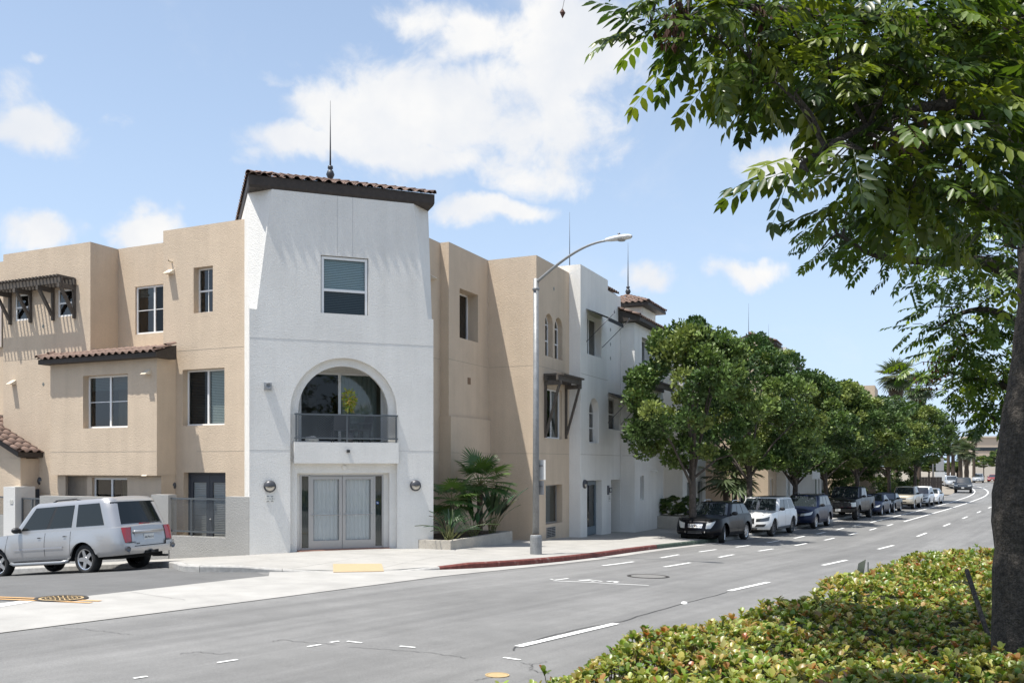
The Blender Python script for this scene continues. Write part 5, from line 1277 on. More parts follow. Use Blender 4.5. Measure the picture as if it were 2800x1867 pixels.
def build_car(name, label, cat, loc, rz, c, body, group=None, rim=None, spokes=5, pitch=0.0, steer=0, glassp='suv', roofm=None, rails=None, grille='bars', head=None, detail=True, roll=0, cladding=None, lower=None, doors=True, back_only=False):
    t = thing(name, label, cat, loc, group=group); t.rotation_mode = 'XYZ'
    t.rotation_euler = (Matrix.Rotation(rz, 3, 'Z') @ Matrix.Rotation(pitch, 3, 'Y') @ Matrix.Rotation(roll, 3, 'X')).to_euler()
    # --- lower body
    TT = list(np.linspace(0, 1, 7))+list(np.linspace(1, 2, 9))[1:]+list(np.linspace(2, 3, 57))[1:]+list(np.linspace(3, 4, 9))[1:]+list(np.linspace(4, 5, 7))[1:]
    KK = [0,.06,.12,.2,.3,.42,.55,.68,.8,.9,.96,1.0]; m = MB(); n = len(TT); kk = len(KK)
    for sg in (1, -1):
        m.add([c.tub(sg*t_, k) for t_ in TT for k in KK], [((i*kk+j), ((i+1)*kk+j), ((i+1)*kk+j+1), (i*kk+j+1)) for i in range(n-1) for j in range(kk-1)])
    top = [c.tub(t_, 1.0) for t_ in TT]; nc = 9; V = []
    idx = [i for i, p in enumerate(top) if c.bed is None or p.x > c.bed]
    for i in idx:
        p = top[i]
        for j in range(nc):
            f = 1-2*j/(nc-1); V.append((p.x, p.y*f, p.z+.05*(1-f*f)*min(1, abs(p.y)/c.hw*1.3)))
    m.add(V, [(i*nc+j, i*nc+j+1, (i+1)*nc+j+1, (i+1)*nc+j) for i in range(len(idx)-1) for j in range(nc-1)])
    me = m.mesh(body); bm = bmesh.new(); bm.from_mesh(me); bmesh.ops.remove_doubles(bm, verts=bm.verts, dist=.0015); bmesh.ops.dissolve_degenerate(bm, dist=.0005, edges=bm.edges); bmesh.ops.recalc_face_normals(bm, faces=bm.faces); bm.to_mesh(me); bm.free()
    Bd = link('body', me, t, False); smooth_by_angle(Bd, 42)
    # --- greenhouse
    m = MB(); TG = list(np.linspace(0, 1, 7))+list(np.linspace(1, 2, 8))[1:]+list(np.linspace(2, 3, 19))[1:]+list(np.linspace(3, 4, 8))[1:]+list(np.linspace(4, 5, 7))[1:]; KG = [0,.15,.35,.55,.75,.9,.95,1.0]; n = len(TG); kk = len(KG)
    for sg in (1, -1): m.add([c.gh(sg*t_, k) for t_ in TG for k in KG], [((i*kk+j), ((i+1)*kk+j), ((i+1)*kk+j+1), (i*kk+j+1)) for i in range(n-1) for j in range(kk-1)])
    me = m.mesh(body); cab = link('cab', me, t, False); smooth_by_angle(cab, 50)
    m = MB(); V = []
    for t_ in TG:
        p = c.gh(t_, 1.0)
        for j in range(nc): f = 1-2*j/(nc-1); V.append((p.x, p.y*f, p.z+.035*(1-f*f)*min(1, abs(p.y)/c.hw*1.5)))
    m.add(V, [(i*nc+j, i*nc+j+1, (i+1)*nc+j+1, (i+1)*nc+j) for i in range(n-1) for j in range(nc-1)]); rf = m.obj('roof', roofm or body, t, True, False)
    # --- underside and wheels
    m = MB(); m.box(c.xr+.25, c.xf-.25, -c.hw+c.tw+.06, c.hw-c.tw-.06, c.zs-.06, c.belt-.12); m.box(c.xb+c.R+c.arch+.02, c.xa-c.R-c.arch-.02, -c.hw+.06, c.hw-.06, c.zs-.02, c.zs+.25); m.obj('underbody', under_m, t, False, False)
    for x, st in ((c.xa, steer), (c.xb, 0)):
        for sg in (1, -1): wheel(t, x, sg*(c.hw-c.tw/2-.035), c, rim or rim_m, spokes, st)
    if c.bed is not None:
        m = MB(); x0, x1 = c.xr+.1, c.bed-.02; y = c.hw-.12; z0 = c.belt-.5; z1_ = c.ztop(x0)+.0
        m.add([(x0,-y,z0),(x1,-y,z0),(x1,y,z0),(x0,y,z0),(x0,-y,z1_),(x1,-y,z1_),(x1,y,z1_),(x0,y,z1_)], [(0,1,2,3),(0,4,5,1),(1,5,6,2),(2,6,7,3),(3,7,4,0)])
        for sg in (1, -1): m.add([(x0-.05,sg*y,z1_),(x1,sg*y,z1_),(x1,sg*(c.hw*.955),z1_+.0),(x0-.05,sg*(c.hw*.955),z1_)], [(0,1,2,3)])
        m.add([(x0,-y,z1_),(x0,y,z1_),(c.xr+.02,y,z1_),(c.xr+.02,-y,z1_)], [(0,1,2,3)]); m.obj('bed', trim, t, False, False)
    # --- glass
    c.patch(c.gh, -1.45, 1.45, .10, .90, .006, 20, 6).obj('windscreen', wind_m, t, True, False)
    c.patch(c.gh, (-5.0+.0), -3.6, .16, .86, .006, 8, 5).obj('rear_window', win_m, t, True, False); c.patch(c.gh, 3.6, 5.0, .16, .86, .006, 8, 5).obj('rear_window', win_m, t, True, False)
    gl = {'suv': [(2.02,2.30),(2.335,2.62),(2.66,2.98)], 'sedan': [(2.03,2.42),(2.46,2.86)], 'crew': [(2.03,2.46),(2.52,2.94)], 'single': [(2.06,2.90)]}[glassp] if isinstance(glassp, str) else glassp
    for sg in (1, -1):
        for i, (a, b) in enumerate(gl):
            lo_ = .17
            c.patch(c.gh, sg*a, sg*b, lo_, .86, .006, 8, 5).obj('side_window', win_m, t, True, False)
    if len(gl) > 1:
        for sg in (1, -1): c.patch(c.gh, sg*(gl[0][1]-.005), sg*(gl[1][0]+.005), .17, .86, .0045, 3, 5).obj('door_pillar', trim, t, True, False)
    # --- lamps, grille, gaps
    if head: head(c, t)
    if doors:
        for sg in (1, -1):
            for x in ([c.wbase-.05]+[c.gh(2+(g[1]-2), .05).x-.02 for g in gl[:2]]):
                tt = sg*c.ts(x); c.patch(c.tub, tt-.0016, tt+.0016, .10, .985, .0015, 1, 12).obj('door_gap', seam_m, t, False, False)
            for g in gl[:2]:
                x = c.gh(g[1], .05).x+.18; tt = c.ts(x)
                hd = c.patch(c.tub, sg*(tt-.012), sg*(tt+.012), .80, .835, .022, 4, 2).obj('door_handle', trim if body is not MATS.get('paint_white') else body, t, True, False)
    for sg in (1, -1):
        p = c.gh(sg*2.03, .12); mm = MB(); V = []
        for i in range(7):
            for j in range(10):
                f = math.pi*i/6; a = 2*math.pi*j/10; V.append((p.x-.02+.085*math.sin(f)*math.cos(a)*1.0, p.y+sg*.13+.13*math.cos(f), p.z+.06+.085*math.sin(f)*math.sin(a)))
        mm.add(V, [(i*10+j, i*10+(j+1) % 10, (i+1)*10+(j+1) % 10, (i+1)*10+j) for i in range(6) for j in range(10)]); mm.bar((p.x,p.y-.02*sg,p.z-.01), (p.x-.01,p.y+sg*.1,p.z+.04), .06, .04); mm.obj('mirror', trim if detail != 'same' else body, t, True, False)
    if rails:
        for sg in (1, -1):
            a, b = c.gh(sg*2.12, .99), c.gh(sg*2.93, .99)
            pts = [a+Vector((0,-.03*sg,-.0)), a+Vector((-.12,-.03*sg,.07)), (a+b)/2+Vector((0,-.03*sg,.085)), b+Vector((.12,-.03*sg,.07)), b+Vector((0,-.03*sg,0))]; MB().tube(pts, .02, 6).obj('roof_rail', rails, t, True, False)
    if cladding:
        for sg in (1, -1): c.patch(c.tub, sg*c.ts(c.xa-c.R-c.arch-.02), sg*c.ts(c.xb+c.R+c.arch+.02), .0, .14, .004, 10, 3).obj('sill_cladding', cladding, t, True, False)
    return t
def plate(t, x, z, txt, face_=1, y=0.0, w=.31, h=.16):
    o = MB().box(x-.006, x+.006, y-w/2, y+w/2, z-h/2, z+h/2).obj('number_plate', plate_m, t, False, False)
    if txt:
        g = link('plate_text', text_mesh(txt, .085, seam_m, .001), o, False)
        g.matrix_local = Matrix.Translation((x+face_*.0075, y, z-.005)) @ (Matrix.Rotation(R_(90), 4, 'Z') if face_ > 0 else Matrix.Rotation(R_(-90), 4, 'Z')) @ Matrix.Rotation(R_(90), 4, 'X')
def frontface(style):
    def f(c, t):
        P_ = c.patch
        if style == 'crossover':      # large vertical lamps, chrome grille with a round wreath badge
            for sg in (1, -1):
                P_(c.tub, (sg*.97, sg*1.03), (sg*1.24, sg*1.50), (.52,.54), (.90,.985), .008, 8, 6).obj('headlamp', head_m, t, True, False)
                P_(c.tub, sg*.88, sg*.93, .13, .32, .008, 2, 3).obj('fog_trim', chrome, t, False, False)
            P_(c.tub, (-.62,-.72), (.62,.72), (.56,.56), (.85,.85), .010, 12, 6).obj('grille', mat('grille_mesh', (.45,.45,.45), .3, .8, bump=(120,1,.01)), t, True, False)
            for k in (.57, .715, .855): P_(c.tub, -.66, .66, k-.014, k+.014, .022, 12, 1).obj('grille_bar', chrome, t, False, False)
            P_(c.tub, -.62, .62, .18, .31, .006, 10, 3).obj('lower_intake', trim, t, False, False); P_(c.tub, -.70, .70, .145, .175, .02, 10, 1).obj('bumper_strip', chrome, t, False, False)
            p = c.tub(0, .70); m = MB(); m.lathe([(.075,.035),(.085,.03),(.085,.0),(.068,.0),(.068,.025)], 24, (p.x,0,p.z), 'x'); bd = m.obj('badge_wreath', chrome, t, True, False)
            for i, (a, b) in enumerate(((-.03,.0),(.0,.03))): MB().add([(p.x+.03,a,p.z+.03),(p.x+.03,b,p.z+.03),(p.x+.03,b*.6,p.z-.035),(p.x+.03,a*.6,p.z-.035)], [(0,1,2,3)]).obj('badge_shield', (trim, mat('badge_gold', (.5,.33,.1), .3, .8))[i], t, False, False)
        elif style == 'luxury':
            for sg in (1, -1):
                P_(c.tub, (sg*.78, sg*.84), (sg*1.62, sg*1.70), (.60,.64), (.82,.88), .008, 10, 5).obj('headlamp', mat('headlamp_dark', (.05,.055,.06), .08, .3, coat=1), t, True, False)
                P_(c.tub, (sg*.80), (sg*1.5), (.80,.86), (.815,.875), .013, 8, 1).obj('day_light', head_m, t, False, False)
                P_(c.tub, (sg*.70, sg*.86), (sg*1.35, sg*1.45), (.20,.22), (.40,.42), .007, 8, 4).obj('side_intake', trim, t, False, False)
            P_(c.tub, (-.60,-.66), (.60,.66), .44, .86, .008, 12, 6).obj('grille', trim, t, True, False)
            for k in (.56, .70): P_(c.tub, -.60, .60, k-.018, k+.018, .02, 12, 1).obj('grille_bar', chrome, t, False, False)
            for a, b in ((-.64,-.60),(.60,.64)): P_(c.tub, a, b, .45, .86, .014, 1, 4).obj('grille_frame', chrome, t, False, False)
            p = c.tub(0, .63); MB().lathe([(.095,.03),(.105,.02),(.095,.0),(.085,.01)], 24, (p.x,0,p.z), 'x').obj('badge_ring', chrome, t, True, False)
            MB().tube([(p.x+.022,0,p.z), (p.x+.022,0,p.z+.09)], .008, 5).tube([(p.x+.022,0,p.z), (p.x+.022,.078,p.z-.045)], .008, 5).tube([(p.x+.022,0,p.z), (p.x+.022,-.078,p.z-.045)], .008, 5).obj('badge_star', chrome, t, True, False)
            P_(c.tub, -.95, .95, .02, .12, .008, 12, 2).obj('bumper_lip', trim, t, False, False)
        elif style == 'pickup':
            P_(c.tub, -.90, .90, .40, .93, .006, 12, 6).obj('grille', trim, t, True, False)
            for k0, k1, a, b in ((.90,.95,-.94,.94),(.38,.42,-.94,.94)): P_(c.tub, a, b, k0, k1, .02, 12, 1).obj('grille_bar', chrome, t, False, False)
            for sg in (1, -1):
                P_(c.tub, sg*.88, sg*.95, .40, .93, .02, 1, 4).obj('grille_side', chrome, t, False, False)
                P_(c.tub, sg*.99, sg*1.75, .46, .86, .008, 8, 4).obj('headlamp', head_m, t, True, False)
            for k in (.55, .68, .80): P_(c.tub, -.80, .80, k-.012, k+.012, .014, 10, 1).obj('grille_slat', mat('gunmetal', (.10,.10,.11), .3, .8), t, False, False)
            P_(c.tub, -1.5, 1.5, .0, .26, .05, 16, 4).obj('bumper', trim, t, True, False)
        else:                          # plain modern face
            for sg in (1, -1): P_(c.tub, (sg*.72, sg*.80), (sg*1.55, sg*1.72), (.62,.68), (.82,.90), .008, 10, 4).obj('headlamp', head_m, t, True, False)
            P_(c.tub, -.68, .68, .60, .80, .008, 10, 4).obj('grille', trim, t, True, False); P_(c.tub, -.66, .66, .695, .735, .018, 10, 1).obj('grille_bar', chrome, t, False, False)
            P_(c.tub, -.75, .75, .12, .30, .007, 10, 3).obj('lower_intake', trim, t, False, False)
            if style == 'bowtie': P_(c.tub, -.85, .85, .66, .74, .016, 10, 1).obj('wide_bar', body_grey, t, False, False)
        if style in ('pickup', 'plain', 'bowtie'): plate(t, c.tub(0, .30 if style != 'pickup' else .13).x+(.012 if style != 'pickup' else .06), c.tub(0, .30 if style != 'pickup' else .13).z, '')
        for sg in (1, -1): P_(c.tub, sg*3.72, sg*4.30, .60, .92, .008, 5, 5).obj('tail_lamp', tail_m, t, True, False)
    return f
body_grey = paint('graphite', (.055,.06,.065), .3)
p_black = paint('black', (.004,.004,.006)); p_white = paint('white', (.70,.70,.69)); p_navy = paint('navy', (.010,.016,.042), .2); p_silver = paint('silver', (.43,.425,.425), .6, .32); p_cream = paint('cream', (.50,.45,.36), .25); p_red = paint('red', (.22,.02,.015)); p_lgrey = paint('light_grey', (.42,.44,.46), .4); p_dark = paint('charcoal', (.02,.024,.03), .2)
HEAD = R_(-90-32.5)                        # facing back along the street, towards the camera
def pitch_at(x, y, rz, wb=2.8): dx, dy = math.cos(rz), math.sin(rz); return -math.atan2(G(x+dx*wb/2, y+dy*wb/2)-G(x-dx*wb/2, y-dy*wb/2), wb)
def park(px_front_left, c, extra=0.0):
    """centre of a car whose street-side front wheel stands at the photo pixel, nose towards the camera"""
    p = gp(*px_front_left); fx, fy = math.cos(HEAD), math.sin(HEAD); lx, ly = -fy, fx      # forward, left (= street side)
    w = c.hw-.05; x = p.x-fx*c.xa-lx*w; y = p.y-fy*c.xa-ly*w
    return (x, y, (G(x+fx*c.xa, y+fy*c.xa)+G(x+fx*c.xb, y+fy*c.xb))/2), pitch_at(x, y, HEAD, c.wb)
c8 = lambda x, y: (1800+x/4.704, 1300+y/4.704)
GR = 'cars parked along the kerb'
def parked(name, label, cat, px, c, body, **k):
    loc, pt_ = park(px, c); return build_car(name, label, cat, loc, HEAD, c, body, GR, pitch=pt_, **k)
c_blk = Car(L=4.83, W=1.91, H=1.67, wb=2.81, fo=.98, R=.385, nose=.83, hood=1.06, belt=1.10, tail=1.12, wbase=.98, wtop=.25, rtop=-1.75, rbase=-2.28, roofw=.57, frake=.13)
parked('parked_suv', 'black crossover with chrome grille nearest in the parked row', 'car', c8(850,865), c_blk, p_black, rim=rim_m, spokes=9, rails=chrome, head=frontface('crossover'), steer=R_(14))
c_wht = Car(L=5.2, W=2.03, H=1.80, wb=3.13, fo=.95, R=.40, nose=.92, hood=1.13, belt=1.14, tail=1.16, wbase=1.12, wtop=.42, rtop=-2.05, rbase=-2.42, roofw=.60, frake=.10)
parked('parked_suv', 'large white suv with black panoramic roof second in the parked row', 'car', c8(1485,780), c_wht, p_white, rim=rim_d, spokes=10, roofm=trim, head=frontface('luxury'), cladding=chrome)
c_nav = Car(L=4.94, W=2.0, H=1.77, wb=2.82, fo=.98, R=.38, nose=.90, hood=1.10, belt=1.12, tail=1.14, wbase=1.05, wtop=.35, rtop=-1.95, rbase=-2.33, roofw=.60)
parked('parked_suv', 'navy blue suv parked between white suv and black pickup', 'car', c8(2030,682), c_nav, p_navy, rim=rim_m, spokes=5, rails=trim, head=frontface('plain'), roofm=p_black)
c_f = Car(L=6.2, W=2.06, H=2.06, wb=3.96, fo=.98, R=.44, tw=.30, zs=.52, nose=1.20, hood=1.34, belt=1.36, tail=1.38, rc=(.28,.2), bow=.06, wbase=1.35, wtop=.75, rtop=-.98, rbase=-1.12, roofw=.64, bed=-1.15, frake=.02, rrake=0, arch=.13, bulge=.05)
parked('pickup_truck', 'tall black pickup truck with chrome framed grille in the parked row', 'pickup', Z8(418,1345), c_f, p_black, rim=rim_d, spokes=8, glassp='crew', head=frontface('pickup'))
c_sed = Car(L=4.7, W=1.84, H=1.45, wb=2.78, fo=.92, R=.335, zs=.24, nose=.70, hood=.93, belt=.95, tail=1.0, wbase=.95, wtop=.05, rtop=-1.15, rbase=-1.85, roofw=.56)
parked('parked_sedan', 'dark blue sedan parked just behind the black pickup', 'car', Z8(605,1308), c_sed, p_navy, glassp='sedan', head=frontface('plain'))
parked('parked_sedan', 'charcoal sedan parked in front of the cream pickup', 'car', Z8(700,1285), c_sed, p_dark, glassp='sedan', head=frontface('plain'))
c_pk = Car(L=5.4, W=1.9, H=1.80, wb=3.25, fo=.9, R=.38, zs=.42, nose=1.0, hood=1.14, belt=1.15, tail=1.17, rc=(.4,.2), wbase=1.15, wtop=.55, rtop=-.85, rbase=-1.05, roofw=.60, bed=-1.08, rrake=0)
parked('pickup_truck', 'cream pickup truck parked under the street trees', 'pickup', Z8(857,1260), c_pk, p_cream, glassp='crew', head=frontface('plain'))
c_su = Car(L=4.6, W=1.86, H=1.70, wb=2.68, fo=.9, R=.36)
parked('parked_suv', 'small white suv parked behind the cream pickup', 'car', Z8(970,1238), c_su, p_white, rim=rim_d, spokes=8, head=frontface('luxury'))
parked('parked_sedan', 'white sedan last in the parked row before the bend', 'car', Z8(1045,1222), c_sed, p_white, glassp='sedan', head=frontface('plain'))
# traffic and cars beyond the bend
def road_car(name, label, cat, px, c, body, hd, group='cars beyond the bend', **k):
    p = gp(*px); rz = R_(-90-hd); return build_car(name, label, cat, (p.x, p.y, p.z), rz, c, body, group, pitch=pitch_at(p.x, p.y, rz), **k)
c_tr = Car(L=5.6, W=2.0, H=1.9, wb=3.5, fo=.95, R=.40, zs=.45, nose=1.08, hood=1.2, belt=1.22, tail=1.24, rc=(.35,.2), bow=.08, wbase=1.2, wtop=.6, rtop=-.9, rbase=-1.05, roofw=.62, bed=-1.1, rrake=0)
road_car('pickup_truck', 'dark grey pickup driving towards the viewer at the bend', 'pickup', (2634,1346), c_tr, body_grey, 28, glassp='crew', head=frontface('bowtie'))
road_car('parked_suv', 'silver suv at the bend right of the grey pickup', 'car', (2675,1319), c_su, p_lgrey, 29, head=frontface('plain'), doors=False)
road_car('parked_sedan', 'dark red car at the bend half hidden by the foreground trunk', 'car', (2716,1317), c_sed, p_red, 33, glassp='sedan', head=frontface('plain'), doors=False)
road_car('parked_suv', 'pale suv parked just behind the grey pickup at the bend', 'car', (2602,1330), c_su, p_lgrey, 22, head=frontface('plain'), doors=False)
road_car('parked_sedan', 'white car parked far off below the distant palms', 'car', (2590,1309), c_sed, p_white, 40, glassp='sedan', head=frontface('plain'), doors=False)
road_car('parked_suv', 'dark green suv parked far off left of the distant palms', 'car', (2573,1307), c_su, paint('green', (.01,.02,.015)), 40, head=frontface('plain'), doors=False)
road_car('parked_sedan', 'white car parked behind the distant palm trunks', 'car', (2685,1302), c_sed, p_white, 60, glassp='sedan', head=frontface('plain'), doors=False)
# ---------------------------------------------------------------- the silver car in the side street
c_env = Car(L=5.49, W=1.90, H=1.93, wb=3.28, fo=.92, R=.385, tw=.25, zs=.40, nose=.98, hood=1.12, belt=1.13, tail=1.13, rc=(.5,.30), bow=.12, wbase=1.50, wtop=.68, rtop=-2.25, rbase=-2.57, roofw=.64, rrake=.05, bulge=.028, gh_w=.94)
rz_e = math.atan2(SN, -CS)               # nose down the side street, to the left
def envoy():
    c = c_env; p = gp(236, 1566); f = Vector((math.cos(rz_e), math.sin(rz_e), 0)); lf = Vector((-f.y, f.x, 0))
    w = c.hw-.06; ctr = Vector((p.x, p.y, 0))-f*c.xb-lf*w*(1 if lf.y < 0 else -1)
    side = 1 if lf.y < 0 else -1
    z = (G(*(ctr+f*c.xa)[:2])+G(*(ctr+f*c.xb)[:2]))/2
    t = build_car('silver_suv', 'silver suv parked in the side street seen from behind', 'car', (ctr.x, ctr.y, z+.005), rz_e, c, p_silver, pitch=pitch_at(ctr.x, ctr.y, rz_e, c.wb), rim=rim_m, spokes=5, glassp=[(2.03,2.33),(2.365,2.62),(2.675,2.985)], doors=True, cladding=None)
    P_ = c.patch
    # tail: lamps, tailgate, bumper, badges
    for sg in (1, -1):
        P_(c.tub, (sg*3.86, sg*3.66), (sg*4.17, sg*4.17), (.43,.43), (.985,.985), .012, 8, 7).obj('tail_lamp', tail_m, t, True, False)
        P_(c.tub, sg*3.0, sg*4.25, .06, .40, .045, 12, 5).obj('bumper_corner', p_silver, t, True, False)
        y = sg*.72; x = c.tub(sg*4.12, .2).x-.056; z_ = c.tub(4.1, .2).z
        MB().lathe([(.075,-.012),(.06,-.02),(.055,.015),(0,.015)], 20, (x,y,z_), 'x').obj('reflector', mat('reflector_grey', (.16,.16,.17), .3, .4), t, True, False)
        P_(c.gh, sg*3.15, (sg*3.98, sg*4.06), .0, .93, .010, 8, 6).obj('rear_pillar', p_silver, t, True, False)
        P_(c.tub, sg*c.ts(c.xa-.7), sg*c.ts(c.xb+.72), .42, .475, .016, 10, 2).obj('side_moulding', mat('moulding_grey', (.38,.39,.42), .35, .4), t, True, False)
        MB().tube([(c.xa-.55,sg*(c.hw-.02),c.zs-.03), (c.xa-.75,sg*(c.hw+.05),c.zs-.06), (c.xb+.75,sg*(c.hw+.05),c.zs-.06), (c.xb+.55,sg*(c.hw-.02),c.zs-.03)], .045, 8).obj('running_board', mat('board_grey', (.30,.31,.32), .4, .5), t, True, False)
        a, b = c.gh(sg*2.2, .99), c.gh(sg*2.66, .99); MB().tube([a+Vector((0,-.04*sg,0)), a+Vector((-.15,-.04*sg,.05)), b+Vector((.15,-.04*sg,.05)), b+Vector((0,-.04*sg,0))], .022, 6).obj('roof_rail', trim, t, True, False)
    P_(c.tub, -4.0, -5.0, .04, .27, .06, 10, 4).obj('bumper', p_silver, t, True, False); P_(c.tub, 4.0, 5.0, .04, .27, .06, 10, 4).obj('bumper', p_silver, t, True, False)
    xr_ = lambda k: c.tub(5, k).x
    MB().box(xr_(.1)-.064, xr_(.1)+.05, -.24, .20, c.tub(5,.0).z-.01, c.tub(5,.11).z).obj('hitch_opening', under_m, t, False, False)
    MB().box(xr_(.1)-.13, xr_(.1), -.05, .05, c.tub(5,.02).z, c.tub(5,.10).z).obj('tow_hitch', trim, t, False, False)
    # tailgate panel with number recess
    z0, z1_ = c.tub(5,.30).z, c.tub(5,.985).z
    for sg in (1, -1): P_(c.tub, sg*4.19, sg*4.205, .30, .99, .004, 1, 8).obj('tailgate_gap', seam_m, t, False, False)
    P_(c.tub, 4.19, 5.0, .275, .295, .012, 6, 1).obj('tailgate_gap', seam_m, t, False, False); P_(c.tub, -4.19, -5.0, .275, .295, .012, 6, 1).obj('tailgate_gap', seam_m, t, False, False)
    zr = c.tub(5,.80).z; xx = c.tub(5,.78).x
    MB().box(xx-.045, xx+.02, -.47, .47, zr-.035, zr+.035).obj('plate_lamp_bar', p_silver, t, True, False)
    MB().box(xx-.006, xx+.03, -.44, .44, zr-.25, zr-.036).obj('plate_recess', mat('recess_grey', (.40,.41,.43), .4, .4), t, False, False)
    plate(t, xx-.016, zr-.15, '4KPH14', -1, 0, .32, .165)
    for txt, y, w in (('DENALI', .57, .052), ('GMC', -.60, .062)):
        g = link('badge_lettering', text_mesh(txt, w*1.5, chrome if txt == 'X' else mat('badge_dark', (.10,.10,.105), .3, .7), .004), t, False); g.matrix_local = Matrix.Translation((c.tub(4.5, .42).x-.012, y, c.tub(5,.42).z)) @ Matrix.Rotation(R_(-90), 4, 'Z') @ Matrix.Rotation(R_(90), 4, 'X')
    g = link('badge_lettering', text_mesh('XUV', .05, mat('badge_dark', (.1,.1,.1)), .003), t, False); g.matrix_local = Matrix.Translation((c.tub(4.4, .38).x-.012, .36, c.tub(5,.375).z)) @ Matrix.Rotation(R_(-90), 4, 'Z') @ Matrix.Rotation(R_(90), 4, 'X')
    # high brake lamp, wiper
    pb = c.gh(5, .12); MB().box(pb.x-.03, pb.x+.02, -.20, .10, pb.z-.0, pb.z+.035).obj('brake_lamp', tail_m, t, False, False)
    MB().tube([(pb.x-.03,.0,pb.z+.01), (pb.x-.02,-.45,pb.z+.06)], .009, 5).obj('wiper', trim, t, False, False)
    # filler flap, exhaust
    tt = c.ts(c.xb-.62); P_(c.tub, side*(tt-.020), side*(tt+.020), .60, .74, .002, 4, 4).obj('fuel_flap', p_silver, t, True, False)
    MB().tube([(c.xr+.5,-.55,.34), (c.xr+.05,-.62,.32)], .03, 8).obj('exhaust', trim, t, True, False)
    MB().tube([c.gh(2.02,.6)+Vector((.3,0,.05)), c.gh(2.02,.6)+Vector((.25,0,.45))], .004, 5).obj('aerial', trim, t, False, False)
envoy()
# ================================================================= street lamps and signs
galv = mat('galvanised_steel', (.25,.255,.255), .5, .35, bump=(60,.3,.004), var=[(60,.25,3),(6,.15,4)]); pale_h = mat('lamp_head_pale', (.62,.63,.63), .4, .1)
def street_lamp(label, base, H, arm, az, scale=1.0, group='street lamps'):
    t = thing('street_lamp', label, 'street lamp', base, az, group)
    MB().lathe([(.0,0),(.175,0),(.175,.50),(.165,.55),(.13,.57)], 16).obj('base', galv, t, False, False)
    MB().tube([(0,0,.6), (0,0,H*.5), (0,0,H)], [.10,.087,.074], 14).obj('pole', galv, t, True, False)
    MB().lathe([(.085,H-.35),(.105,H-.33),(.105,H-.28),(.085,H-.26)], 14).obj('collar', galv, t, True, False)
    n = 14; pts = [(arm*(i/n), 0, H-.12+1.15*math.sin(min(1, i/n*1.02)*math.pi/2)**1.0*scale) for i in range(n+1)]
    MB().tube(pts, [.047-.017*i/n for i in range(n+1)], 8).obj('arm', galv, t, True, False)
    e = Vector(pts[-1]); m = MB(); V = []; k = 12
    prf = [(-.05,.05,.05),(.10,.085,.075),(.30,.14,.085),(.52,.16,.085),(.68,.12,.07),(.75,.03,.03)]
    for (x, w, h) in prf:
        for j in range(k):
            a = 2*math.pi*j/k; z = h*math.sin(a)*(1 if math.sin(a) > 0 else .7); V.append((e.x+x, w*math.cos(a), e.z+.01+z))
    m.add(V, [(i*k+j, i*k+(j+1) % k, (i+1)*k+(j+1) % k, (i+1)*k+j) for i in range(len(prf)-1) for j in range(k)]); m.obj('head', pale_h, t, True, False)
    m = MB(); m.lathe([(.0,-.06),(.10,-.05),(.13,.0)], 14, (e.x+.44,0,e.z-.02)); m.obj('lens', mat('lamp_glass', (.30,.31,.31), .2), t, True, False)
    MB().lathe([(.035,0),(.035,.06),(0,.065)], 10, (e.x+.36,0,e.z+.09)).obj('photocell', lamp_m, t, True, False)
    return t
lb = gp(*Z6(871,1324), .15); az_m = math.atan2(-SM, CM)
lz = at(1460, 762, lb.y).z-lb.z
street_lamp('tall grey street lamp on the pavement in front of the tan wall', lb, lz, 2.3, az_m, .80)
def plate_sign(name, label, base, h, w, ph, az, post_m, plates, cat='sign'):
    t = thing(name, label, cat, base, az)
    MB().box(-.025,.025,-.025,.025,0,h).obj('post', post_m, t, False, False)
    for (z0, z1_, ww_, mt) in plates: MB().box(.027,.031,-ww_/2,ww_/2,z0,z1_).obj('plate', mt, t, False, False)
    return t
sgn_w = mat('sign_white', (.62,.62,.60), .5); sgn_g = mat('sign_back', (.38,.38,.38), .5, .3); post_gr = mat('sign_post_green', (.06,.10,.07), .6)
# signs strapped to the lamp post, edge on to the camera
t = thing('pole_sign', 'pair of grey parking signs strapped to the street lamp pole', 'sign', (lb.x, lb.y, lb.z), az_m)
zz = lambda y: at(1460, 1050+y/2.851, lb.y).z-lb.z
for (y0, y1_, w) in ((590, 745, .42), (752, 862, .32)): MB().box(-w*.42, w*.58, .135, .14, zz(y1_), zz(y0)).obj('plate', sgn_w if y0 < 700 else sgn_g, t, False, False)
MB().box(-.15,.15,.10,.134,zz(640),zz(632)).box(-.15,.15,.10,.134,zz(800),zz(792)).obj('strap', galv, t, False, False)
far_l = Vector((*kpt(kfind_fast(*at(2557,1330,97)[:2])[0], -.9), 0)); far_l.z = G(far_l.x, far_l.y)+.15
street_lamp('distant street lamp at the bend of the road', far_l, (at(2557,1157,far_l.y).z-far_l.z), 3.6, az_m)
sp2 = gp(2238, 1425, .15); sl2 = kfind_fast(sp2.x, sp2.y); sp2 = Vector((*kpt(kfind_fast(*at(2237,1400,53)[:2])[0], -.6), 0)); sp2.z = G(sp2.x, sp2.y)+.15
hh = at(2237,1281,sp2.y).z-sp2.z
plate_sign('street_sign', 'white parking sign on green post between the street trees', sp2, hh, .45, .6, az_m+R_(-50), post_gr, [(hh-.62, hh, .5, sgn_w)])
fs = Vector((*kpt(kfind_fast(*at(2562,1330,99)[:2])[0], -.5), 0)); fs.z = G(fs.x, fs.y)+.15
plate_sign('street_sign', 'tall grey sign back beside the distant street lamp', fs, 4.2, .9, 1.2, R_(-95), galv, [(2.7, 4.1, .85, sgn_g), (1.6, 2.6, 1.1, sgn_w)])
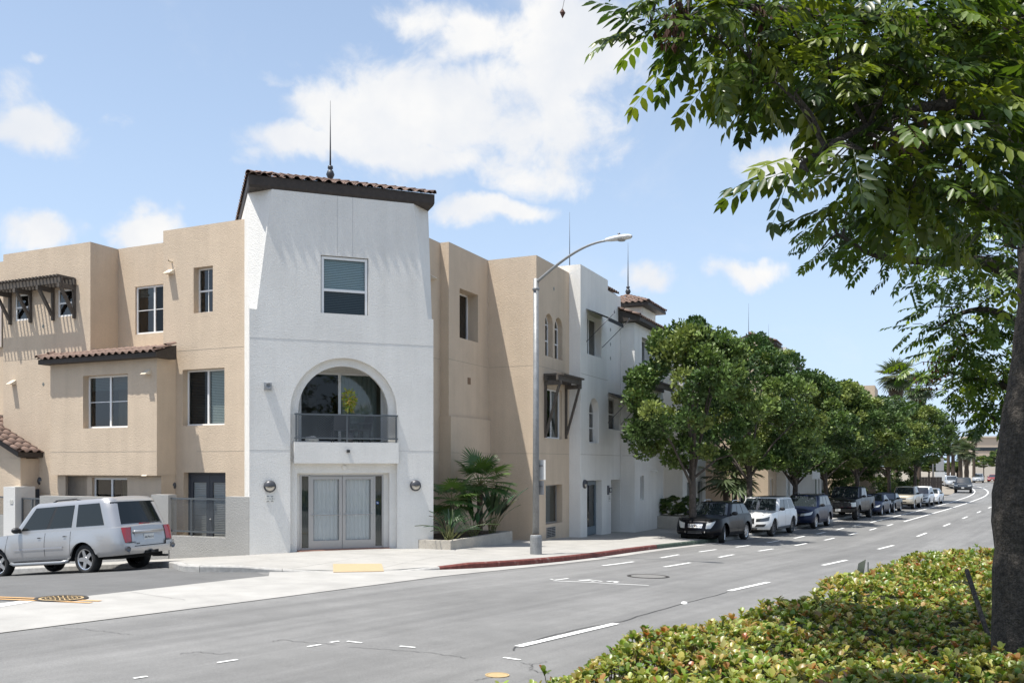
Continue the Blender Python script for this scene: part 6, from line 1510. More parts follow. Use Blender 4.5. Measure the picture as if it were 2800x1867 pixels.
p35 = gp(2704, 1305); t = plate_sign('speed_sign', 'small white 35 speed limit sign in front of the far building', p35, 3.3, .6, .75, R_(-90), galv, [(2.45, 3.3, .75, sgn_w)])
g = link('sign_text', text_mesh('35', .42, ink, .002), t, False); g.matrix_local = Matrix.Translation((.034, 0, 2.75)) @ Matrix.Rotation(R_(90), 4, 'Z') @ Matrix.Rotation(R_(90), 4, 'X')
# ================================================================= street trees with dense clumped crowns
bark = mat('bark_grey', (.085,.070,.058), .95, bump=(14,1,.05), var=[(9,.4,5)])
leaf_g = mat('leaf_street_tree', (.06,.09,.025), .5, attr='tint', trans=.14, spec=.35)
def crown_mesh(seed, R, Hc, nb, nl, cols, leaf=(.15,.055), lo=.36):
    """clumps of leaf sprigs on an uneven rounded crown standing on z=0, height Hc"""
    rg = np.random.default_rng(seed); C = []; 
    while len(C) < nb:
        p = rg.uniform(-1, 1, 3); r = np.linalg.norm(p)
        if r > 1 or r < .30: continue
        p = p/r*(r**.38); zf = (p[2]+1)/2
        wid = (1-.28*zf**2)*(1.0+.30*(1-zf)); C.append((p[0]*R*wid, p[1]*R*wid, Hc*(.07+.84*zf)+rg.uniform(-.08,.2)*Hc*.4*(zf > .72)))
    C = np.array(C); rad = rg.uniform(.30, .62, nb)*R/2.3
    k = np.repeat(np.arange(nb), nl//nb); n = len(k); d = rg.normal(size=(n, 3)); d /= np.linalg.norm(d, axis=1)[:, None]; d[:, 2] = np.abs(d[:, 2])*rg.choice([1, 1, 1, -.6], n)
    pos = C[k]+d*rad[k][:, None]*rg.uniform(.55, 1.08, n)[:, None]*np.array([1, 1, .95])
    dr_ = d+rg.normal(size=(n, 3))*.55+np.array([0, 0, .25]); dr_ /= np.linalg.norm(dr_, axis=1)[:, None]
    sd = np.cross(dr_, rg.normal(size=(n, 3))); sd /= np.linalg.norm(sd, axis=1)[:, None]
    L_ = leaf[0]*rg.uniform(.6, 1.35, n)[:, None]; w = leaf[1]*rg.uniform(.7, 1.3, n)[:, None]
    nn = np.cross(dr_, sd)*L_*.12
    V = np.stack([pos-dr_*L_*.3, pos+sd*w+dr_*L_*.2-nn, pos+dr_*L_*.7, pos-sd*w+dr_*L_*.2-nn], 1).reshape(-1, 3)
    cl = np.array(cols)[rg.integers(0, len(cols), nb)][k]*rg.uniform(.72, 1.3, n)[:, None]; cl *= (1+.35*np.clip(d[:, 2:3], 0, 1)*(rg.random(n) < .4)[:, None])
    return fastmesh(V, np.arange(4*n).reshape(-1, 4), leaf_g, np.repeat(cl, 4, 0)), C
TCOL = [(.064,.108,.028),(.088,.140,.034),(.122,.175,.042),(.045,.084,.023),(.165,.205,.052)]
CROWNS = [crown_mesh(11+i, 2.3, 5.6, 95, 23000, TCOL) for i in range(3)]
def street_tree(label, x, y, crown_i, top, width, bottom, rz, seed, name='street_tree', group='street trees behind the parked cars', rt=.15):
    z0 = G(x, y)+.15; rr = random.Random(seed); t = thing(name, label, 'tree', (x, y, z0), group=group); cm, C = CROWNS[crown_i]
    hb = bottom-z0; ht = top-z0; sc = (width/4.6, width/4.6, (ht-hb)/5.6)
    o = link('crown', cm, t, False); o.location = (0, 0, hb); o.scale = sc; o.rotation_euler = (0, 0, rz); o['kind'] = 'stuff'
    lean = Vector((rr.uniform(-.12,.12), rr.uniform(-.12,.12), 0)); pts = [Vector((0,0,-.1)), Vector((0,0,.15)), lean*.4+Vector((0,0,hb*.5)), lean+Vector((0,0,hb*1.02)), lean*1.2+Vector((0,0,hb+(ht-hb)*.35)), lean+Vector((0,0,hb+(ht-hb)*.75))]
    MB().tube(pts, [rt*1.5,rt*1.15,rt,rt*.92,rt*.6,rt*.2], 12).obj('trunk', bark, t, True, False)
    ca, sa = math.cos(rz), math.sin(rz)
    for i in range(9):
        q = C[rr.randrange(len(C))]; q = Vector(((q[0]*ca-q[1]*sa)*sc[0], (q[0]*sa+q[1]*ca)*sc[1], hb+q[2]*sc[2])); st = lean+Vector((0,0,hb*(.85+.25*rr.random()))); md = st*.5+q*.5+Vector((0,0,.25))
        MB().tube([st, md, q], [rt*.45, rt*.28, .02], 6, False).obj('limb', bark, t, True, False)
    return t
def tree_px(u, Y): return ((u-CX)/F_PX*Y, Y)
tr_list = [('first street tree, tallest and nearest, beside the white block', 1895, 36.8, 0, 874, 1310, 5.3, .3), ('second street tree with trunk behind the white suv', 2050, 43.6, 1, 922, 1312, 5.9, 2.1),
           ('third street tree, trunk behind the navy suv', 2172, 50.5, 2, 1000, 1318, 5.8, 4.0), ('fourth street tree standing above the black pickup', 2262, 57.5, 0, 1032, 1315, 6.3, 1.2),
           ('fifth street tree right of the tan flat roofed block', 2345, 65, 1, 1062, 1300, 6.6, 3.3), ('sixth street tree above the cream pickup', 2432, 75, 2, 1088, 1295, 6.6, 5.2), ('last street tree of the row below the tall fan palms', 2500, 86, 0, 1102, 1290, 7.0, .9)]
for i, (lab, u, Y, ci, vt, vb, w, rz) in enumerate(tr_list):
    x, y = tree_px(u, Y); street_tree(lab, x, y, ci, at(u, vt, Y).z, w, at(u, vb, Y).z, rz, 40+i)
def bush(name, label, base, R, H_, ci, rz=0, cat='shrub', group=None, mat_=None):
    t = thing(name, label, cat, base, group=group); o = link('foliage', CROWNS[ci][0], t, False); o.scale = (R/2.3, R/2.3, H_/5.6); o.rotation_euler = (0, 0, rz); o['kind'] = 'stuff'
    MB().tube([(0,0,-.05), (.03,0,H_*.4)], [.05,.02], 6).obj('stem', bark, t, True, False); return t
for i, (u, Y, R, vb, vt, lab) in enumerate([(2410, 68, 1.7, 1370, 1270, 'round green bush beside the sixth tree trunk'), (2480, 78, 2.0, 1370, 1265, 'larger green bush between sixth and last tree'), (2530, 88, 2.2, 1340, 1230, 'green bush near the dark fence at the bend')]):
    x, y = kpt(kfind_fast(*tree_px(u, Y))[0], -3.4); z0 = G(x, y); bush('green_bush', lab, (x, y, z0), R, at(u, vt, Y).z-z0, i % 3, i*1.3)
# shrub beside the silver car; low hedge in the planter beyond the white block
sh = gp(*Z2(1195,1120), .15); CROWNS.append(crown_mesh(77, 2.3, 5.6, 40, 2600, [(.10,.15,.03),(.15,.19,.04),(.07,.11,.03)], (.42,.20)))
bush('small_shrub', 'small bright green shrub behind the silver suv bumper', (sh.x, sh.y+.2, sh.z), .33, .82, 3)
b2 = at(*Z7(190,1385), 44.5); z0 = G(b2.x, b2.y)+.15
t = thing('planter', 'low tan planter beyond the white block', 'planter', (b2.x, b2.y, z0)); s_, q_ = SQ(b2.x, b2.y)
MB().add([v3(s_-.6,q_-1.3,z0-.3), v3(s_-.6,q_+1.2,z0-.3), v3(s_+1.2,q_+1.2,z0-.3), v3(s_+1.2,q_-1.3,z0-.3), v3(s_-.6,q_-1.3,z0+.62), v3(s_-.6,q_+1.2,z0+.62), v3(s_+1.2,q_+1.2,z0+.62), v3(s_+1.2,q_-1.3,z0+.62)], [(0,1,5,4),(1,2,6,5),(2,3,7,6),(3,0,4,7),(4,5,6,7)]).obj('box_wall', pl_m, t)
for i, dq in enumerate((-.8, .1, .95)): bush('planter_shrub', ('left','middle','right')[i]+' dark shrub of the three in the low tan planter', (*XY(s_+.2, q_+dq), z0+.6), .62, 1.0, i, i, group='dark shrubs in the low planter')
# ================================================================= big broadleaf trees in the foreground
leaf_f = mat('leaf_foreground', (.06,.10,.02), .38, attr='tint', trans=.34, spec=.45)
def leaflet(base, d, n, L_, w):
    """pointed leaflet, folded a little along its midrib"""
    d = d.normalized(); s = d.cross(n).normalized(); up = s.cross(d)
    return [base, base+d*L_*.28+s*w*.42+up*w*.10, base+d*L_*.62+s*w*.40+up*w*.08-up*L_*.03, base+d*L_-up*L_*.09, base+d*L_*.62-s*w*.40+up*w*.08-up*L_*.03, base+d*L_*.28-s*w*.42+up*w*.10]
def compound(seed, L_=.27, pairs=6, ll=.078):
    """pinnate leaf with its rachis along +x"""
    rr = random.Random(seed); V = []; Q = []
    for i in range(pairs):
        f = .2+.78*i/(pairs-1); base = Vector((L_*f, 0, -.10*L_*f*f))
        for sg in (-1, 1):
            a = R_(62-18*f+rr.uniform(-8,8)); d = Vector((math.cos(a), sg*math.sin(a), rr.uniform(-.55,-.15))); k = len(V)
            V += leaflet(base+d*.006, d, Vector((0, rr.uniform(-.2,.2), 1)), ll*rr.uniform(.85,1.1)*(.8+.35*math.sin(math.pi*f*.9)), ll*.46); Q += [(k,k+1,k+2,k+3), (k,k+3,k+4,k+5)]
    k = len(V); V += leaflet(Vector((L_,0,-.10*L_)), Vector((1,0,-.5)), Vector((0,0,1)), ll, ll*.46); Q += [(k,k+1,k+2,k+3), (k,k+3,k+4,k+5)]
    k = len(V); w = .0018; V += [Vector((0,-w,0)), Vector((0,w,0)), Vector((L_,w*.5,-.1*L_)), Vector((L_,-w*.5,-.1*L_))]; Q.append((k,k+1,k+2,k+3))
    return np.array([tuple(v) for v in V]), np.array(Q)
def project(p): return (CX+F_PX*p[0]/p[1], HV-F_PX*(p[2]-EYE)/p[1])
FCOL = np.array([(.046,.080,.013),(.062,.102,.015),(.088,.132,.018),(.034,.062,.013),(.15,.19,.026)])
def big_tree(label, base, trunk, limbs, pads, seed, leaf_L, ll, dens, n_parts, trunk_r, bright=1.0):
    rg = np.random.default_rng(seed); rr = random.Random(seed); t = thing('foreground_tree', label, 'tree', base); B0 = Vector(base)
    loc = lambda p: Vector(p)-B0
    def tube_path(pts, r0, r1, n, name, mt):
        P_ = [Vector(q) for q in catmull([tuple(p) for p in pts], 5)]; k = len(P_); rad = [(r0+(r1-r0)*i/(k-1))*rr.uniform(.95,1.06) for i in range(k)]
        MB().tube([loc(p) for p in P_], rad, n).obj(name, mt, t, True, False); return P_
    nodes = tube_path(trunk, *trunk_r, 20, 'trunk', bark_d)
    for (pts, r0, r1) in limbs: nodes += tube_path(pts, r0, r1, 10, 'limb', bark_d)
    variants = [compound(seed*10+i, leaf_L, 5+i % 3, ll) for i in range(6)]
    tints = [FCOL[rg.integers(0, 5)]*bright*rg.uniform(.85, 1.2) for _ in range(12)]
    VM = {}
    def vmesh(i, j):
        if (i, j) not in VM: VM[(i, j)] = fastmesh(variants[i][0], variants[i][1], leaf_f, np.tile(tints[j], (len(variants[i][0]), 1)))
        return VM[(i, j)]
    items = []; tw = MB()
    for (c, r, nmul) in pads:
        c = Vector(c); nd_ = min(nodes, key=lambda q: (q-c).length); mid_ = (nd_+c)/2+Vector((0,0,.12*(c-nd_).length))
        tw.tube([loc(nd_), loc(mid_), loc(c)], [.012+.012*r, .010, .005], 5, False)
        n = max(4, int(dens*nmul*r**2))
        for i in range(n):
            d = rg.normal(size=3); d /= np.linalg.norm(d); d[2] *= .62; p = np.array(c)+d*r*rg.uniform(.25, 1.0)**.6
            out = np.array([d[0], d[1], 0])+rg.normal(size=3)*.35; out[2] = -.28+rg.normal()*.28; x = out/np.linalg.norm(out)
            up = np.array([rg.normal()*.3, rg.normal()*.3, 1]); y = np.cross(up, x); y /= np.linalg.norm(y); z = np.cross(x, y); s = rg.uniform(.8, 1.2)
            items.append((p, np.stack([x, y, z])*s, int(rg.integers(0, 6)), int(rg.integers(0, 12))))
            if i % 3 == 0: tw.tube([loc(c), loc(Vector(p)*.6+c*.4+Vector((0,0,.03))), loc(p)], [.005,.004,.0025], 4, False)
    setp(tw.obj('twigs', bark_d, t, False, False), kind='stuff')
    def show(it):
        u, v = project(it[0]); return -1 if it[0][1] < .5 or not (0 < u < 2800 and 0 < v < 1867) else 1/np.linalg.norm(it[0])
    order = sorted(range(len(items)), key=lambda i: -show(items[i])); sel = [i for i in order[:n_parts] if show(items[i]) > 0]; chosen = set(sel)
    b = np.array(B0)
    for i in sel:
        p, M, vi, ti = items[i]; o = link('leaf', vmesh(vi, ti), t, False); m4 = Matrix.Identity(4)
        for a in range(3):
            for cc in range(3): m4[a][cc] = float(M[cc][a])
        m4.translation = Vector(p-b); o.matrix_local = m4
    Vs = []; Qs = []; Cs = []; off = 0
    for i, (p, M, vi, ti) in enumerate(items):
        if i in chosen: continue
        v, q = variants[vi]; Vs.append(v @ M+p-b); Qs.append(q+off); off += len(v); Cs.append(np.tile(tints[ti]*rg.uniform(.85,1.15), (len(v), 1)))
    o = link('crown', fastmesh(np.concatenate(Vs), np.concatenate(Qs), leaf_f, np.concatenate(Cs)), t, False); o['kind'] = 'stuff'
    return t, tw
bark_d = mat('bark_dark', (.080,.068,.057), .9, bump=(26,1,.09), var=[(18,.5,5),(60,.4,3),(9,.3,4,((6,0,0),(0,6,0),(0,0,1.2)))])
A = at
t1b = Vector((A(2790,1750,7.6).x, 7.6, G(A(2790,1750,7.6).x, 7.6)))
trunk1 = [t1b+Vector((0,0,-.1)), A(2792,1560,7.6), A(2786,1350,7.6), A(2808,1120,7.6), A(2840,880,7.6), A(2838,640,7.6), A(2815,420,7.6), A(2790,230,7.6)]
limbs1 = [([A(2790,230,7.6), A(2690,70,5.45), A(2600,-120,5.3), A(2480,-330,5.1)], .075, .03), ([A(2800,330,7.6), A(2640,110,5.3), A(2480,62,5.2), A(2270,45,5.0), A(2050,15,4.8), A(1800,-30,4.65)], .06, .012),
          ([A(2800,470,7.6), A(2700,330,5.2), A(2550,290,4.9), A(2330,365,4.55), A(2180,455,4.3)], .05, .008), ([A(2815,420,7.6), A(2950,150,5.6), A(3050,-150,5.8), A(3150,-400,6.0)], .08, .03),
          ([A(2840,640,7.6), A(2700,560,5.3), A(2560,520,5.1), A(2440,560,5.0)], .045, .01), ([A(2790,230,7.6), A(2800,0,5.7), A(2820,-300,6.2), A(2800,-600,6.6)], .08, .03), ([A(2600,-120,5.3), A(2300,-200,5.2), A(2000,-160,5.0), A(1850,-120,4.8)], .04, .012)]
px1 = [(1690,70,4.7,.10,1.0),(1740,15,4.7,.20,1.2),(1790,50,4.65,.28,1.2),(1880,110,4.6,.28,1.3),(1860,-50,4.9,.26,1),(1900,10,4.7,.34,1.2),(1960,160,4.5,.24,1.2),(2000,60,4.7,.38,1.2),(2030,225,4.45,.17,1),(2085,255,4.4,.14,1),(2100,140,4.7,.34,1.2),(2180,210,4.6,.26,1.2),
       (2200,80,4.8,.40,1.2),(2290,170,4.7,.36,1.2),(2320,280,4.5,.22,1.2),(2340,60,5,.44,1.2),(2420,230,4.7,.34,1.2),(2460,110,5,.42,1.1),(2560,200,5,.40,1.1),(2560,60,5.2,.44,1.1),(2680,130,5.4,.44,1.1),(2640,290,4.9,.34,1.2),(2740,260,5.2,.40,1.1),(2760,60,5.4,.44,1),
       (2520,340,4.7,.32,1.3),(2440,410,4.5,.27,1.3),(2350,400,4.45,.22,1.3),(2270,410,4.35,.19,1.3),(2190,430,4.3,.16,1.2),(2120,470,4.25,.12,1),(2340,520,4.7,.22,1.2),(2430,520,4.8,.28,1.2),(2540,450,4.8,.34,1.3),(2640,420,5.0,.36,1.3),(2740,420,5.2,.38,1.3),(2500,590,5,.26,1.2),(2610,560,5.1,.34,1.3),(2720,560,5.3,.38,1.3),(2780,680,5.4,.3,1)]
pads1 = [(A(u+(90 if u < 2460 else 0), v, Y), r, k*(.66 if u > 2250 and v > 230 else .9)) for (u,v,Y,r,k) in px1]
rp = random.Random(21)
for i in range(26):                      # the crown goes on above and to the right of the frame
    u = rp.uniform(2100, 3700); v = rp.uniform(-520, -90) if u < 2800 else rp.uniform(-600, 550); pads1.append((A(u, v, rp.uniform(5.2, 7.6)), rp.uniform(.38,.6), .55))
for i in range(22): pads1.append((Vector((rp.uniform(.8,3.2), rp.uniform(6.9,9.4), rp.uniform(7.6,8.6))), rp.uniform(.5,.7), .8))
T1, _ = big_tree('large dark broadleaf tree whose canopy fills the upper right corner', t1b, trunk1, limbs1, pads1, 5, .28, .082, 190, 300, (.225, .13))
# dry seed pod hanging on a thread, papery brown seed clusters
pod = mat('seed_pod_brown', (.10,.045,.03), .7, trans=.2)
T1b = np.array(T1.location)
def pods(parent, ctr, n, r, seed):
    rr = random.Random(seed); m = MB()
    for i in range(n):
        c = Vector(ctr)+Vector((rr.gauss(0,r), rr.gauss(0,r), rr.gauss(0,r)))-Vector(parent.location); a = rr.uniform(0, 6.28); k = .026
        m.add([c+Vector((0,0,k)), c+Vector((math.cos(a)*k*.7,math.sin(a)*k*.7,0)), c+Vector((0,0,-k)), c-Vector((math.cos(a)*k*.7,math.sin(a)*k*.7,0)), c+Vector((-math.sin(a)*k*.5,math.cos(a)*k*.5,0))], [(0,1,2),(0,2,3),(0,4,2)])
    setp(m.obj('seed_cluster', pod, parent, False, False), kind='stuff')
for (u, v, Y, n, r) in ((1830,95,4.6,26,.035),(1860,40,4.7,20,.03),(2090,60,4.7,20,.05),(2480,390,4.5,30,.05),(2690,60,5.3,20,.05)): pods(T1, A(u, v, Y), n, r, u)
dp = A(1538,36,4.7); t = thing('hanging_seed_pod', 'single dry brown seed pod dangling left of the tree canopy', 'seed pod', dp)
MB().add([(0,0,.025),(.016,0,.0),(0,.012,-.005),(-.015,0,.004),(0,-.012,0),(0,0,-.03)], [(0,1,2),(0,2,3),(0,3,4),(0,4,1),(5,2,1),(5,3,2),(5,4,3),(5,1,4)]).obj('pod', pod, t, False, False); MB().tube([(0,0,.02), (.01,0,.07), (.03,0,.25)], .0012, 4, False).obj('thread', bark_d, t, False, False)
t2b = Vector((A(2880,1500,10.2).x, 10.2, 0)); t2b.z = G(t2b.x, t2b.y)
trunk2 = [t2b, A(2900,1250,10.2), A(2890,1000,10.2), A(2870,800,10.2), A(2860,650,10.2)]
limbs2 = [([A(2870,800,10.2), A(2700,720,10), A(2560,715,9.8), A(2400,700,9.5), A(2290,640,9.3)], .09, .012), ([A(2890,1000,10.2), A(2760,870,10.2), A(2650,850,10.2), A(2560,900,10.3)], .07, .012), ([A(2895,1080,10.2), A(2760,1060,10.8), A(2650,1030,11), A(2560,1010,11)], .06, .01), ([A(2860,650,10.2), A(2700,520,10), A(2560,500,9.8)], .08, .02), ([A(2890,1000,10.2), A(2780,1150,11), A(2690,1130,11)], .05, .01)]
px2 = [(2260,600,9.3,.30,1.2),(2240,690,9.3,.22,1.2),(2320,560,9.4,.35,1.1),(2330,660,9.3,.34,1.2),(2420,600,9.5,.42,1.2),(2420,690,9.4,.30,1.2),(2520,640,9.6,.45,1.2),(2500,740,9.5,.28,1.1),(2620,640,9.8,.5,1.2),(2600,760,9.7,.34,1.1),(2700,700,10,.5,1.2),(2700,820,10,.42,1.2),(2600,840,10.1,.36,1.2),(2550,900,10.2,.26,1.1),(2640,920,10.2,.42,1.2),(2730,920,10.3,.46,1.2),
       (2560,990,10.9,.34,1.2),(2600,1060,11,.34,1.1),(2660,1020,11,.45,1.2),(2740,1020,11,.45,1.2),(2700,1110,11,.36,1.2),(2760,1120,11,.4,1.2),(2640,540,9.8,.5,1),(2740,540,10,.55,1),(2720,1180,11,.22,1)]
pads2 = [(A(u,v,Y), r, k*(1.5 if v > 840 else 1.1)) for (u,v,Y,r,k) in px2]
for i in range(12): pads2.append((A(rp.uniform(2850,3500), rp.uniform(200,1000), rp.uniform(9.5,12)), rp.uniform(.5,.8), .6))
T2, _ = big_tree('second broadleaf tree farther along the planting bed, light green sprays', t2b, trunk2, limbs2, pads2, 6, .27, .078, 120, 260, (.17, .11), 1.5)
for (u, v, Y, n, r) in ((2610,985,10.8,60,.10),(2560,1030,11,50,.10),(2770,560,9.8,70,.12),(2780,640,9.9,60,.10)): pods(T2, A(u, v, Y), n, r, u)
# ================================================================= planting bed and hedge
bed = [(-2.6,2.4),(-.45,5.9),(2.85,11.0),(8.0,19.2),(11.3,23.6),(13.4,24.4),(17.5,21),(11,6),(7,1.6),(0,1.2)]
sheet('planting_bed', bed, 1.0, .13, soil)
hedge_m = mat('leaf_hedge', (.20,.22,.04), .36, attr='tint', trans=.28, spec=.5)
def inside(p, poly):
    c = False
    for i in range(len(poly)):
        (x0, y0), (x1, y1) = poly[i-1], poly[i]
        if (y0 > p[1]) != (y1 > p[1]) and p[0] < (x1-x0)*(p[1]-y0)/(y1-y0)+x0: c = not c
    return c
def edge_d(p, poly):
    return min(((p[0]-max(0, min(1, ((p[0]-a[0])*(b[0]-a[0])+(p[1]-a[1])*(b[1]-a[1]))/((b[0]-a[0])**2+(b[1]-a[1])**2)))*(b[0]-a[0])-a[0])**2+(p[1]-max(0, min(1, ((p[0]-a[0])*(b[0]-a[0])+(p[1]-a[1])*(b[1]-a[1]))/((b[0]-a[0])**2+(b[1]-a[1])**2)))*(b[1]-a[1])-a[1])**2)**.5 for a, b in zip(poly, poly[1:]+poly[:1]))
HCOL = [(.17,.21,.035),(.22,.25,.045),(.29,.30,.07),(.115,.165,.030),(.36,.33,.10),(.31,.20,.065),(.30,.15,.05),(.24,.20,.06),(.07,.115,.022)]
def hleaf(seed):
    """obovate hedge leaf along +x, cupped"""
    rr = random.Random(seed); L_ = .066*rr.uniform(.9,1.15); w = L_*.30
    prf = [(0,.12,0),(.35,.62,.0),(.68,1.0,-.01),(.90,.72,-.03),(1.0,.10,-.05)]; V = []
    for (f, k, z) in prf: V += [(L_*f, -w*k, L_*(z+.10*k)), (L_*f, 0, L_*z), (L_*f, w*k, L_*(z+.10*k))]
    Q = []
    for i in range(4): Q += [(3*i,3*i+1,3*i+4,3*i+3), (3*i+1,3*i+2,3*i+5,3*i+4)]
    return np.array(V), np.array(Q)
def build_hedge():
    rg = np.random.default_rng(3); rr = random.Random(9); cx, cy = 5.0, 11.0; B0 = np.array([cx, cy, G(cx, cy)])
    t = thing('flowering_hedge', 'low yellow green hedge filling the bottom right foreground', 'hedge', tuple(B0))
    HV_ = [hleaf(i) for i in range(4)]; items = []; stems = MB(); tries = 0
    def hgt(x, y): return .60-.09*min(1, max(0, (y-6.5)/3))+.07*math.sin(x*2.1+y*.7)+.06*math.sin(y*1.7-x*.9+1)+.04*math.sin(3.3*x+2.2*y)
    y = 3.6
    for band in [(3.4,6,230),(6,9,200),(9,13,120),(13,18,75),(18,25,60)]:
        ar = (band[1]-band[0])*20; n = int(ar*band[2])
        X = rg.uniform(-2, 18, n); Y = rg.uniform(band[0], band[1], n)
        for x, y in zip(X, Y):
            if abs((x/y)) > .70 or not inside((x, y), bed): continue
            e = edge_d((x, y), bed); ed = min(1, e/.38); z = G(x, y)+.10+hgt(x, y)*(.30+.70*math.sqrt(ed))-rr.random()**2*.16
            if rr.random() < .03: z += rr.uniform(.03,.12)
            sc = 1.0 if band[0] < 9 else 1.2 if band[0] < 13 else 1.5
            nl = rr.randint(5, 8) if sc < 1.4 else 5; pal = rr.random(); base_c = HCOL[rr.randrange(5)] if pal < .90 else HCOL[5+rr.randrange(4)]
            tilt = Vector((rr.gauss(0,.25), rr.gauss(0,.25)-.05, 1)).normalized(); a0 = rr.uniform(0, 6.28)
            for k in range(nl):
                az = a0+2.4*k; el = R_(rr.uniform(18, 72)); d = Vector((math.cos(az)*math.cos(el), math.sin(az)*math.cos(el), math.sin(el))); d = (d+tilt*.35-Vector((0,0,.35))).normalized()
                sd = Vector((-math.sin(az), math.cos(az), 0)); sd = (sd-d*sd.dot(d)).normalized(); up = d.cross(sd); s = sc*rr.uniform(.75,1.15)
                c = [v_*rr.uniform(.8,1.2) for v_ in base_c]
                if rr.random() < .035: c = [.30*rr.uniform(.7,1.1), .13, .04]
                items.append((np.array([x, y, z-.012*k*.3]), np.array([tuple(d), tuple(sd), tuple(up)])*s, rr.randrange(4), c))
            if y < 9 and rr.random() < .55: stems.tube([(x-cx+rr.uniform(-.1,.1), y-cy+rr.uniform(-.1,.1), z-B0[2]-.42), (x-cx, y-cy, z-B0[2]+.005)], [.005,.0025], 4, False)
    def sh(it):
        u, v = project(it[0]); return -1 if not (0 < u < 2800 and 0 < v < 1867) else 1/it[0][1]+rg.random()*.01
    score = np.array([sh(i) for i in items]); order = np.argsort(-score); sel = set(int(i) for i in order[:300])
    cache = {}
    for i in sel:
        p, M, vi, c = items[i]; key = (vi, int(c[0]*14), int(c[1]*14))
        if key not in cache: cache[key] = fastmesh(HV_[vi][0], HV_[vi][1], hedge_m, np.tile(np.array(c), (len(HV_[vi][0]), 1)), True)
        o = link('leaf', cache[key], t, False); m4 = Matrix.Identity(4)
        for a in range(3):
            for cc in range(3): m4[a][cc] = float(M[cc][a])
        m4.translation = Vector(p-B0); o.matrix_local = m4
    for vi in range(1):
        idx = [i for i in range(len(items)) if i not in sel]
        Vs = []; Qs = []; Cs = []; off = 0
        for v_ in range(4):
            ii = [i for i in idx if items[i][2] == v_]
            Pm = np.stack([items[i][0] for i in ii])-B0; Mm = np.stack([items[i][1] for i in ii]); base_v, q = HV_[v_]
            W = np.einsum('vk,nkc->nvc', base_v, Mm)+Pm[:, None, :]; nv = len(base_v)
            Vs.append(W.reshape(-1, 3)); Qs.append((q[None]+(np.arange(len(ii))*nv)[:, None, None]+off).reshape(-1, 4)); off += nv*len(ii)
            Cs.append(np.repeat(np.array([items[i][3] for i in ii]), nv, 0))
        o = link('foliage', fastmesh(np.concatenate(Vs), np.concatenate(Qs), hedge_m, np.concatenate(Cs), True), t, False); o['kind'] = 'stuff'
    setp(stems.obj('stems', mat('hedge_twig', (.10,.065,.045), .8), t, False, False), kind='stuff')
    # dense dark twiggy inside of the hedge
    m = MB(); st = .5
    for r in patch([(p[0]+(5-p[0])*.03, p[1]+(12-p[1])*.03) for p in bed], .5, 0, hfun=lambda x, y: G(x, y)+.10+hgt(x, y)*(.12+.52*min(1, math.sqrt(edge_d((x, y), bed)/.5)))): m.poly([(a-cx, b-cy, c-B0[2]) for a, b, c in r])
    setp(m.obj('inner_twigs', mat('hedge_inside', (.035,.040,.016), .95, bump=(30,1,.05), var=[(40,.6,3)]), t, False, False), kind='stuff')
    print('hedge leaves', len(items))
build_hedge()
# metal sign stub and old stake standing in the hedge
q4 = lambda x, y: (2000+x/2.94, 1400+y/2.94)
Ys = 16.2; b_ = A(*q4(1060,545), Ys); zg = G(b_.x, b_.y)
t = thing('metal_sign_stub', 'bent grey metal sign stub sticking out of the hedge', 'sign', (b_.x, b_.y, zg))
lc = lambda x, y, Y=Ys: A(*q4(x, y), Y)-Vector((b_.x, b_.y, zg))
MB().prism([lc(995,560), lc(1020,410), lc(1080,378,16.6), lc(1052,560,16.6)], (.012, .02, 0)).obj('plate', sgn_g, t, False, False)
x0, x1_, zt_, zb2 = lc(1052,545).x, lc(1104,545).x, lc(1080,400).z, 0
MB().box(x0+.12, x1_, .05, .055, zb2, zt_).box(x1_-.006, x1_, .02, .05, zb2, zt_).box(x0+.12, x0+.126, .02, .05, zb2, zt_).obj('post', galv, t, False, False)
s0 = A(*q4(2000,760), 8.6); s1_p = A(*q4(1890,462), 9.4); t = thing('wooden_stake', 'old leaning wooden stake in the hedge beside the trunk', 'stake', (s0.x+.1, s0.y-.4, G(s0.x, s0.y)))
MB().bar(Vector((0,0,0)), s1_p-Vector((s0.x+.1, s0.y-.4, G(s0.x, s0.y))), .036, .036).obj('shaft', bark_d, t, False, False)
# ================================================================= palms
FAR_FAN = [fan_leaf(1.0, 30+k, 18, 250, c_) for k, c_ in enumerate(((.050,.075,.032),(.065,.092,.036),(.10,.115,.05)))]
DRY_FAN = [fan_leaf(1.0, 50+k, 12, 200, c_) for k, c_ in enumerate(((.16,.13,.085),(.12,.10,.07)))]
def tall_palm(label, u, Y, v_crown, r, seed, skirt=10, tr=.25, ground_v=None, group='tall palms down the street'):
    c = A(u, v_crown, Y); z0 = G(c.x, c.y); h = c.z-z0
    t = fan_palm(label, (c.x, c.y, z0), h, 38, r, (0,0), .95, group, tr, FAR_FAN, 'tall_palm', 85, -40, seed)
    rr = random.Random(seed)
    for i in range(skirt):                 # dead fronds hanging under the crown
        az = 2.4*i; d = Vector((math.cos(az)*.35, math.sin(az)*.35, -1)).normalized(); x = d.cross(Vector((0,0,1))).normalized(); z = x.cross(d); s = r*rr.uniform(.8,1.1)
        o = link('dead_frond', DRY_FAN[i % 2], t, False); o.matrix_local = Matrix.Translation((math.cos(az)*.25*r, math.sin(az)*.25*r, h-.25*r-rr.uniform(0,1.1)*r)) @ Matrix((x*s*.8, d*s, z*s)).transposed().to_4x4()
    return t
tall_palm('tallest fan palm with shaggy skirt behind the last street trees', 2450, 103, 1030, 1.35, 1, 40)
tall_palm('fan palm right of and behind the tallest palm', 2512, 110, 1062, 1.35, 2, 40)
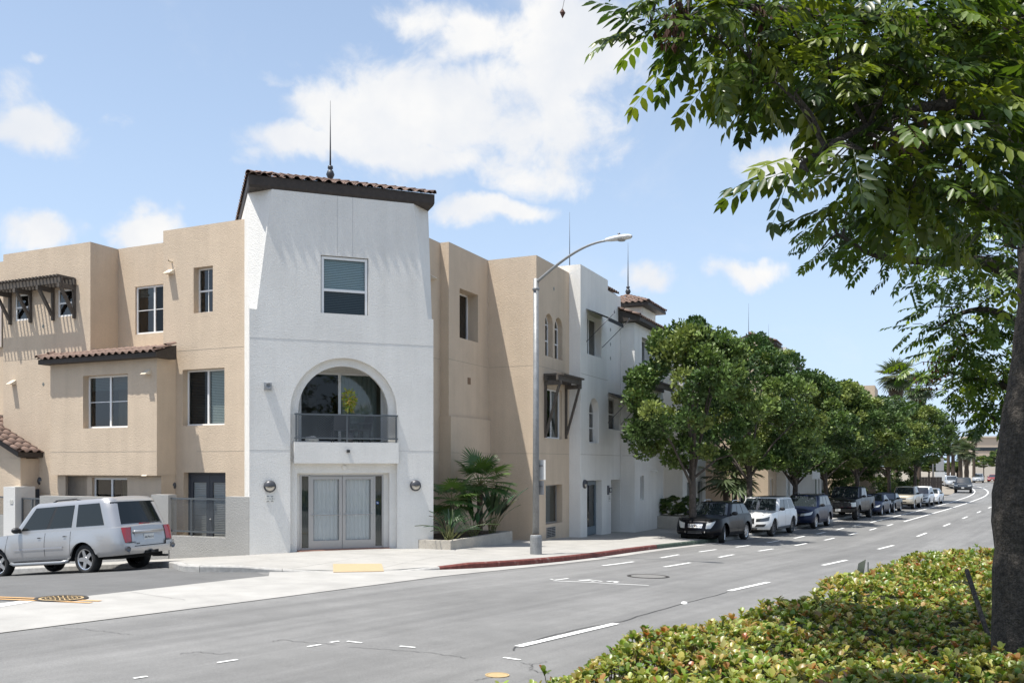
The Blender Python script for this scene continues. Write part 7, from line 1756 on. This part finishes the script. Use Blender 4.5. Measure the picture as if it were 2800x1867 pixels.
for i, (u, v, Y, lab) in enumerate([(2593,1175,150,'left tallest of the distant palms at the bend'), (2663,1192,165,'rightmost distant palm with bushy crown'), (2575,1218,160,'leftmost thin distant palm near the far lamp'), (2606,1216,150,'distant palm second from left at the bend'), (2626,1222,140,'short distant palm in the middle of the group'), (2643,1236,130,'lowest distant palm with yellow fronds')]):
    tall_palm(lab, u, Y, v, .95, 10+i, 14, .30 if i > 2 else .24)
# palms between the parked cars and building
for i, (u, v, Y) in enumerate([(1985,1310,50), (2008,1290,53)]):
    c = A(u, v, Y); z0 = G(c.x, c.y); fan_palm(('left','right')[i]+' fan palm in the courtyard behind the first street tree', (c.x, c.y, z0), c.z-z0, 12, 1.3, (0,0), .7, 'courtyard palms', .16, fans=FAR_FAN, seed=60+i)
# ================================================================= buildings farther along the street
def simple_block(s0, s1, q0, q1, z0, z1_, material, parent, wins=(), fw=()):
    fh = [[a, b, c, d, .12] for a, b, c, d in fw]; qh = [[a, b, c, d, .15] for a, b, c, d in wins]
    block(s0, s1, q0, q1, z0, z1_, material, parent, fh, qh)
    for r in wins: window(parent, WF('q', q1), list(r), .10, 'slide', .06, deep=.6)
    for r in fw: window(parent, WF('s', s0), list(r), .08, 'slide', .06, deep=.6)
B2 = thing('courtyard_building', 'white and tan stucco building partly hidden behind the street trees', 'building', (*XY(55, -12), G(*XY(55, -12))))
BZ2 = -2.2
def floors(s0, s1, top):
    o = []
    for zf_ in (EY-2.2, EY+1.2, EY+4.4):
        if zf_+1.4 < top:
            x = s0+.9
            while x+1.1 < s1-.5: o.append((x, x+1.1, zf_, zf_+1.35)); x += 2.6
    return o
simple_block(46.5, 52, -24, -11.5, BZ2, EY+6.6, white, B2, floors(46.5, 52, EY+6.6))
simple_block(52, 57.5, -24, -13.2, BZ2, EY+7.2, tan, B2, floors(52, 57.5, EY+7.2))
simple_block(57.5, 61, -24, -8.8, BZ2, EY+7.75, tan, B2, floors(57.5, 61, EY+7.7), [(-11.2,-10.1,EY+4.4,EY+5.7), (-10.6,-9.8,EY-3.3,EY-1.2)])
simple_block(61, 66, -24, -8.2, BZ2, EY+7.8, white, B2, floors(61, 66, EY+7.8))
simple_block(66, 68, -24, -8.6, BZ2, EY+6.9, white, B2)
simple_block(68, 76, -24, -7.0, BZ2, EY+6.75, white, B2, floors(68, 76, EY+6.7))
m = MB(); pt = R_(20); s0, s1, qE, z0_ = 59.0, 61.2, -8.5, EY+7.75; run = 1.7; zr = z0_+.15+run*math.tan(pt)
m.add([v3(s0,qE,z0_+.15), v3(s1,qE,z0_+.15), v3(s1,qE-run,zr), v3(s0,qE-run,zr), v3(s0,qE,z0_), v3(s1,qE,z0_), v3(s1,qE-2*run,z0_), v3(s0,qE-2*run,z0_), v3(s1,qE-2*run,z0_+.15), v3(s0,qE-2*run,z0_+.15)], [(0,1,2,3),(4,5,1,0),(7,6,5,4),(3,2,8,9),(4,0,3,9,7)])
r = m.obj('roof', brown, B2); slope(r, v3(s0,qE,z0_+.15), ES, -EQ, pt, s1-s0, run); ridge(r, v3(s0,qE-run,zr), v3(s1,qE-run,zr)); ridge(r, v3(s0,qE,z0_+.17), v3(s0,qE-run,zr))
m = MB(); s0, s1, qE, z0_ = 65.6, 68.6, -8.0, EY+6.95
m.add([v3(s0,qE,z0_+.15), v3(s1,qE,z0_+.15), v3(s1,qE-2.4,z0_+1.0), v3(s0,qE-2.4,z0_+1.0), v3(s0,qE,z0_), v3(s1,qE,z0_), v3(s1,qE-2.4,z0_), v3(s0,qE-2.4,z0_)], [(0,1,2,3),(4,5,1,0),(7,6,5,4),(4,0,3,7),(5,6,2,1)])
r = m.obj('roof', brown, B2); slope(r, v3(s0,qE,z0_+.15), ES, -EQ, pt, s1-s0, 2.2)
p = A(*Z7(716,185), 60); finial('thin spike finial above the street trees on the tiled roof', (p.x, p.y, p.z-1), 3.4, .10)
p = A(*Z7(847,215), 64); finial('short thin spike finial right of the tiled roof ridge', (p.x, p.y, p.z-1), 2.4, .09)
B3 = thing('flat_roof_building', 'plain tan flat roofed building above the middle street trees', 'building', (*XY(84, -8), G(*XY(84, -8))))
simple_block(82, 94, -22, -5.1, BZ2, EY+7.2, tan, B3, floors(82, 94, EY+7)); simple_block(86, 92, -6, -3.9, BZ2, EY+7.15, tan, B3)
# dark fence and utility box at the bend
fe = A(2545,1300,93); t = thing('dark_fence', 'dark board fence beside the distant street lamp', 'fence', (fe.x, fe.y, G(fe.x, fe.y)))
for i in range(8): MB().box(i*.30-1.2, i*.30-.93, 0, .05, 0, 2.3).obj('board', brown, t, False, False)
MB().box(-1.2,1.2,.05,.1,.5,.62).box(-1.2,1.2,.05,.1,1.7,1.82).obj('rail', brown, t, False, False)
ub = A(2537,1340,90); t = thing('utility_box', 'pale green utility box near the dark fence', 'utility box', (ub.x, ub.y, G(ub.x, ub.y)))
MB().box(-.4,.4,-.3,.3,0,1.2).obj('cabinet', mat('box_pale', (.4,.44,.40), .6), t, False, False); MB().box(-.44,.44,-.34,.34,1.2,1.26).obj('lid', mat('box_lid', (.35,.38,.35), .6), t, False, False)
# pale three storey building at the end of the street
Yb = 215; c0 = A(2660,1290,Yb); cgz = G(c0.x, c0.y)
B4 = thing('office_building', 'pale three storey office building at the far end of the street', 'building', (c0.x, c0.y, cgz)); cream = mat('far_cream', (.60,.54,.46), .9); creamd = mat('far_band', (.52,.43,.34), .9)
wb = A(2760,1290,Yb).x-c0.x+8
h4 = lambda v: A(2700, v, Yb).z-cgz
MB().box(0,wb,0,5,-1,h4(1248)).obj('lower_wall', cream, B4, False, False); MB().box(-.4,wb,-.4,5,h4(1248)+.002,h4(1196)).obj('upper_wall', creamd, B4, False, False); MB().box(-.7,wb,-.7,5,h4(1196)+.002,h4(1192)).obj('parapet', cream, B4, False, False)
MB().box(.2,wb,-.5,-.41,h4(1232),h4(1223)).obj('window_band', win_m, B4, False, False)
for i in range(3):
    x = 1.2+i*3.1; wn = MB().box(x,x+1.1,-.12,-.004,h4(1262),h4(1247)-.3).obj('window', vinyl, B4, False, False); MB().box(x+.12,x+.98,-.14,-.125,h4(1262)+.15,h4(1247)-.45).obj('pane', win_m, wn, False, False)
for i, (u, Y, vt, lab) in enumerate([(2690,185,1245,'thin young tree in front of the far office building'), (2735,160,1225,'light green tree beside the far office building')]):
    x, y = tree_px(u, Y); street_tree(lab, x, y, i, A(u, vt, Y).z, 4.2, A(u, 1280, Y).z, i, 90+i, 'distant_tree', 'small trees at the end of the street', .1)
rt_ = random.Random(4)
for i in range(9):
    u = 2540+i*26; Y = 235+rt_.uniform(-10,25); x, y = tree_px(u, Y); street_tree('%s round tree of the far tree line behind the distant palms' % ('first','second','third','fourth','fifth','sixth','seventh','eighth','ninth')[i], x, y, i % 3, A(u, 1262+rt_.uniform(-14,10), Y).z, rt_.uniform(7,9), A(u, 1292, Y).z, i, 120+i, 'distant_tree', 'far tree line', .2)
